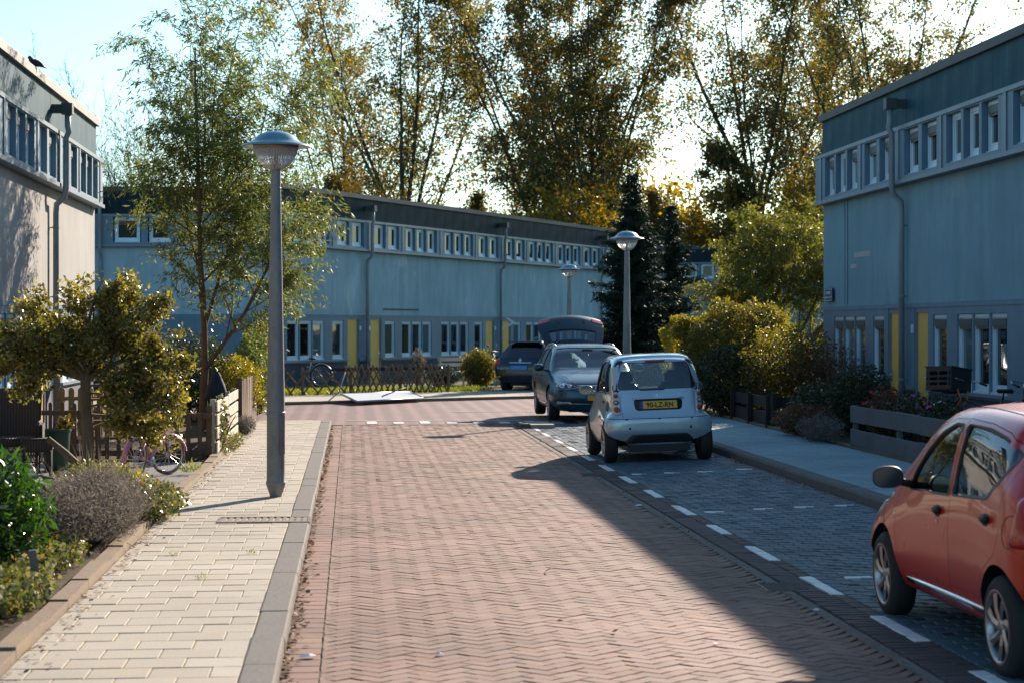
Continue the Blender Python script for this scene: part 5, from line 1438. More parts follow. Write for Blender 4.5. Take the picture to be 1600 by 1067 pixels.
# ---------------------------------------------------------------- red hatchback in the foreground
def red_car():
    def rear(f, dx, dz=0):
        w = (.66, .78, .80, .76, .58)
        return ST((-1.60 + dx, -1.70 + dx, -1.70 + dx, -1.60 + dx, -1.38 + dx * .9), (.26, .45, .70, .95, 1.35 - dz), tuple(a * f for a in w), .07, .01)
    st = [rear(0, 0, .05), rear(.4, .003, .04), rear(.72, .02, .025), rear(.88, .06, .012), rear(.96, .13, .004), rear(1, .25),
          ST((-1.25, -1.25, -1.25, -1.22, -1.14), (.22, .45, .70, .94, 1.385), (.70, .812, .80, .765, .585), .07, .018),
          ST((-.8, -.8, -.8, -.8, -.8), (.2, .45, .70, .925, 1.415), (.72, .795, .79, .765, .60), .07, .025),
          ST((-.3, -.3, -.3, -.3, -.35), (.2, .45, .68, .90, 1.425), (.72, .785, .785, .76, .61), .07, .025),
          ST((.15, .15, .15, .15, .0), (.2, .45, .68, .885, 1.41), (.72, .785, .782, .755, .605), .07, .025),
          ST((.55, .55, .55, .58, .28), (.2, .45, .68, .87, 1.325), (.72, .79, .78, .745, .60), .06, .025),
          ST((.85, .85, .86, .88, .60), (.2, .45, .67, .86, 1.14), (.72, .805, .785, .735, .615), .05, .02),
          ST((1.08, 1.08, 1.08, 1.08, .95), (.22, .45, .65, .83, .955), (.70, .812, .785, .70, .62), .04, .01),
          ST((1.32, 1.34, 1.33, 1.30, 1.22), (.22, .45, .62, .76, .86), (.66, .80, .76, .64, .56), .035, 0),
          ST((1.54, 1.58, 1.56, 1.50, 1.42), (.23, .45, .58, .68, .76), (.58, .72, .68, .56, .48), .03, 0),
          ST((1.64, 1.69, 1.66, 1.59, 1.51), (.24, .45, .55, .63, .70), (.40, .50, .46, .36, .30), .03, 0),
          ST((1.66, 1.715, 1.68, 1.61, 1.53), (.24, .45, .54, .62, .68), (0, 0, 0, 0, 0), .03, 0)]
    fw = smooth_poly([(.56, .875), (-.31, .905), (-.29, 1.305), (-.12, 1.30), (.08, 1.235), (.30, 1.125), (.46, 1.0)], 2, .035)
    rwin = smooth_poly([(-.40, .91), (-1.02, .95), (-1.18, 1.06), (-1.28, 1.19), (-1.05, 1.26), (-.75, 1.295), (-.39, 1.312)], 2, .035)
    rear_w = smooth_poly([(-.58, 1.0), (.58, 1.0), (.50, 1.33), (-.50, 1.33)], 2)
    ws = smooth_poly([(-.66, .93), (.66, .93), (.55, 1.36), (-.55, 1.36)], 2)
    dF = [(.66, .30), (-.345, .30), (-.345, 1.20), (-.34, 1.345), (-.08, 1.335), (.17, 1.255), (.42, 1.12), (.62, .96), (.79, .86), (.79, .60)]
    dR = [(-.355, .30), (-.90, .30), (-.96, .44), (-1.05, .56), (-1.24, .66), (-1.30, .80), (-1.28, .98), (-1.36, 1.20), (-1.06, 1.30), (-.76, 1.335), (-.355, 1.348)]
    cfg = dict(R=.275, tw=.165, track=.725, ax_r=-1.28, ax_f=1.06, archR=.325, arch_in=.48, spokes=7, twist=.35, rimR=.72, floor=.16, nu=120, nv=44, glass='car_glass',
        cabin=dict(bottom=[(-1.35, .68, .45), (.85, .68, .45)], top=[(-1.2, .50, 1.335), (.08, .52, 1.355)]),
        windows=[('front_side_window', 'y', fw, .3, 1.2, lambda c, n: c.y > .3), ('front_side_window', 'y', fw, -1.2, -.3, lambda c, n: c.y < -.3),
                 ('rear_side_window', 'y', rwin, .3, 1.2, lambda c, n: c.y > .3), ('rear_side_window', 'y', rwin, -1.2, -.3, lambda c, n: c.y < -.3),
                 ('rear_window', 'x', rear_w, -2, -1.0, lambda c, n: c.x < -1 and n.x < -.3), ('windscreen', 'x', ws, .12, 1.6, lambda c, n: c.x > .05 and n.x > .2 and c.z > .85)],
        panels=[('front_door', 'y', dF, .4, 1.2, ''), ('front_door', 'y', dF, -1.2, -.4, ''), ('rear_door', 'y', dR, .4, 1.2, ''), ('rear_door', 'y', dR, -1.2, -.4, '')])
    root, bvh = build_car('parked_car', 'red five-door hatchback cut off by the right edge of the picture', 'car', st, (4.27, 11.80, .02), PI / 2, 0, M['redpaint'], cfg)
    for s in (1, -1):
        # black window surrounds and pillar covers
        for pl in (fw, rwin):
            out = grow_poly(pl, .022); inn = grow_poly(pl, -.004); n = len(pl); V = []
            for q_, of in ((out, .002), (inn, .003), (inn, -.02)):
                for (x, z) in q_:
                    h, nn = surf(bvh, (x, 3 * s, z), (0, -s, 0)); V.append(h + nn * of if h is not None else Vector((x, .7 * s, z)))
            F = [(a * n + i, a * n + (i + 1) % n, (a + 1) * n + (i + 1) % n, (a + 1) * n + i) for a in range(2) for i in range(n)]
            m = MB(); m.smooth = True; m.add(V, F); m.build('window_seal', M['trim'], root, fixn=True)
        d = [p for p in cfg['made']['front_door']][0 if s > 0 else 1]; d2 = cfg['made']['rear_door'][0 if s > 0 else 1]
        for (x, z, par) in ((-.13, .795, d), (-1.06, .83, d2)):
            patch(bvh, smooth_poly([(x - .05, z - .035), (x + .06, z - .035), (x + .06, z + .035), (x - .05, z + .035)], 2), 'y', s, .0005, .001).build('handle_recess', M['trim'], par, fixn=True)
            m = MB(); m.smooth = True; h, nn = surf(bvh, (x, 3 * s, z), (0, -s, 0)); m.rbox((h.x - .015, h.y + s * .018, h.z + .005), (.11, .025, .05), None, .012, 2); m.build('handle', M['trim'], par, fixn=True)
        h, nn = surf(bvh, (-.13, 3 * s, .735), (0, -s, 0)); m = MB(); m.lathe([(.011, 0), (.011, .004)], (h.x, h.y + s * .001, h.z), 10, Matrix.Rotation(-s * PI / 2, 3, 'X')); m.build('lock', M['chrome'], d)
        patch(bvh, ell(.93, .80, .026, .018, 14), 'y', s, .002, .008).build('side_indicator', M['lens_white'], root, fixn=True)
        patch(bvh, smooth_poly([(.62, .285), (.62, .32), (-.95, .335), (-.95, .30)], 0), 'y', s, .004, .010).build('sill_strip', M['chrome'], root, fixn=True)
        m = mirror(root, .50, s * .79, .955, s, 'trim', .19, .135)
        patch(bvh, smooth_poly([(1.50, .60), (1.30, .66), (1.16, .74), (1.30, .745), (1.48, .70)], 2), 'y', s, .002, .01).build('headlight', M['lens_white'], root, fixn=True)
        patch(bvh, smooth_poly([(-1.63, .72), (-1.48, .72), (-1.46, .98), (-1.55, 1.02), (-1.62, .9)], 2), 'y', s, .002, .014).build('tail_light', M['lens_red'], root, fixn=True)
    seam(bvh, ell(-1.45, .80, .085, .085, 24) + [ell(-1.45, .80, .085, .085, 24)[0]], 'y', 1, .003).build('fuel_flap', M['trim'], root)
    seam(bvh, [(1.1, .73), (.95, .5), (.93, .36)], 'y', 1, .002).build('wing_seam', M['trim'], root)
    for s in (1, -1):
        pts = []
        for x in np.linspace(.35, -1.2, 26):
            h, nn = surf(bvh, (x, s * .50, 3), (0, 0, -1)); pts.append(h)
        m = MB(); m.tube(pts, .005, 5); m.build('roof_drip_rail', M['trim'], root)
    for x in (-.05,):
        for s in (1, -1): seatback(root, x - .12, s * .34, .52, .58, .48, -14)
    seatback(root, -.95, 0, .50, .48, 1.1, -16, head=False)
    m = MB(); m.rbox((.62, 0, .82), (.3, 1.3, .18), None, .05, 2); m.build('dashboard', M['cabin'], root, fixn=True)
    m = MB(); m.smooth = True; R = Matrix.Rotation(rad(65), 3, 'Y'); m.tube([Vector((.38, .34, .92)) + R @ Vector((.18 * math.cos(a), .18 * math.sin(a), 0)) for a in [i * PI / 10 for i in range(21)]], .014, 6); m.build('steering_wheel', M['cabin'], root)
    return root
red = red_car(); red.rotation_euler = (rad(-2.0), 0, PI / 2)

# ---------------------------------------------------------------- dark blue estate with its tailgate up, facing the camera
def estate():
    def rear(f, dx, dz=0):
        w = (.76, .88, .90, .86, .62)
        return ST((-2.28 + dx, -2.36 + dx, -2.36 + dx, -2.28 + dx, -2.0 + dx * .8), (.28, .50, .75, .98, 1.46 - dz), tuple(a * f for a in w), .07, .01)
    st = [rear(0, 0, .04), rear(.5, .01, .03), rear(.85, .07, .015), rear(.97, .17), rear(1, .3),
          ST((-1.5, -1.5, -1.5, -1.5, -1.4), (.2, .5, .75, .97, 1.49), (.80, .905, .90, .87, .63), .075, .02),
          ST((-.6, -.6, -.6, -.6, -.6), (.18, .5, .74, .95, 1.50), (.80, .90, .90, .87, .65), .075, .03),
          ST((.2, .2, .2, .2, .0), (.18, .5, .73, .93, 1.49), (.80, .90, .895, .865, .65), .075, .03),
          ST((.75, .75, .75, .80, .35), (.18, .5, .72, .92, 1.41), (.80, .90, .89, .85, .65), .07, .03),
          ST((1.05, 1.05, 1.05, 1.10, .80), (.18, .5, .71, .90, 1.17), (.80, .905, .89, .83, .69), .05, .02),
          ST((1.30, 1.30, 1.30, 1.30, 1.20), (.18, .5, .70, .87, .985), (.80, .912, .885, .80, .72), .04, .005),
          ST((1.70, 1.70, 1.70, 1.70, 1.65), (.19, .5, .68, .81, .91), (.78, .912, .87, .76, .68), .035, 0),
          ST((2.05, 2.07, 2.07, 2.05, 2.0), (.20, .5, .66, .75, .83), (.74, .88, .84, .74, .66), .035, 0),
          ST((2.22, 2.26, 2.25, 2.22, 2.17), (.21, .48, .64, .72, .775), (.68, .80, .77, .70, .62), .03, 0),
          ST((2.31, 2.35, 2.34, 2.30, 2.26), (.21, .47, .62, .69, .735), (.52, .62, .60, .55, .48), .025, 0),
          ST((2.335, 2.38, 2.365, 2.33, 2.29), (.21, .46, .60, .67, .71), (.25, .32, .32, .30, .28), .02, 0),
          ST((2.34, 2.385, 2.37, 2.335, 2.295), (.21, .46, .60, .67, .71), (0, 0, 0, 0, 0), .02, 0)]
    f1 = smooth_poly([(.80, .985), (-.20, .99), (-.20, 1.40), (.05, 1.395), (.40, 1.29)], 2)
    f2 = smooth_poly([(-.30, .99), (-1.15, 1.005), (-1.12, 1.38), (-.30, 1.40)], 2)
    f3 = smooth_poly([(-1.27, 1.01), (-1.95, 1.05), (-1.82, 1.30), (-1.24, 1.37)], 2)
    ws = smooth_poly([(-.72, 1.03), (.72, 1.03), (.70, 1.08), (.60, 1.42), (-.60, 1.42), (-.70, 1.08)], 2)
    rw = smooth_poly([(-.62, .62), (.62, .62), (.62, 1.0), (.52, 1.40), (-.52, 1.40), (-.62, 1.0)], 2)
    C = lambda s: (lambda c, n: c.y * s > .3)
    cfg = dict(R=.325, tw=.215, track=.785, ax_r=-1.37, ax_f=1.42, archR=.385, arch_in=.52, spokes=5, twist=.0, rimR=.70, floor=.17, nu=100, nv=40, glass='car_glass',
        cabin=dict(bottom=[(-2.2, .74, .55), (1.0, .76, .55)], top=[(-1.95, .56, 1.44), (.18, .57, 1.44)]),
        windows=[('side_window', 'y', f1, .3, 1.4, C(1)), ('side_window', 'y', f1, -1.4, -.3, C(-1)), ('side_window', 'y', f2, .3, 1.4, C(1)), ('side_window', 'y', f2, -1.4, -.3, C(-1)), ('side_window', 'y', f3, .3, 1.4, C(1)), ('side_window', 'y', f3, -1.4, -.3, C(-1)),
                 ('windscreen', 'x', ws, .3, 2.0, lambda c, n: c.x > .15 and n.x > .2 and c.z > .95)],
        panels=[('front_door', 'y', [(.86, .35), (-.24, .35), (-.24, .975), (.93, .965), (.93, .6)], .5, 1.4, ''), ('front_door', 'y', [(.86, .35), (-.24, .35), (-.24, .975), (.93, .965), (.93, .6)], -1.4, -.5, ''),
                ('rear_door', 'y', [(-.25, .35), (-.95, .35), (-1.12, .55), (-1.22, .98), (-.25, .98)], .5, 1.4, ''), ('rear_door', 'y', [(-.25, .35), (-.95, .35), (-1.12, .55), (-1.22, .98), (-.25, .98)], -1.4, -.5, '')])
    root, bvh = build_car('parked_car', 'dark blue estate car facing the camera with its tailgate raised, behind the silver car', 'car', st, (4.78, 41.0, .045), -PI / 2, 0, M['bluepaint'], cfg)
    # the rear opening is real: cut out here
    b = [o for o in bpy.data.objects if o.parent == root and o.name.startswith('body')][0]
    me = boolean(b.data, merged([prism_axis(rw, 'x', -3, -1.7)], M['trim'])); finish(me); b.data = me
    # bonnet seams, grille, lamps
    for s in (1, -1):
        pc = smooth_poly([(s * .845, .66), (s * .80, .76), (s * .62, .745), (s * .42, .695), (s * .40, .655), (s * .62, .64), (s * .80, .635)], 2)
        if s < 0: pc = pc[::-1]
        hl = patch(bvh, pc, 'x', 1, .001, .008).build('headlight', M['lens_smoke'], root, fixn=True)
        for y, q in ((.56, .042), (.70, .048)): patch(bvh, ell(s * y, .692, q, q * .8, 16), 'x', 1, .010, .008).build('lamp_reflector', M['chrome'], hl, fixn=True)
        pl = [(s * .40, .648), (s * .62, .630), (s * .80, .628), (s * .80, .634), (s * .62, .638), (s * .40, .656)]
        patch(bvh, pl if s > 0 else pl[::-1], 'x', 1, .006, .008).build('lamp_trim', M['chrome'], hl, fixn=True)
        pf = smooth_poly([(s * .80, .34), (s * .80, .405), (s * .56, .395), (s * .50, .35)], 1)
        fg = patch(bvh, pf if s > 0 else pf[::-1], 'x', 1, .001, .005).build('fog_light', M['lens_white'], root, fixn=True)
        mirror(root, .74, s * .90, 1.03, s, 'bluepaint', .22, .15)
        # roof rails
        pts = []
        for x in np.linspace(.05, -1.85, 20):
            h, nn = surf(bvh, (x, s * .60, 3), (0, 0, -1)); k = 1 - abs((x + .9) / .95) ** 6; pts.append(h + Vector((0, 0, .035 * k)))
        m = MB(); m.smooth = True; m.tube(pts, .016, 8); m.build('roof_rail', M['metal'], root)
        seam(bvh, [(1.25, s * .70), (1.7, s * .62), (2.1, s * .50), (2.22, s * .42)], 'z', 1, .004).build('bonnet_seam', M['trim'], root)
        patch(bvh, smooth_poly([(.75, .30), (.75, .33), (-.95, .34), (-.95, .31)], 0), 'y', s, .002, .008).build('sill_strip', M['chrome'], root, fixn=True)
        for nm_, x in (('front_door', -.1), ('rear_door', -1.03)):
            dd = cfg['made'][nm_][0 if s > 0 else 1]; h, nn = surf(bvh, (x, 3 * s, .86), (0, -s, 0)); m = MB(); m.rbox((h.x, h.y + s * .02, h.z), (.18, .025, .035), None, .01, 1); m.build('handle', M['bluepaint'], dd, fixn=True)
    patch(bvh, smooth_poly([(-.41, .60), (.41, .60), (.42, .70), (-.42, .70)], 1), 'x', 1, .001, .004).build('grille', M['trim'], root, fixn=True)
    for z in (.615, .645, .673, .70):
        patch(bvh, [(-.41, z), (.41, z), (.41, z + .009), (-.41, z + .009)], 'x', 1, .006, .008).build('grille_bar', M['chrome'], root, fixn=True)
    patch(bvh, ell(0, .66, .062, .062, 22), 'x', 1, .012, .010).build('emblem', M['chrome'], root, fixn=True)
    patch(bvh, smooth_poly([(-.78, .30), (.78, .30), (.70, .44), (-.70, .44)], 1), 'x', 1, .0005, .002).build('lower_grille', M['trim'], root, fixn=True)
    patch(bvh, [(-.56, .352), (.56, .352), (.56, .362), (-.56, .362)], 'x', 1, .004, .008).build('chrome_strip', M['chrome'], root, fixn=True)
    h, nn = surf(bvh, (4, 0, .50), (-1, 0, 0)); plate(root, 'HL-   ', (h.x + .02, 0, .475), (0, 0, PI / 2), .52, .11)
    # raised tailgate: hinged at the roof's rear edge
    tg = bpy.data.objects.new('tailgate', None); COL.objects.link(tg); tg.parent = root; tg.location = (-1.93, 0, 1.47); tg.rotation_euler = (0, rad(29), 0); tg.empty_display_size = .1
    # panel local: extends along -x from hinge, arched section
    def gate_pt(u, v, off=0):     # u 0..1 from hinge to tip, v -1..1
        w = .60 + .12 * min(1, u * 1.6) - .05 * max(0, u - .75) * 4
        x = -1.08 * u; z = .10 * math.sin(u * PI * .55) * (1 - .25 * v * v) + .05 - .10 * v * v - .20 * max(0, u - .85) ** 1.0 + off
        return Vector((x, v * w, z))
    V = []; F = []; nu, nv = 22, 25
    for layer, off in ((0, 0), (1, -.055)):
        for i in range(nu):
            for j in range(nv): V.append(gate_pt(i / (nu - 1), -1 + 2 * j / (nv - 1), off))
    hole = lambda i, j: 2 <= i < 9 and 3 <= j < nv - 4
    K = nu * nv
    for i in range(nu - 1):
        for j in range(nv - 1):
            a = i * nv + j
            if hole(i, j): continue
            F += [(a, a + 1, a + nv + 1, a + nv), (K + a, K + a + nv, K + a + nv + 1, K + a + 1)]
    def side(a, b): F.append((a, b, K + b, K + a))
    for i in range(nu - 1):
        side(i * nv, i * nv + nv); side(i * nv + nv - 1 + nv, i * nv + nv - 1)
    for j in range(nv - 1): side(j + 1, j); side((nu - 1) * nv + j, (nu - 1) * nv + j + 1)
    for i in range(nu - 1):
        for j in range(nv - 1):
            if hole(i, j):
                a = i * nv + j
                if not hole(i - 1, j): side(a, a + 1)
                if not hole(i + 1, j): side(a + nv + 1, a + nv)
                if not hole(i, j - 1): side(a + nv, a)
                if not hole(i, j + 1): side(a + 1, a + nv + 1)
    m = MB(); m.add(V, F); p = m.build('gate_panel', M['gatepaint'], tg, fixn=True); finish(p.data, 40)
    V = []; F = []
    for i in range(2, 10):
        for j in range(3, nv - 3): V.append(gate_pt(i / (nu - 1), -1 + 2 * j / (nv - 1), -.018))
    w_ = nv - 6
    for i in range(7):
        for j in range(w_ - 1): a = i * w_ + j; F.append((a, a + 1, a + w_ + 1, a + w_))
    m = MB(); m.smooth = True; m.add(V, F); m.build('gate_window', M['car_glass'], tg)
    for s in (1, -1):
        V = [gate_pt(u, s * v, o_) for o_ in (.012, -.05) for (u, v) in ((.74, .99), (.74, .66), (.86, .66), (.88, .99))]
        m = MB(); m.add(V, [(0, 1, 2, 3), (4, 7, 6, 5), (0, 4, 5, 1), (1, 5, 6, 2), (2, 6, 7, 3), (3, 7, 4, 0)]); m.build('tail_light', M['lens_red'], tg, fixn=True)
        m = MB(); m.smooth = True; m.tube([(-1.98, s * .58, 1.28), (-2.45, s * .62, 1.72)], [.014, .009], 8); m.build('gas_strut', M['black'], root)
    m = MB(); V = [gate_pt(.66 + .1 * a, .42 * b, .01 + .0 * a) for a in (0, 1) for b in (-1, 1)] + [gate_pt(.66 + .1 * a, .42 * b, -.01) for a in (0, 1) for b in (-1, 1)]
    m.add(V, [(0, 1, 3, 2), (4, 6, 7, 5), (0, 4, 5, 1), (2, 3, 7, 6), (0, 2, 6, 4), (1, 5, 7, 3)]); m.build('handle_recess', M['trim'], tg, fixn=True)
    for (x, ys, w) in ((-.05, (.38, -.38), .5), (-1.0, (.4, -.4), .5)):
        for y in ys: seatback(root, x, y, .62, .56, w, -12)
    m = MB(); m.rbox((.88, 0, .93), (.4, 1.45, .16), None, .05, 2); m.build('dashboard', M['cabin'], root, fixn=True)
    m = MB(); m.smooth = True; R = Matrix.Rotation(rad(65), 3, 'Y'); m.tube([Vector((.50, .38, 1.0)) + R @ Vector((.18 * math.cos(a), .18 * math.sin(a), 0)) for a in [i * PI / 10 for i in range(21)]], .014, 6); m.build('steering_wheel', M['cabin'], root)
    m = MB(); m.rbox((.42, 0, 1.36), (.03, .22, .06), None, .012, 1); m.build('rear_view_mirror', M['trim'], root)
    m = MB(); m.smooth = True; m.tube([(.95, .55, 1.0), (.92, .1, 1.035), (.90, -.05, 1.06)], .008, 5); m.tube([(.95, -.15, 1.0), (.93, -.45, 1.03), (.92, -.62, 1.05)], .008, 5); m.build('wiper', M['trim'], root)
    return root
est = estate()

# ---------------------------------------------------------------- dark hatchback farther off, seen from behind
def far_car():
    def rear(f, dx, dz=0):
        w = (.70, .83, .85, .78, .56)
        return ST((-1.96 + dx, -2.03 + dx, -2.03 + dx, -1.92 + dx, -1.50 + dx * .8), (.28, .48, .74, .98, 1.42 - dz), tuple(a * f for a in w), .07, .01)
    st = [rear(0, 0, .04), rear(.5, .01, .03), rear(.84, .06, .015), rear(.96, .15), rear(1, .28),
          ST((-1.2, -1.2, -1.2, -1.2, -1.1), (.2, .48, .74, .96, 1.45), (.76, .87, .86, .80, .58), .075, .02),
          ST((-.3, -.3, -.3, -.3, -.3), (.2, .48, .73, .93, 1.46), (.76, .85, .85, .80, .60), .075, .03),
          ST((.4, .4, .4, .45, .1), (.2, .48, .72, .91, 1.42), (.76, .85, .85, .79, .60), .07, .03),
          ST((.95, .95, .95, 1.0, .72), (.2, .48, .70, .88, 1.10), (.76, .86, .84, .76, .64), .05, .02),
          ST((1.3, 1.3, 1.3, 1.3, 1.22), (.2, .48, .68, .82, .93), (.74, .86, .82, .72, .64), .04, 0),
          ST((1.75, 1.78, 1.77, 1.72, 1.66), (.22, .48, .62, .72, .80), (.66, .76, .72, .62, .54), .03, 0),
          ST((1.96, 2.0, 1.98, 1.92, 1.85), (.24, .47, .58, .66, .72), (.3, .4, .38, .32, .28), .03, 0),
          ST((1.97, 2.01, 1.99, 1.93, 1.86), (.24, .47, .58, .66, .72), (0, 0, 0, 0, 0), .03, 0)]
    rw = smooth_poly([(-.60, 1.03), (.60, 1.03), (.64, 1.08), (.50, 1.36), (-.50, 1.36), (-.64, 1.08)], 2)
    sw = smooth_poly([(.75, .97), (-1.2, 1.01), (-1.15, 1.30), (-.9, 1.36), (.0, 1.37), (.4, 1.22)], 2)
    ws = smooth_poly([(-.64, .98), (.64, .98), (.54, 1.36), (-.54, 1.36)], 2)
    C = lambda s: (lambda c, n: c.y * s > .3)
    cfg = dict(R=.31, tw=.2, track=.73, ax_r=-1.2, ax_f=1.29, archR=.36, arch_in=.5, spokes=5, twist=0, floor=.18, nu=70, nv=32, glass='car_glass_dark',
        cabin=dict(bottom=[(-1.7, .7, .55), (.85, .7, .55)], top=[(-1.4, .52, 1.40), (.15, .53, 1.40)]),
        windows=[('rear_window', 'x', rw, -2.3, -1.25, lambda c, n: c.x < -1.2 and n.x < -.3), ('side_window', 'y', sw, .3, 1.4, C(1)), ('side_window', 'y', sw, -1.4, -.3, C(-1)), ('windscreen', 'x', ws, .2, 1.8, lambda c, n: c.x > .1 and n.x > .2 and c.z > .93)],
        panels=[('tailgate', 'x', smooth_poly([(-.62, .62), (.62, .62), (.60, 1.0), (-.60, 1.0)], 1), -2.4, -1.75, '')])
    root, bvh = build_car('parked_car', 'dark hatchback with a blue plate, farthest of the cars, beside the white slatted fence', 'car', st, (5.7, 58.6, .03), rad(62), 0, M['darkpaint'], cfg)
    for s in (1, -1):
        pc = smooth_poly([(s * .84, .98), (s * .84, .76), (s * .64, .80), (s * .62, .96)], 1)
        patch(bvh, pc if s > 0 else pc[::-1], 'x', -1, .002, .014).build('tail_light', M['lens_red'], root, fixn=True)
        pc = [(s * .76, .42), (s * .60, .42), (s * .60, .47), (s * .76, .47)]
        patch(bvh, pc if s < 0 else pc[::-1], 'x', -1, .002, .006).build('reflector', M['lens_orange'], root, fixn=True)
        mirror(root, .72, s * .86, 1.0, s, 'darkpaint', .2, .14)
        patch(bvh, smooth_poly([(1.75, .60), (1.5, .68), (1.4, .76), (1.6, .74), (1.75, .70)], 2), 'y', s, .002, .01).build('headlight', M['lens_white'], root, fixn=True)
    h, nn = surf(bvh, (-4, 0, .72), (1, 0, 0)); plate(root, '', (h.x - .012, 0, .72), (0, 0, -PI / 2), .52, .12, 'plate_tb', strip=False)
    patch(bvh, ell(0, .93, .05, .065, 4), 'x', -1, .004, .01).build('emblem', M['chrome'], root, fixn=True)
    patch(bvh, smooth_poly([(-.35, .84), (.35, .84), (.35, .865), (-.35, .865)], 0), 'x', -1, .003, .006).build('chrome_strip', M['chrome'], root, fixn=True)
    m = MB(); m.rbox((-1.50, 0, 1.425), (.2, 1.05, .03), Matrix.Rotation(rad(6), 3, 'Y'), .01, 1); m.build('roof_spoiler', M['darkpaint'], root, fixn=True)
    for y in (.36, -.36): seatback(root, -.1, y, .55, .55, .48, -12)
    return root
farc = far_car()
# ================================================================ street lamps
def polemat():
    t = NT('galvanised_pole'); v = t.obj()
    c = t.ramp(t.noise(t.scalev(v, (1, 1, .35)), 7, 6, .7), [(.3, (.17, .175, .175)), (.7, (.30, .305, .30))])
    c = t.mix(t.ramp(t.noise(v, 22, 4, .8), [(.60, (0, 0, 0)), (.72, (.7,) * 3)]), c, (.14, .11, .09))
    t.bsdf(c, .55, .35, t.bump(t.noise(v, 60, 3), .25, .003), spec=.4); return t.fin()
M['pole'] = polemat()
M['cap'] = simple('lamp_cap_paint', (.13, .29, .34), .35, .2, coat=.3, var=.12, dirt=(.24, .22, .18))
M['copper'] = simple('lamp_collar', (.33, .22, .18), .45, .4, var=.2)
def bowlmat():
    t = NT('ribbed_lamp_bowl'); p = t.bsdf((.80, .78, .74), .22, 0, None, spec=.6, trans=.55); p.inputs['IOR'].default_value = 1.3; return t.fin()
M['bowl'] = bowlmat()
def lamp(label, loc, grp='street lamps along the street'):
    e = empty('street_lamp', label, 'street lamp', loc, .3, grp)
    m = MB(); m.smooth = True
    m.lathe([(.062, 0), (.066, .02), (.10, .12), (.105, .15), (.096, .17), (.095, .3), (.094, 1.0), (.082, 1.6), (.070, 2.3), (.058, 2.9), (.051, 3.43), (.0, 3.43)], n=28, cap=False)
    p = m.build('pole', M['pole'], e, sharp=30)
    m = MB(); m.box(-.035, .035, -.1, -.0935, .45, .86); m.build('service_door', M['pole'], e, rot=(0, 0, .5))
    for pr in ([(.0545, 3.22), (.0565, 3.225), (.0565, 3.235), (.054, 3.24)], [(.098, .86), (.1, .865), (.1, .885), (.0955, .89)]): m = MB(); m.lathe(pr, n=24); m.build('clamp_ring', M['pole'], e)
    # ribbed bowl
    n = 96; V = []; F = []; prof = [(.055, 3.425), (.085, 3.435), (.14, 3.475), (.185, 3.53), (.215, 3.59), (.232, 3.645)]
    for r, z in prof:
        for i in range(n):
            a = 2 * PI * i / n; q = r * (1 + (.018 if i % 2 else -.012)); V.append((q * math.cos(a), q * math.sin(a), z))
    for j in range(len(prof) - 1):
        for i in range(n): k = (i + 1) % n; F.append((j * n + i, j * n + k, (j + 1) * n + k, (j + 1) * n + i))
    F.append(tuple(range(n))[::-1]); m = MB(); m.add(V, F); m.build('bowl', M['bowl'], e)
    m = MB(); m.smooth = True; m.lathe([(.02, 3.46), (.035, 3.5), (.035, 3.6), (.02, 3.62)], n=14); m.build('bulb', M['white'], e)
    m = MB(); m.smooth = True; m.lathe([(.233, 3.6451), (.240, 3.65), (.240, 3.69), (.22, 3.695)], n=48, cap=False); m.build('collar', M['copper'], e)
    m = MB(); m.smooth = True; m.lathe([(.20, 3.696), (.30, 3.684), (.358, 3.666), (.366, 3.67), (.355, 3.684), (.29, 3.706), (.262, 3.714), (.236, 3.738), (.19, 3.785), (.12, 3.818), (.05, 3.832), (.018, 3.835), (.018, 3.855), (.0, 3.858)], n=56, cap=False)
    m.build('lamp_shade', M['cap'], e, sharp=60)
    return e
l1 = lamp('large street lamp with ribbed glass bowl on the pale left pavement, nearest the camera', (-.79, 21.23, LWZ))
for lb, loc in (('street lamp behind the silver car in front of the spruce, middle one of three', (5.83, 42.26, SWZ - .1)), ('smallest and farthest of the three street lamps, before the long terrace', (6.75, 62.0, .0))):
    c = copy_tree(l1); c.location = loc; c['label'] = lb; c['group'] = 'street lamps along the street'

# ================================================================ fences
def plankbox(name, mat, parent, a, b, w, h, z, jit=0.0, r=random, th=None):
    """board from a to b (xy), thickness w, height h, bottom z"""
    a = Vector((a[0], a[1], 0)); b = Vector((b[0], b[1], 0)); d = b - a; L = d.length; ang = math.atan2(d.y, d.x)
    m = MB(); m.rbox((L / 2, 0, h / 2), (L, w, h), None, min(.006, w * .2), 1)
    o = m.build(name, mat, parent, loc=(a.x, a.y, z + r.uniform(-jit, jit)), rot=(r.uniform(-jit, jit) * 2, r.uniform(-jit, jit), ang)); return o
def board_fence(name, label, a, b, boards, posts, mat, z0, pw=.08, ph=.9, seglen=99, jit=.003, cat='fence', postmat=None, side=1):
    e = empty(name, label, cat, (a[0], a[1], 0)); d = Vector((b[0] - a[0], b[1] - a[1])); L = d.length; d.normalize(); n = Vector((-d.y, d.x)) * side; r = random.Random(int(L * 100))
    k = max(1, round(L / seglen))
    for (z, h) in boards:
        for i in range(k):
            p = d * (L * i / k + .003); q = d * (L * (i + 1) / k - .003); plankbox('board', mat, e, p + n * .04, q + n * .04, .028, h, z0 + z, jit, r)
    for i in range(posts):
        p = d * (.05 + (L - .1) * i / max(1, posts - 1)) - n * (pw / 2 - .02)
        m = MB(); m.rbox((0, 0, ph / 2), (pw, pw, ph), None, .006, 1); m.build('post', postmat or mat, e, loc=(p.x, p.y, z0), rot=(0, 0, math.atan2(d.y, d.x)))
    return e
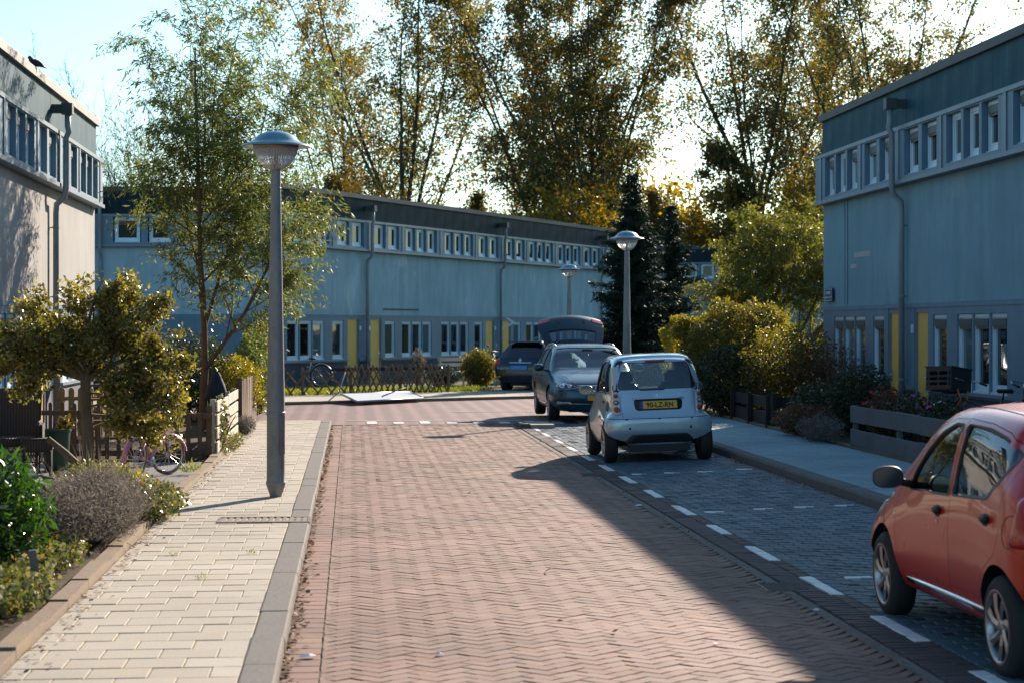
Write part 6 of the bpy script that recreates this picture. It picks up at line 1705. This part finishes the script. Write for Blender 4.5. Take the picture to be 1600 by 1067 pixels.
board_fence('slat_fence', 'weathered white horizontal slat fence beside the left pavement beyond the lamp', (-1.87, 27.6), (-1.87, 32.6), [(.06, .15), (.25, .15), (.44, .15), (.63, .15)], 4, M['wood_white'], .1, .07, .8, 2.5, .008, side=-1)
# brown upright boards
e = empty('board_fence', 'brown upright board fence beside the left pavement beyond the white one', 'fence', (-1.88, 34.2, .1)); r_ = random.Random(4)
for i in range(44):
    m = MB(); h = .86 + r_.uniform(-.02, .02); m.rbox((0, i * .135, h / 2), (.022, .128, h), None, .004, 1); m.build('board', M['wood_brown'], e, rot=(0, r_.uniform(-.01, .01), 0))
for z in (.2, .7): m = MB(); m.box(-.06, -.015, -.06, 5.9, z, z + .07); m.build('rail', M['wood_brown'], e)
m = MB(); m.rbox((0, -.12, .46), (.10, .10, .94), None, .008, 1); m.build('post', M['wood_brown'], e)
# low fence facing the street at the end of the forecourt
e = empty('garden_fence', 'low brown fence with upright slats facing the forecourt, behind the pink bicycle', 'fence', (-3.75, 27.45, .08)); r_ = random.Random(5)
for i in range(12):
    m = MB(); m.rbox((i * .155, 0, .33), (.06, .022, .62), None, .004, 1); m.build('slat', M['wood_brown'], e)
for z in (.1, .60): m = MB(); m.rbox((.9, .03, z), (1.95, .035, .08), None, .006, 1); m.build('rail', M['wood_brown'], e)
for x in (0, 1.82): m = MB(); m.rbox((x, .09, .36), (.08, .08, .74), None, .006, 1); m.build('post', M['wood_brown'], e)
def pickets(label, px0, px1, Yc, top, mat, w, gap, rail, n, group=None):
    a = at(px0, Yc); b = at(px1, Yc); d = Vector(b) - Vector(a); L = d.length; ang = math.atan2(d.y, d.x)
    e = empty('picket_fence', label, 'fence', (a[0], a[1], .09), ang)
    pm = None
    for i in range(n):
        if pm is None:
            m = MB(); pts = [(-w / 2, 0), (w / 2, 0), (w / 2, top - w / 2)] + [(w / 2 * math.cos(t), top - w / 2 + w / 2 * math.sin(t)) for t in [PI * k / 8 for k in range(1, 8)]] + [(-w / 2, top - w / 2)]
            m.prism(pts, -.01, .01); pm = m.build('picket', mat, e, fixn=True, loc=(i * gap, 0, 0))
        else:
            o = pm.copy(); COL.objects.link(o); o.location = (i * gap, 0, r_.uniform(-.015, .01))
    for z in rail: m = MB(); m.rbox((gap * (n - 1) / 2, .03, z), (gap * n, .03, .065), None, .005, 1); m.build('rail', mat, e)
    return e
pickets('golden picket fence with rounded tops left of the holly trunk, by the terrace wall', 97, 150, 33, .80, M['wood_gold'], .098, .155, (.2, .62), 10)
pickets('small dark picket fence with a long top rail between the wicker chair and holly trunk', 60, 120, 26.5, .80, M['wood_brown'], .05, .16, (.28, .66), 6)
# right side
board_fence('plank_fence', 'long grey fence of two wide boards beside the right pavement', (7.16, 28.2), (7.16, 21.2), [(.03, .235), (.36, .235)], 4, M['wood_grey'], .17, .07, .6, 3.5, .004, side=-1)
board_fence('plank_fence', 'very dark low fence of two wide boards across the garden behind the brownish shrub', (7.12, 33.7), (9.2, 33.9), [(.04, .22), (.33, .20)], 3, M['wood_dark'], .16, .08, .60, 9, .004)
board_fence('plank_fence', 'dark board fence along the pavement at the foot of the mixed hedge', (7.14, 33.9), (7.14, 37.2), [(.04, .22), (.33, .20)], 3, M['wood_dark'], .16, .08, .56, 9, .004, side=-1)
# far side: leaning lattice fence
def slat(parent, a, b, z0, lean, L, th=.035, nm='slat', mat=None):
    """leaning slat in the fence plane; a = foot position along"""
    m = MB(); m.rbox((0, 0, L / 2), (.045, .022, L), None, .004, 1)
    return m.build(nm, mat or M['wood_brown'], parent, loc=(a, b, z0), rot=(0, lean, 0))
fa = math.atan2(fd.y, fd.x); lp = farp(2.9, 3.85); e = empty('lattice_fence', 'low dark criss-cross lattice fence along the far grass strip', 'fence', (lp[0], lp[1], .09), fa); r_ = random.Random(8)
x = -3.6
while x < 4.1:
    step = .42 if x < .9 else .19
    slat(e, x, -.02, 0, rad(44 if x < .9 else 30) + r_.uniform(-.08, .08), .86); slat(e, x + (.55 if x < .9 else .38), .01, 0, -rad(42 if x < .9 else 27) + r_.uniform(-.08, .08), .86); x += step
for x in (-3.5, -1.9, -.2, 1.3, 2.9, 4.5): m = MB(); m.rbox((x, .05, .36), (.06, .06, .74), None, .005, 1); m.build('post', M['wood_brown'], e)
m = MB(); m.rbox((2.6, .25, .66), (3.6, .03, .09), None, .005, 1); m.build('rail', M['wood_dark'], e)
a = at(772, 61.0); board_fence('slat_fence', 'weathered white fence of three wide boards in front of the farthest car', (a[0], a[1]), (a[0] + 2.9 * fd.x, a[1] + 2.9 * fd.y), [(.02, .2), (.30, .2), (.58, .2)], 3, M['wood_white'], .1, .07, .82, 9, .006)
# white framed panel lying on the far pavement
pts = [at(557.5, 47.9, .11), at(661, 50.3, .12), at(640, 51.9, .22), at(533, 49.6, .24)]
e = empty('white_panel', 'white metal-framed panel lying tilted on the far pavement by the lattice fence', 'panel'); P_ = [Vector(p) for p in pts]; nn = (P_[1] - P_[0]).cross(P_[3] - P_[0]).normalized()
M['sheetwhite'] = simple('white_sheet', (.72, .74, .76), .35, var=.06)
def lerp2(u, v): return (P_[0] * (1 - u) + P_[1] * u) * (1 - v) + (P_[3] * (1 - u) + P_[2] * u) * v
for k in range(4):
    v0, v1 = .03 + k * .235, .03 + (k + 1) * .235 - .012; m = MB(); q = [lerp2(.02, v0), lerp2(.98, v0), lerp2(.98, v1), lerp2(.02, v1)]; m.add(q + [p + nn * .015 for p in q], [(3, 2, 1, 0), (4, 5, 6, 7), (0, 1, 5, 4), (1, 2, 6, 5), (2, 3, 7, 6), (3, 0, 4, 7)]); m.build('panel_sheet', M['sheetwhite'], e)
for i in range(4):
    m = MB(); m.smooth = True; m.tube([P_[i], P_[(i + 1) % 4]], .025, 8); m.build('frame_bar', M['pipe'], e)
m = MB(); m.smooth = True; m.tube([lerp2(.45, .35) + nn * .03, P_[2] + Vector((-.3, .0, .05)), P_[2] + Vector((-.1, .1, .10))], .016, 6); m.build('prop_stick', M['black'], e)
m = MB(); m.smooth = True; m.tube([P_[3] + Vector((-.35, -.2, -.2)), P_[3] + Vector((-.05, 0, .05)), P_[3] + Vector((.1, .05, .55))], .016, 6); m.build('prop_stick', M['pipe'], e)

# ================================================================ bicycles
M['pinkpaint'] = paintmat('pink_bicycle_paint', (.62, .22, .42), .35, .1); M['bikeblack'] = paintmat('black_bicycle_paint', (.02, .02, .025), .35, .2); M['bikewhite'] = paintmat('white_bicycle_paint', (.55, .57, .6), .3, .2)
M['tan'] = simple('tan_tyre', (.28, .16, .10), .7); M['brownseat'] = simple('saddle_dark', (.03, .025, .025), .6)
def bicycle(label, loc, rz, R=.34, wb=1.08, frame='bikeblack', tyre='rubber', fender=None, steer=0, tilt=0, crate=False, grp=None):
    e = empty('bicycle', label, 'bicycle', loc, group=grp); e.rotation_euler = (tilt, 0, rz); s = R / .34
    Q = Matrix.Rotation(PI / 2, 3, 'X')
    def whl(x, st):
        w = bpy.data.objects.new('wheel', None); COL.objects.link(w); w.parent = e; w.location = (x, 0, R); w.rotation_euler = (0, 0, st); w.empty_display_size = .1
        pts = [Vector((R * .96 * math.cos(a), 0, R * .96 * math.sin(a))) for a in [2 * PI * i / 40 for i in range(41)]]
        m = MB(); m.smooth = True; m.tube(pts, .022 * s + .004, 8, cap=False); m.build('tyre', M[tyre], w)
        m = MB(); m.tube([p * .92 for p in pts], .010, 6, cap=False); m.build('rim', M['metal'], w)
        m = MB()
        for i in range(20): a = 2 * PI * i / 20; m.tube([Vector((.02 * math.cos(a + .6), .02 * (-1) ** i, .02 * math.sin(a + .6))), Vector((R * .9 * math.cos(a), 0, R * .9 * math.sin(a)))], .0022, 3, cap=False)
        m.build('spokes', M['metal'], w)
        m = MB(); m.smooth = True; m.lathe([(.022, -.035), (.022, .035)], n=10, R=Q); m.build('hub', M['metal'], w)
        return w
    whl(-wb / 2, 0); whl(wb / 2, steer)
    bbx, bbz = -wb * .08, R * .80; sx, sz = -wb * .2, R + .42 * s; hx, hz = wb * .36, R + .50 * s
    m = MB(); m.smooth = True
    for pts, r in (([(bbx, 0, bbz), (sx, 0, sz)], .016), ([(bbx, 0, bbz), (hx, 0, hz - .16 * s)], .018), ([(bbx, 0, bbz), (-wb / 2, .04, R)], .010), ([(bbx, 0, bbz), (-wb / 2, -.04, R)], .010), ([(sx + .02, 0, sz - .08), (-wb / 2, .04, R)], .008), ([(sx + .02, 0, sz - .08), (-wb / 2, -.04, R)], .008), ([(bbx * .3 + sx * .7 + .02, 0, sz - .17 * s), (hx - .01, 0, hz - .10 * s)], .015), ([(hx - .02, 0, hz), (hx + .03, 0, hz - .22 * s)], .019)):
        m.tube(pts, r, 8)
    m.build('frame', M[frame], e)
    S = Matrix.Rotation(steer, 3, 'Z'); hp = Vector((hx, 0, 0)); fx = Vector((wb / 2, 0, R))
    m = MB(); m.smooth = True
    for sg in (1, -1): m.tube([Vector((hx + .035, sg * .03, hz - .24 * s)), fx + S @ Vector((0, sg * .05, 0))], .011, 8)
    m.build('fork', M[frame], e)
    m = MB(); m.smooth = True; c = Vector((hx - .04, 0, hz + .12 * s)); m.tube([Vector((hx - .01, 0, hz)), c], .012, 8)
    m.tube([c + S @ Vector(p) * s for p in ((-.22, -.28, -.02), (-.10, -.29, .03), (.03, -.18, .05), (.02, 0, 0), (.03, .18, .05), (-.10, .29, .03), (-.22, .28, -.02))], .011, 8); hb = m.build('handlebar', M['metal'], e)
    m = MB(); m.smooth = True
    for sg in (1, -1): m.tube([c + S @ Vector((-.23, sg * .28, -.02)) * s, c + S @ Vector((-.12, sg * .288, .02)) * s], .017, 8)
    m.build('grips', M['black'], hb)
    m = MB(); m.smooth = True; m.rbox((sx - .03 * s, 0, sz + .09), (.24 * s, .15 * s, .05), None, .022, 2); m.tube([(sx, 0, sz - .02), (sx - .015, 0, sz + .08)], .012, 8); m.build('saddle', M['brownseat'], e, fixn=True)
    m = MB(); m.smooth = True; m.lathe([(.075 * s, -.004), (.075 * s, .004)], (bbx, -.05, bbz), 20, Q); m.tube([(bbx, -.07, bbz), (bbx + .10, -.07, bbz - .12)], .008, 6); m.tube([(bbx, .07, bbz), (bbx - .10, .07, bbz + .12)], .008, 6); m.build('crank', M['metal'], e)
    m = MB()
    for sx_, sy, sz_ in ((bbx + .10, -.11, bbz - .12), (bbx - .10, .11, bbz + .12)): m.rbox((sx_, sy, sz_), (.09 * s, .08, .02), None, .004, 1)
    m.build('pedals', M['black'], e)
    for x, st, a0, a1 in ((-wb / 2, 0, 20, 200), (wb / 2, steer, 10, 150)):
        S2 = Matrix.Rotation(st, 3, 'Z'); V = []; F = []; n = 18
        for i in range(n + 1):
            a = rad(a0 + (a1 - a0) * i / n) 
            for y, rr_ in ((-.035, R + .018), (-.02, R + .034), (.02, R + .034), (.035, R + .018)): V.append(Vector((x, 0, R)) + S2 @ Vector((rr_ * math.cos(a), y, rr_ * math.sin(a))))
        for i in range(n):
            for k in range(3): F.append((i * 4 + k, i * 4 + k + 1, i * 4 + 5 + k, i * 4 + 4 + k))
        m = MB(); m.smooth = True; m.add(V, F); m.build('mudguard', M[fender or frame], e)
    if crate:
        cm = Vector((wb / 2 - .02, 0, R + .50)); k = empty('bicycle_crate', 'black plastic crate strapped to the front carrier of the bicycle on the right', 'crate', loc)
        k.rotation_euler = (tilt, 0, rz)
        S3 = Matrix.Rotation(steer, 3, 'Z'); w, d_, h = .52, .38, .30
        m = MB(); Mx = Matrix.Translation(cm) @ S3.to_4x4()
        m.box(-d_ / 2, d_ / 2, -w / 2, w / 2, 0, .015, Mx); m.build('crate_floor', M['black'], k)
        for sg in (1, -1):
            m = MB(); m.box(sg * d_ / 2 - .008, sg * d_ / 2 + .008, -w / 2, w / 2, .015, h, Mx); m.build('crate_side', M['black'], k)
            m = MB(); y = sg * w / 2
            for z0_, z1_ in ((.015, .06), (.10, .13), (.17, .2), (.25, h)): m.box(-d_ / 2 + .01, d_ / 2 - .01, y - .008, y + .008, z0_, z1_, Mx)
            for x in (-.15, 0, .15): m.box(x - .012, x + .012, y - .0078, y + .0078, .06, .25, Mx)
            m.build('crate_end', M['black'], k)
        m = MB()
        for sg in (1, -1): m.box(sg * d_ / 2 - .02, sg * d_ / 2 + .02, -w / 2 - .012, w / 2 + .012, h, h + .02, Mx); m.box(-d_ / 2 + .02, d_ / 2 - .02, sg * w / 2 - .012, sg * w / 2 + .012, h, h + .02, Mx)
        m.build('crate_rim', M['black'], k)
        m = MB(); m.smooth = True
        for y in (-.15, .12): m.tube([Mx @ Vector((-d_ / 2 - .02, y, .02)), Mx @ Vector((-d_ / 2 - .05, y * .6, -.12)), Mx @ Vector((-.1, y * .3, -.3))], .014, 6)
        M['strap'] = simple('orange_strap', (.55, .15, .05), .6); m.build('strap', M['strap'], k)
        m = MB(); m.smooth = True
        for y in (-.16, .16): m.tube([cm + S3 @ Vector((-.2, y, -.01)), cm + S3 @ Vector((.2, y, -.01))], .01, 6); m.tube([cm + S3 @ Vector((.0, y, -.01)), fx + S @ Vector((0, y * .4, 0))], .008, 6)
        m.build('front_carrier', M[frame], e)
    return e
bicycle("small pink child's bicycle with tan tyres parked on the forecourt behind the holly", (-2.42, 24.6, .08), math.atan2(.6, .30), .235, .72, 'pinkpaint', 'tan', 'pinkpaint', -.45, .06)
a = at(1525, 27.3); bicycle('black bicycle with a crate on its front, leaning by the windows on the right', (a[0] + .1, a[1] - .1, .17), rad(152), .34, 1.08, 'bikeblack', 'rubber', None, -.35, .12, True)
a = at(1592, 26.8); bicycle('dark bicycle against the right terrace wall, only its handlebar showing', (a[0] + .25, a[1] - .2, .17), rad(100), .34, 1.08, 'bikeblack', 'rubber', None, .2, -.08)
a = at(478, 60.5); bicycle('white-framed bicycle by the far terrace wall behind the lattice fence', (a[0] - .05, a[1], .09), rad(160), .34, 1.08, 'bikewhite', 'rubber', None, .5, .05)
# ================================================================ forecourt things
def wickermat():
    t = NT('grey_wicker'); v = t.obj()
    w1 = t.node('ShaderNodeTexWave'); w1.bands_direction = 'Z'; w1.inputs['Scale'].default_value = 24; w1.inputs['Distortion'].default_value = .8; w1.inputs['Detail Scale'].default_value = 6; t.link(v, w1.inputs[0])
    w2 = t.node('ShaderNodeTexWave'); w2.bands_direction = 'X'; w2.inputs['Scale'].default_value = 9; w2.inputs['Distortion'].default_value = .3; t.link(v, w2.inputs[0])
    h = t.math('MULTIPLY', w1.outputs['Fac'], w2.outputs['Fac'])
    c = t.mix(t.ramp(h, [(.1, (0, 0, 0)), (.7, (1, 1, 1))]), (.035, .032, .035), (.16, .145, .145))
    t.bsdf(c, .7, 0, t.bump(h, .9, .015), spec=.3); return t.fin()
M['wicker'] = wickermat()
a = at(14, 24.6); e = empty('wicker_chair', 'grey wicker armchair with a high back, on the forecourt at the left edge', 'chair', (a[0], a[1], .08), rad(6))
m = MB(); m.smooth = True
for i in range(7):   # curved back in staves
    t0 = i / 6; 
n = 12; V = []; F = []
for j in range(7):
    z = .36 + .66 * j / 6
    for i in range(n + 1):
        q = -1 + 2 * i / n; V.append((q * (.36 + .02 * j / 6), .26 + .08 * (1 - q * q) + .02 * j, z + (.02 * (1 - q ** 4) if j == 6 else 0)))
K = len(V); V += [(x, y + .05, z) for x, y, z in V]
for j in range(6):
    for i in range(n):
        a0 = j * (n + 1) + i; F += [(a0, a0 + 1, a0 + n + 2, a0 + n + 1), (K + a0, K + a0 + n + 1, K + a0 + n + 2, K + a0 + 1)]
for i in range(n): F += [(6 * (n + 1) + i, 6 * (n + 1) + i + 1, K + 6 * (n + 1) + i + 1, K + 6 * (n + 1) + i)]
for j in range(6): F += [(j * (n + 1), (j + 1) * (n + 1), K + (j + 1) * (n + 1), K + j * (n + 1)), (j * (n + 1) + n, K + j * (n + 1) + n, K + (j + 1) * (n + 1) + n, (j + 1) * (n + 1) + n)]
m.add(V, F); m.build('backrest', M['wicker'], e, fixn=True)
m = MB(); m.rbox((0, 0, .40), (.72, .62, .10), None, .03, 2); m.build('seat', M['wicker'], e, fixn=True)
for s in (1, -1):
    m = MB(); m.rbox((s * .37, -.02, .50), (.09, .66, .30), None, .035, 2); m.build('armrest', M['wicker'], e, fixn=True)
    for y in (-.28, .26): m = MB(); m.smooth = True; m.tube([(s * .35, y, .36), (s * .34, y, 0)], .02, 8); m.build('leg', M['wicker'], e)
m = MB()
for k in range(8): x = -.32 + k * .08; m.tube([(x, -.31, .35), (x + .08, -.31, .18)], .007, 5); m.tube([(x + .08, -.31, .35), (x, -.31, .18)], .007, 5)
m.build('apron_lattice', M['wicker'], e)
a = at(58, 24.3); e = empty('wicker_stool', 'low grey wicker footstool beside the wicker chair', 'stool', (a[0], a[1], .08), rad(6)); e.scale = (.9, .9, .9)
m = MB(); m.rbox((0, 0, .42), (.42, .4, .18), None, .03, 2); m.build('seat', M['wicker'], e, fixn=True)
for sx in (1, -1):
    for sy in (1, -1): m = MB(); m.smooth = True; m.tube([(sx * .18, sy * .17, .34), (sx * .18, sy * .17, 0)], .018, 8); m.build('leg', M['wicker'], e)
m = MB()
for k in range(5): x = -.18 + k * .07; m.tube([(x, -.19, .33), (x + .08, -.19, .14)], .006, 5); m.tube([(x + .08, -.19, .33), (x, -.19, .14)], .006, 5)
m.build('apron_lattice', M['wicker'], e)
M['greenpot'] = simple('dark_green_plastic', (.01, .06, .04), .45); M['tealpot'] = simple('teal_plastic', (.02, .16, .22), .45)
a = at(88, 25.3); e = empty('green_tub', 'dark green garden tub standing between the wicker stool and the holly trunk', 'tub', (a[0], a[1], .08))
m = MB(); m.smooth = True; m.lathe([(.0, 0), (.14, 0), (.15, .02), (.175, .48), (.19, .49), (.19, .52), (.17, .52), (.16, .46), (0, .46)], n=28, cap=False); m.build('tub_wall', M['greenpot'], e, sharp=40)
m = MB(); m.lathe([(.0, .465), (.158, .465)], n=20, cap=False); m.build('soil', M['soil'], e)
shrub('flowering_plants', 'yellow flowers above the green tub behind the dark picket fence', (a[0] + .08, a[1] + .2, .55), (.13, .12, .10), 260, .04, M['leaf_shrub'], .5, .4, False, 150, stems=4, cat='plants', flowers=(M['yellowp'], 22, .055))
a = at(119, 35.5); e = empty('teal_planter', 'teal plastic planter hanging on the left terrace beside a window', 'planter', (a[0], a[1], .98))
m = MB(); m.rbox((0, 0, .09), (.24, .15, .18), None, .02, 2); m.build('tub_wall', M['tealpot'], e, fixn=True)
m = MB(); m.tube([(-.08, .07, .16), (-.08, .12, .30)], .006, 5); m.tube([(.08, .07, .16), (.08, .12, .30)], .006, 5); m.build('hanger', M['black'], e)
# covered barbecue shape behind the willow trunk
M['cloth'] = simple('dark_cover_cloth', (.012, .016, .03), .8)
a = at(338, 33.8); e = empty('covered_parasol', 'dark cloth-covered parasol behind the willow trunk and white slat fence', 'parasol', (a[0], a[1], .1))
m = MB(); m.smooth = True; m.lathe([(.02, 1.05), (.06, 1.0), (.15, .80), (.20, .60), (.17, .55), (.02, .54)], n=18); m.build('cover', M['cloth'], e)
m = MB(); m.smooth = True; m.tube([(0, 0, 0), (0, 0, 1.08)], .02, 8); m.lathe([(.2, 0), (.2, .05), (.05, .08)], n=20); m.build('stand', M['black'], e)
# wooden stake by the laurel
a = at(62, 13.0); e = MB(); e.rbox((0, 0, .17), (.05, .04, .38), None, .005, 1); o = e.build('wooden_stake', M['wood_grey'], None, loc=(a[0], a[1], .08), rot=(.05, rad(-8), .2)); tag(o, 'short leaning wooden stake at the foot of the laurel bush', 'stake')
# low kerb rim in front of the forecourt plants
# litter
M['paper'] = simple('white_litter', (.75, .76, .78), .6)
def litter(label, loc, s, seed):
    r = random.Random(seed); m = MB(); V = []; n = 9
    for i in range(n): a = 2 * PI * i / n; q = s * r.uniform(.5, 1.1); V.append((q * math.cos(a) * 1.5, q * math.sin(a), r.uniform(.002, .012)))
    V.append((0, 0, .02)); m.add(V, [(i, (i + 1) % n, n) for i in range(n)]); o = m.build('paper_scrap', M['paper'], None, loc=loc); tag(o, label, 'litter'); return o
litter('crumpled white paper scrap on the red clinkers by the left kerb near the camera', (-.24, 11.4, .012), .045, 1)
litter('small pale scrap on the road right of the others near the camera', (.5, 11.4, .012), .016, 2)
litter('tiny pale scrap in the shaded gutter beside the white dashes', (3.05, 13.0, .012), .02, 3)
litter('pale crumb of paper on the shaded road beside the gutter strip', (3.0, 20.8, .012), .03, 5)
# gully grates in the gutter
def gully(label, loc):
    e = empty('road_gully', label, 'drain grate', loc, group='gully grates in the gutter'); m = MB(); m.box(-.16, .16, -.22, .22, -.03, .006); m.build('grate_pit', M['black'], e)
    for i in range(6):
        m = MB(); m.box(-.15, .15, -.19 + i * .066, -.165 + i * .066, .0062, .013); m.build('grate_bar', M['kerb'], e)
gully('black gully grate in the gutter beside the second white dash from the front', (3.10, 14.25, .006)); gully('black gully grate in the gutter left of the silver car rear wheel', (3.06, 25.3, .006))
# tufts of weeds in the pavement joints
for i, (x, y) in enumerate(((-1.05, 14.3), (-.78, 15.9), (-1.38, 15.8), (-.42, 11.9))):
    tuft('weed_tuft', ('small weed growing between pavement tiles, right of the lavender', 'tiny weed between pavement tiles in front of the drain grate', 'weed sprout between tiles close to the lavender bush', 'mossy weed in the joint at the foot of the left kerb')[i], (x, y, .1 if i < 3 else .01), (.03, .03, 0), 26, .06, M['leaf_grass'], 'weed', 30 + i, .004, 1.5)
# ================================================================ far garden furniture, scooter
a = at(712, 61.6); e = empty('garden_bench', 'sun-bleached white garden bench behind the shrub at the far terrace', 'bench', (a[0], a[1], .08), FA - rad(35))
for k, y in enumerate((-.14, 0, .14)): m = MB(); m.rbox((0, y, .45), (1.0, .12, .03), None, .005, 1); m.build('seat_plank', M['wood_white'], e)
for z in (.66, .82): m = MB(); m.rbox((0, .24, z), (1.0, .03, .10), None, .005, 1); m.build('back_plank', M['wood_white'], e)
for x in (-.42, .42):
    m = MB(); m.rbox((x, -.16, .22), (.06, .06, .43), None, .005, 1); m.build('leg', M['wood_white'], e); m = MB(); m.rbox((x, .22, .44), (.06, .05, .88), None, .005, 1); m.build('leg', M['wood_white'], e)
M['scooter'] = paintmat('black_scooter_paint', (.012, .012, .014), .3, .1)
a = at(783, 65.5); e = empty('scooter', 'black motor scooter parked by the yellow door behind the far shrub', 'scooter', (a[0], a[1], .08), rad(150))
for x in (-.62, .62):
    m = MB(); m.smooth = True; m.tube([Vector((x + .20 * math.cos(t), 0, .23 + .20 * math.sin(t))) for t in [2 * PI * i / 24 for i in range(25)]], .045, 8, cap=False); m.lathe([(.15, -.03), (.15, .03)], (x, 0, .23), 16, Matrix.Rotation(PI / 2, 3, 'X')); m.build('wheel', M['rubber'], e)
m = MB(); m.smooth = True; m.rbox((-.35, 0, .52), (.8, .28, .34), Matrix.Rotation(rad(6), 3, 'Y'), .1, 3); m.build('rear_body', M['scooter'], e, fixn=True)
m = MB(); m.smooth = True; m.rbox((.02, 0, .27), (.5, .28, .1), None, .04, 2); m.build('footboard', M['scooter'], e, fixn=True)
m = MB(); m.smooth = True; m.rbox((.40, 0, .62), (.14, .34, .70), Matrix.Rotation(rad(-18), 3, 'Y'), .05, 3); m.build('leg_shield', M['scooter'], e, fixn=True)
m = MB(); m.smooth = True; m.rbox((-.32, 0, .75), (.66, .26, .12), None, .05, 3); m.build('seat', M['brownseat'], e, fixn=True)
m = MB(); m.smooth = True; m.tube([(.28, -.32, 1.0), (.33, -.12, 1.02), (.33, .12, 1.02), (.28, .32, 1.0)], .018, 8); m.tube([(.36, 0, .9), (.33, 0, 1.03)], .03, 8); m.build('handlebar', M['black'], e)
for s in (1, -1): m = MB(); m.smooth = True; m.tube([(.33, s * .2, 1.02), (.33, s * .3, 1.16)], .006, 5); m.rbox((.33, s * .31, 1.2), (.02, .12, .08), None, .008, 2); m.build('side_mirror', M['mirrorglass'], e, fixn=True)
m = MB(); m.smooth = True; m.rbox((-.80, 0, .95), (.34, .36, .28), None, .08, 3); m.build('top_box', M['scooter'], e, fixn=True)
# small white arrow-shaped sign on the far facade
a = at(797, 70.5, 2.05); m = MB(); m.prism([(-.18, .16), (.05, .0), (-.18, -.16), (-.06, -.16), (.18, .0), (-.06, .16)], -.02, .02)
o = m.build('arrow_sign', M['white'], None, loc=a, rot=(0, 0, -YAW), fixn=True); tag(o, 'small white arrow-shaped sign above the scooter on the long terrace', 'sign')
m = MB(); m.tube([(0, .02, 0), (0, .6, 0)], .012, 5); m.build('bracket', M['metal'], o)
# bird on the left coping
M['bird'] = simple('bird_dark_feathers', (.02, .03, .045), .6)
def bird():
    bm = bmesh.new(); mb = MB(); mb.smooth = True
    pts = [Vector(p) for p in ((.19, 0, .12), (.165, 0, .135), (.14, 0, .14), (.11, 0, .125), (.06, 0, .09), (.0, 0, .075), (-.07, 0, .06), (-.13, 0, .045), (-.22, 0, .03), (-.30, 0, .02))]
    mb.tube(pts, [.002, .010, .030, .034, .050, .060, .050, .030, .018, .012], 12)
    e = mb.build('bird', M['bird'], None, loc=(-5.12, 33.1, 6.095), rot=(0, 0, rad(-120)))
    for s in (1, -1):
        w = MB(); w.smooth = True; w.tube([(.07, s * .045, .10), (-.05, s * .055, .08), (-.20, s * .02, .045)], [.02, .028, .006], 8); w.build('wing', M['bird'], e)
        l = MB(); l.tube([(.0, s * .02, .04), (.01, s * .02, .0)], .004, 5); l.tube([(.03, s * .02, .002), (-.01, s * .02, .002)], .003, 4); l.build('leg', M['bird'], e)
    tag(e, 'dark bird perched on the roof edge of the left terrace', 'bird'); return e
bird()
# roof vents
for i, (s_, lb) in enumerate(((6.4, 'small dark roof vent near the left end of the long terrace'), (22.5, 'small dark roof vent above the middle of the long terrace'))):
    p = f0 + fdir * s_; m = MB(); m.rbox((0, 0, .16), (.3, .3, .3), None, .02, 1); m.box(-.2, .2, -.2, .2, .31, .34); o = m.build('roof_vent', M['hopper'], None, loc=(p.x - 2 * .894, p.y + 2 * .448, 5.9), rot=(0, 0, FA)); tag(o, lb, 'roof vent')
# parked cars seen through the gap right of the second lamp
c = copy_tree(farc); c.location = (*at(1016, 84)[:2], .03); c.rotation_euler = (0, 0, rad(20)); c['label'] = 'distant dark car glimpsed under the spruces right of the second lamp post'
